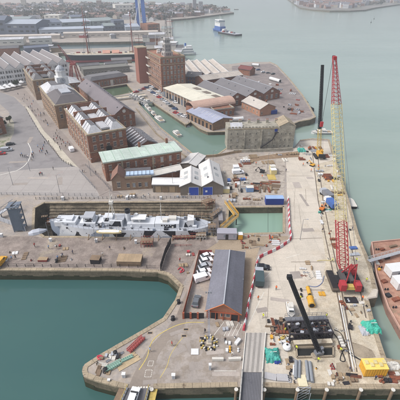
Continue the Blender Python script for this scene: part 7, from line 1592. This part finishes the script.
for x, y in ((21,157),(23,157.5),(25,157.8),(22,155.5),(28,158),(32,156),(33,157),(33.5,158.5),(32,161),(34,155),(31.5,160),(26.5,157.5),(33,154)): person(x, y, random.choice(dk), random.choice(('walk', 'stand', 'stride')), 'in the cluster on the grey road near the plaza')
for x, y in ((38,147.5),(41,151),(42,152.5),(43,151),(47,153),(48,154.5),(44,147),(45,144),(49,143),(40,153),(46,156),(43,149)): person(x, y, random.choice(dk), random.choice(('walk', 'stand')), 'on the grey road beside the pale path')
for x, y in ((54,137),(56,135),(58,138),(57,140),(60,139),(61,141),(55,143),(58,145),(62,146),(60,149),(64,144),(66,145),(68,144),(70,146),(63,142),(59,134),(57,132),(54,141),(61,151),(66,148)): person(x, y, random.choice(dk), random.choice(('walk', 'stride')), 'below the nearest storehouse')
for k in range(34):
    t_ = random.random(); x = 20+t_*32+random.uniform(-3, 5); y = 96+t_*36+random.uniform(-4, 3); person(x, y, random.choice(dk), random.choice(('walk', 'stride', 'stand')), 'on the upper street along the storehouses')
for x, y in ((53.5,170),(41,175),(42.5,175.5),(40,176),(83,173),(84.5,172.5),(96,174)): person(x, y, random.choice(dk), 'stand' if y > 174 else 'walk', 'on the paved plaza')
for x, y in ((58,259.5),(62,258),(63,257),(73,254),(49,249),(57,249),(12,260),(16,259),(35,247),(110,250),(103,256)): person(x, y, random.choice(dk), 'walk', 'on the brown quay below the warship')
for x, y in ((168,246),(148,244),(180,262),(184,268)): person(x, y, random.choice(dk), 'stand', 'near the screen fence end of the quay')
for x, y in ((258,300),(263,318),(300,300),(276,290),(322,232),(332,262),(296,350),(345,310),(326,318),(340,352),(318,362),(285,332),(362,300),(366,282),(272,240),(262,178),(246,180),(256,165),(286,172),(303,166),(311,172),(308,150),(318,168),(325,180),(352,230),(356,262),(375,380),(349,371)): person(x, y, random.choice(('orange', 'yellow', 'orange', 'navy')), random.choice(('stand', 'walk')), 'on the working jetty')
for x, y in ((225,342),(150,352),(172,346),(205,333),(232,356)): person(x, y, random.choice(dk), 'walk', 'on the lower asphalt quay')

# far town: small gabled houses, terraces and blocks
HW = {'white': mat('house_white', (206, 206, 208), .8, .06, .1, 0, k=.85), 'cream': mat('house_cream', (192, 182, 168), .8, .06, .1, 0, k=.82), 'brick': mat('house_brick', (142, 112, 102), .85, .1, .1, 0, k=.8), 'grey': mat('house_grey', (150, 150, 156), .8, .06, .1, 0, k=.8)}
HR = {'grey': mat('house_roof_grey', (124, 122, 130), .8, .08, .1, 0, k=.78), 'red-brown': mat('house_roof_brown', (140, 112, 104), .85, .08, .1, 0, k=.78), 'pale': mat('house_roof_pale', (186, 186, 192), .7, .06, .1, 0, k=.84)}
def house_mb(L, D, h, rh, win=True):
    m = MB(); m.bb(-L/2, L/2, -D/2, D/2, 0, h, 0)
    m.add([(-L/2-.3, -D/2-.4, h-.2), (L/2+.3, -D/2-.4, h-.2), (L/2+.3, 0, h+rh), (-L/2-.3, 0, h+rh), (-L/2-.3, D/2+.4, h-.2), (L/2+.3, D/2+.4, h-.2)], [(0, 1, 2, 3), (3, 2, 5, 4)], 1)
    m.add([(-L/2, -D/2, h), (-L/2, D/2, h), (-L/2, 0, h+rh-.1), (L/2, -D/2, h), (L/2, D/2, h), (L/2, 0, h+rh-.1)], [(0, 2, 1), (3, 4, 5)], 0)
    return m
HV = {}; WPm = None
def far_house(p, rz, L, wc, rc, h, lab, grp):
    k = (L, wc, rc, h)
    if k not in HV:
        m = house_mb(L, 9, h, 3); w = MB(); r = 2 if h > 5 else 1
        for j in range(r):
            for i in range(int(L/3.2)): x = -L/2+1.6+i*3.2; w.bb(x-.6, x+.6, -4.56, -4.5, 1+j*2.9, 2.4+j*2.9)
        body = MB(); body.v = m.v; body.f = [f for f, q in zip(m.f, m.m) if q == 0]; body.m = [0]*len(body.f); rf = MB(); rf.v = m.v; rf.f = [f for f, q in zip(m.f, m.m) if q == 1]; rf.m = [0]*len(rf.f)
        c_ = MB().box((L*.3, 0, h+3), (1.2, .9, 2)); HV[k] = (body.mesh('wall', HW[wc]), rf.mesh('roof', HR[rc]), w.mesh('windows', GLASS), c_.mesh('chimney', HW['brick']))
    b, r_, w_, c_ = HV[k]; t = thing('house', lab, 'house', tuple(p), rz, grp); link('wall', b, t); link('roof', r_, t); link('windows', w_, t); link('chimney', c_, t)
random.seed(31); cand = []
town = [(-6,6),(84,5),(110,4.6),(160,5.2),(190,6),(205,7),(222,10),(229,12.2),(215,13.6),(190,16.6),(172,18),(160,22),(134,22),(112,19),(92,20.5),(60,21),(40,22),(-6,24)]
row = 0; y = 5.4
while y < 24:
    step = .18+.028*(y+2); x = -6+random.random()*2
    while x < 230:
        L = random.choice((9, 14, 14, 22)); w_ = L/ (85/(y+20)); 
        if inside((x, y), town) and random.random() < .74: cand.append((x, y, L))
        x += w_*1.05+random.uniform(.1, 1.3)*(1.6 if random.random() < .2 else .5)
    y += step*random.uniform(1.4, 2.1)
def blocked(x, y):
    return any(a <= x <= b and c <= y <= d for a, b, c, d in ((115,135,11,15),(-2,31,22,26),(44,61,20,23),(70,86,21.5,25)))
cand = [c for c in cand if not blocked(c[0], c[1])]; cand.sort(key=lambda c: -c[1]); stuff_h = MB(); mats_h = [HW['white'], HW['cream'], HW['brick'], HW['grey'], HR['grey'], HR['red-brown'], HR['pale']]
wk = ['white', 'cream', 'brick', 'grey']; rk_ = ['grey', 'red-brown', 'pale']
for i, (x, y, L) in enumerate(cand):
    wc = random.choices(wk, (5, 3, 4, 3))[0]; rc = random.choices(rk_, (5, 4, 1))[0]; h = random.choice((5.4, 5.4, 8)); rz = random.choice((.1, .1, .25, -.2, 1.5))+random.uniform(-.05, .05); p = P(x, y)
    zone = 'on the far low point' if x > 135 else ('far beyond the slate-blue halls' if x < 60 else 'far behind the tall masts')
    if i < 285: far_house(p, rz, L, wc, rc, h, f'small {wc}-walled house with a {rc} roof {zone}', f'{wc} houses with {rc} roofs {zone}')
    else:
        m = house_mb(L, 9, h, 3); M = Matrix.Translation(p) @ Matrix.Rotation(rz, 4, 'Z'); mi = [wk.index(wc), 4+rk_.index(rc)]; o_ = len(stuff_h.v); stuff_h.v += [tuple(M @ Vector(q)) for q in m.v]; stuff_h.f += [tuple(k+o_ for k in f) for f in m.f]; stuff_h.m += [mi[q] for q in m.m]
# far right shore houses join the same mass
for i in range(420):
    x = random.uniform(293, 400); ymax = {0: 1}.get(0) and (3+6.5*math.sin(max(0, min(1, (x-293)/85))*math.pi)**.6 if x < 378 else 3.6); y = random.uniform(-1, ymax-.6); p = P(x, y); m = house_mb(random.choice((10, 16, 26)), 10, random.choice((6, 8, 12)), 3.5); M = Matrix.Translation(p) @ Matrix.Rotation(random.uniform(-.3, .3), 4, 'Z'); mi = [random.choice((0, 1, 2, 3)), random.choice((4, 5, 4))]
    o_ = len(stuff_h.v); stuff_h.v += [tuple(M @ Vector(q)) for q in m.v]; stuff_h.f += [tuple(k+o_ for k in f) for f in m.f]; stuff_h.m += [mi[q] for q in m.m]
o = link('distant_houses', stuff_h.mesh('distant_houses', mats_h)); o['kind'] = 'stuff'; o['label'] = 'mass of tiny distant houses beyond the harbour'
# skyline blocks
for x, y, w_, h, lab in ((193,12,9,34,'tall grey tower block on the point across the harbour, left one'),(199,12.5,10,24,'grey tower block on the point across the harbour, right one'),(186,14,8,18,'short pale block on the point across the harbour'),(150,8,16,16,'long pale block on the far skyline right of the blue tower'),(164,10,12,14,'pale block on the low far shore'),(22,8,12,26,'slim pale tower block on the far left skyline'),(60,7,10,24,'grey tower block on the far skyline near the tall mast'),(97,7.5,14,18,'brown block on the far skyline behind the black ship masts'),(40,11,18,14,'wide grey block in the left far town'),(108,12,20,13,'long grey slab block in the far town')):
    p = P(x, y); A_ = Vector((p.x, p.y, 0)); t, W = building('tower_block', lab, 'building', A_, A_+Vector((w_, w_*.1, 0)), 14, h, HW['grey'] if 'grey' in lab else (HW['cream'] if 'pale' in lab else HW['brick']), HR['grey'], 'flat', .8); put_windows(t, 'f', W, 14, spread(W, max(2, int(w_/4))), [2+k*3.6 for k in range(int(h/3.8))], 2.4, 1.6, 'strip', [OFFW, GLASS, OFFW])
# far trees: ragged crowns of many small leaf faces
def crown(mb, c, r, h, n, rnd, mi=0):
    for _ in range(n):
        th = rnd.random()*6.28; u = rnd.random(); ph = rnd.uniform(-.4, 1); rr = r*(.55+.5*u)*math.cos(ph*.9); p = Vector((c.x+rr*math.cos(th), c.y+rr*math.sin(th), c.z+h*(.45+.5*math.sin(ph)))); s = r*rnd.uniform(.18, .36)
        d1 = Vector((rnd.uniform(-1, 1), rnd.uniform(-1, 1), rnd.uniform(-.6, .6))).normalized()*s; d2 = Vector((rnd.uniform(-1, 1), rnd.uniform(-1, 1), rnd.uniform(-1, 1))).normalized()*s; mb.add([p-d1, p+d2, p+d1, p-d2], [(0, 1, 2, 3)], mi)
LEAF2 = mat('dark_foliage', (54, 62, 48), .95, .3, .3, 0, k=.8); LEAF3 = mat('brown_bare_twigs', (108, 98, 86), .95, .25, .3, 0, k=.8)
rnd = random.Random(9); tb = MB()
for i in range(760):
    if i < 600:
        x, y = rnd.uniform(-5, 230), rnd.uniform(5.2, 20)
        if not inside((x, y), town) or blocked(x, y): continue
    else: x = rnd.uniform(294, 392); y = rnd.uniform(-1, 3+4.5*math.sin(max(0, min(1, (x-293)/92))*math.pi)**.6)
    p = P(x, y); crown(tb, p, rnd.uniform(6, 13), rnd.uniform(8, 14), 26, rnd, rnd.choice((0, 1, 1)))
o = link('distant_trees', tb.mesh('distant_trees', [LEAF2, LEAF3])); o['kind'] = 'stuff'; o['label'] = 'scattered distant trees among the far houses'
def tree(x, y, h, r, lab, m_=LEAF):
    p = P(x, y); t = thing('tree', lab, 'tree', (p.x, p.y, 0)); tr = MB().tube((0, 0, 0), (.1, 0, h*.45), .22, 7, 0, .14)
    for k in range(6): a = k*1.05; tr.tube((.1, 0, h*(.3+.03*k)), (math.cos(a)*r*.6, math.sin(a)*r*.6, h*(.6+.04*k)), .09, 5, 0, .03)
    part('trunk', tr, WOOD, t); c = MB(); rn = random.Random(int(x*7)); 
    for k in range(7): a = k*.9; crown(c, Vector((math.cos(a)*r*.45, math.sin(a)*r*.45, h*.35+rn.uniform(-.3, .8))), r*.55, h*.55, 110, rn)
    part('crown', c, m_, t)
for x, y, h, r, lab in ((4,128,5,2,'small shrubby tree on the verge beside the left brick terrace'),(10,123,4,1.7,'smaller bush on the verge corner beside the road'),(17,88,6,2.4,'small tree by the market tents at the street head')): tree(x, y, h, r, lab)
# waterfront clutter behind the signal tower: yacht masts and sheds
random.seed(6)
for k in range(16):
    x, y = 146+random.uniform(0, 28), 38+random.uniform(-8, 16); 
    if x > 172 and y < 44: continue
    h = random.uniform(9, 20); p = P(x, y); t = thing('flagpole', 'thin pale mast among the waterfront buildings behind the signal tower', 'mast', (p.x, p.y, 0), 0, 'masts on the waterfront behind the signal tower'); part('pole', MB().tube((0, 0, 0), (0, 0, h), .3, 5, 0, .15), OFFW, t); part('crossarm', MB().tube((-2, 0, h*.6), (2, 0, h*.6), .15, 4), OFFW, t)
for k, (x, y, w_, d_, h, m_, rm) in enumerate(((146,50,12,10,6,OFFW,SLATE),(155,53,10,12,5,WHITE,WROOF),(166,52,12,8,7,OFFW,GSHEET),(176,52,9,9,5,WHITE,SLATE),(150,45,14,9,8,BRICK,SLATE),(164,44.5,12,12,6,OFFW,WROOF),(143,42,10,9,6,OFFW,SLATE))):
    p = P(x, y); A_ = Vector((p.x, p.y, 0)); building('waterfront_shed', ('white','tiny white','pale wide','far right white','red-brick','square pale','far left pale')[k]+' building among the waterfront clutter behind the signal tower', 'building', A_, A_+Vector((w_, 1, 0)), d_, h, m_, rm, 'gx', 2)
# low walls, sheds and clutter filling the base behind the storehouses
for k, (x0_, y0_, x1_, y1_, D, h, m_, rm, rk2, lab) in enumerate(((80,71,100,69.5,8,4,OFFW,SLATE,'gx','low white hut row by the black ship, left'),(106,69,128,67,7,4,WHITE,SLATE,'gx','low white hut row by the black ship, right'),(-10,57,20,55.5,14,8,BRICK,SLATE,'gx','dark-roofed brick building behind the white works, far left'),(26,55,50,53,12,7,SB,SB,'gx','slate-blue hut behind the white works'),(112,64,132,63,6,3.5,TAN,GSHEET,'gx','low tan hut by the foot of the brick stair tower'))):
    building('quay_hut', lab, 'hut', P(x0_, y0_), P(x1_, y1_), D, h, m_, rm, rk2, 1.6)

random.seed(40)
for k, (x, y) in enumerate([(random.uniform(-2, 152), random.choice((32, 38.6, 50.5, 52, 31))+random.uniform(-.8, .8)) for _ in range(46)]):
    if 58 < x < 134 and 48 < y < 66: continue
    cn, m_ = random.choice((('white', OFFW), ('grey', GREYM), ('slate-blue', SB), ('rusty', REDD), ('tan', TAN))); w_, d_, h_ = random.uniform(5, 12), random.uniform(4, 8), random.uniform(2.5, 5); p = P(x, y)
    t = thing('quay_store', f'small {cn} store standing on the naval base quay', 'store', (p.x, p.y, 0), random.uniform(-.2, .3), f'{cn} stores on the naval base quay'); part('body', MB().bb(0, w_, 0, d_, 0, h_), m_, t); part('roof', MB().slab([(-.3, -.3, h_), (w_+.3, -.3, h_), (w_+.3, d_+.3, h_+.8), (-.3, d_+.3, h_+.8)], .2), WROOF if k % 2 else SLATE, t)
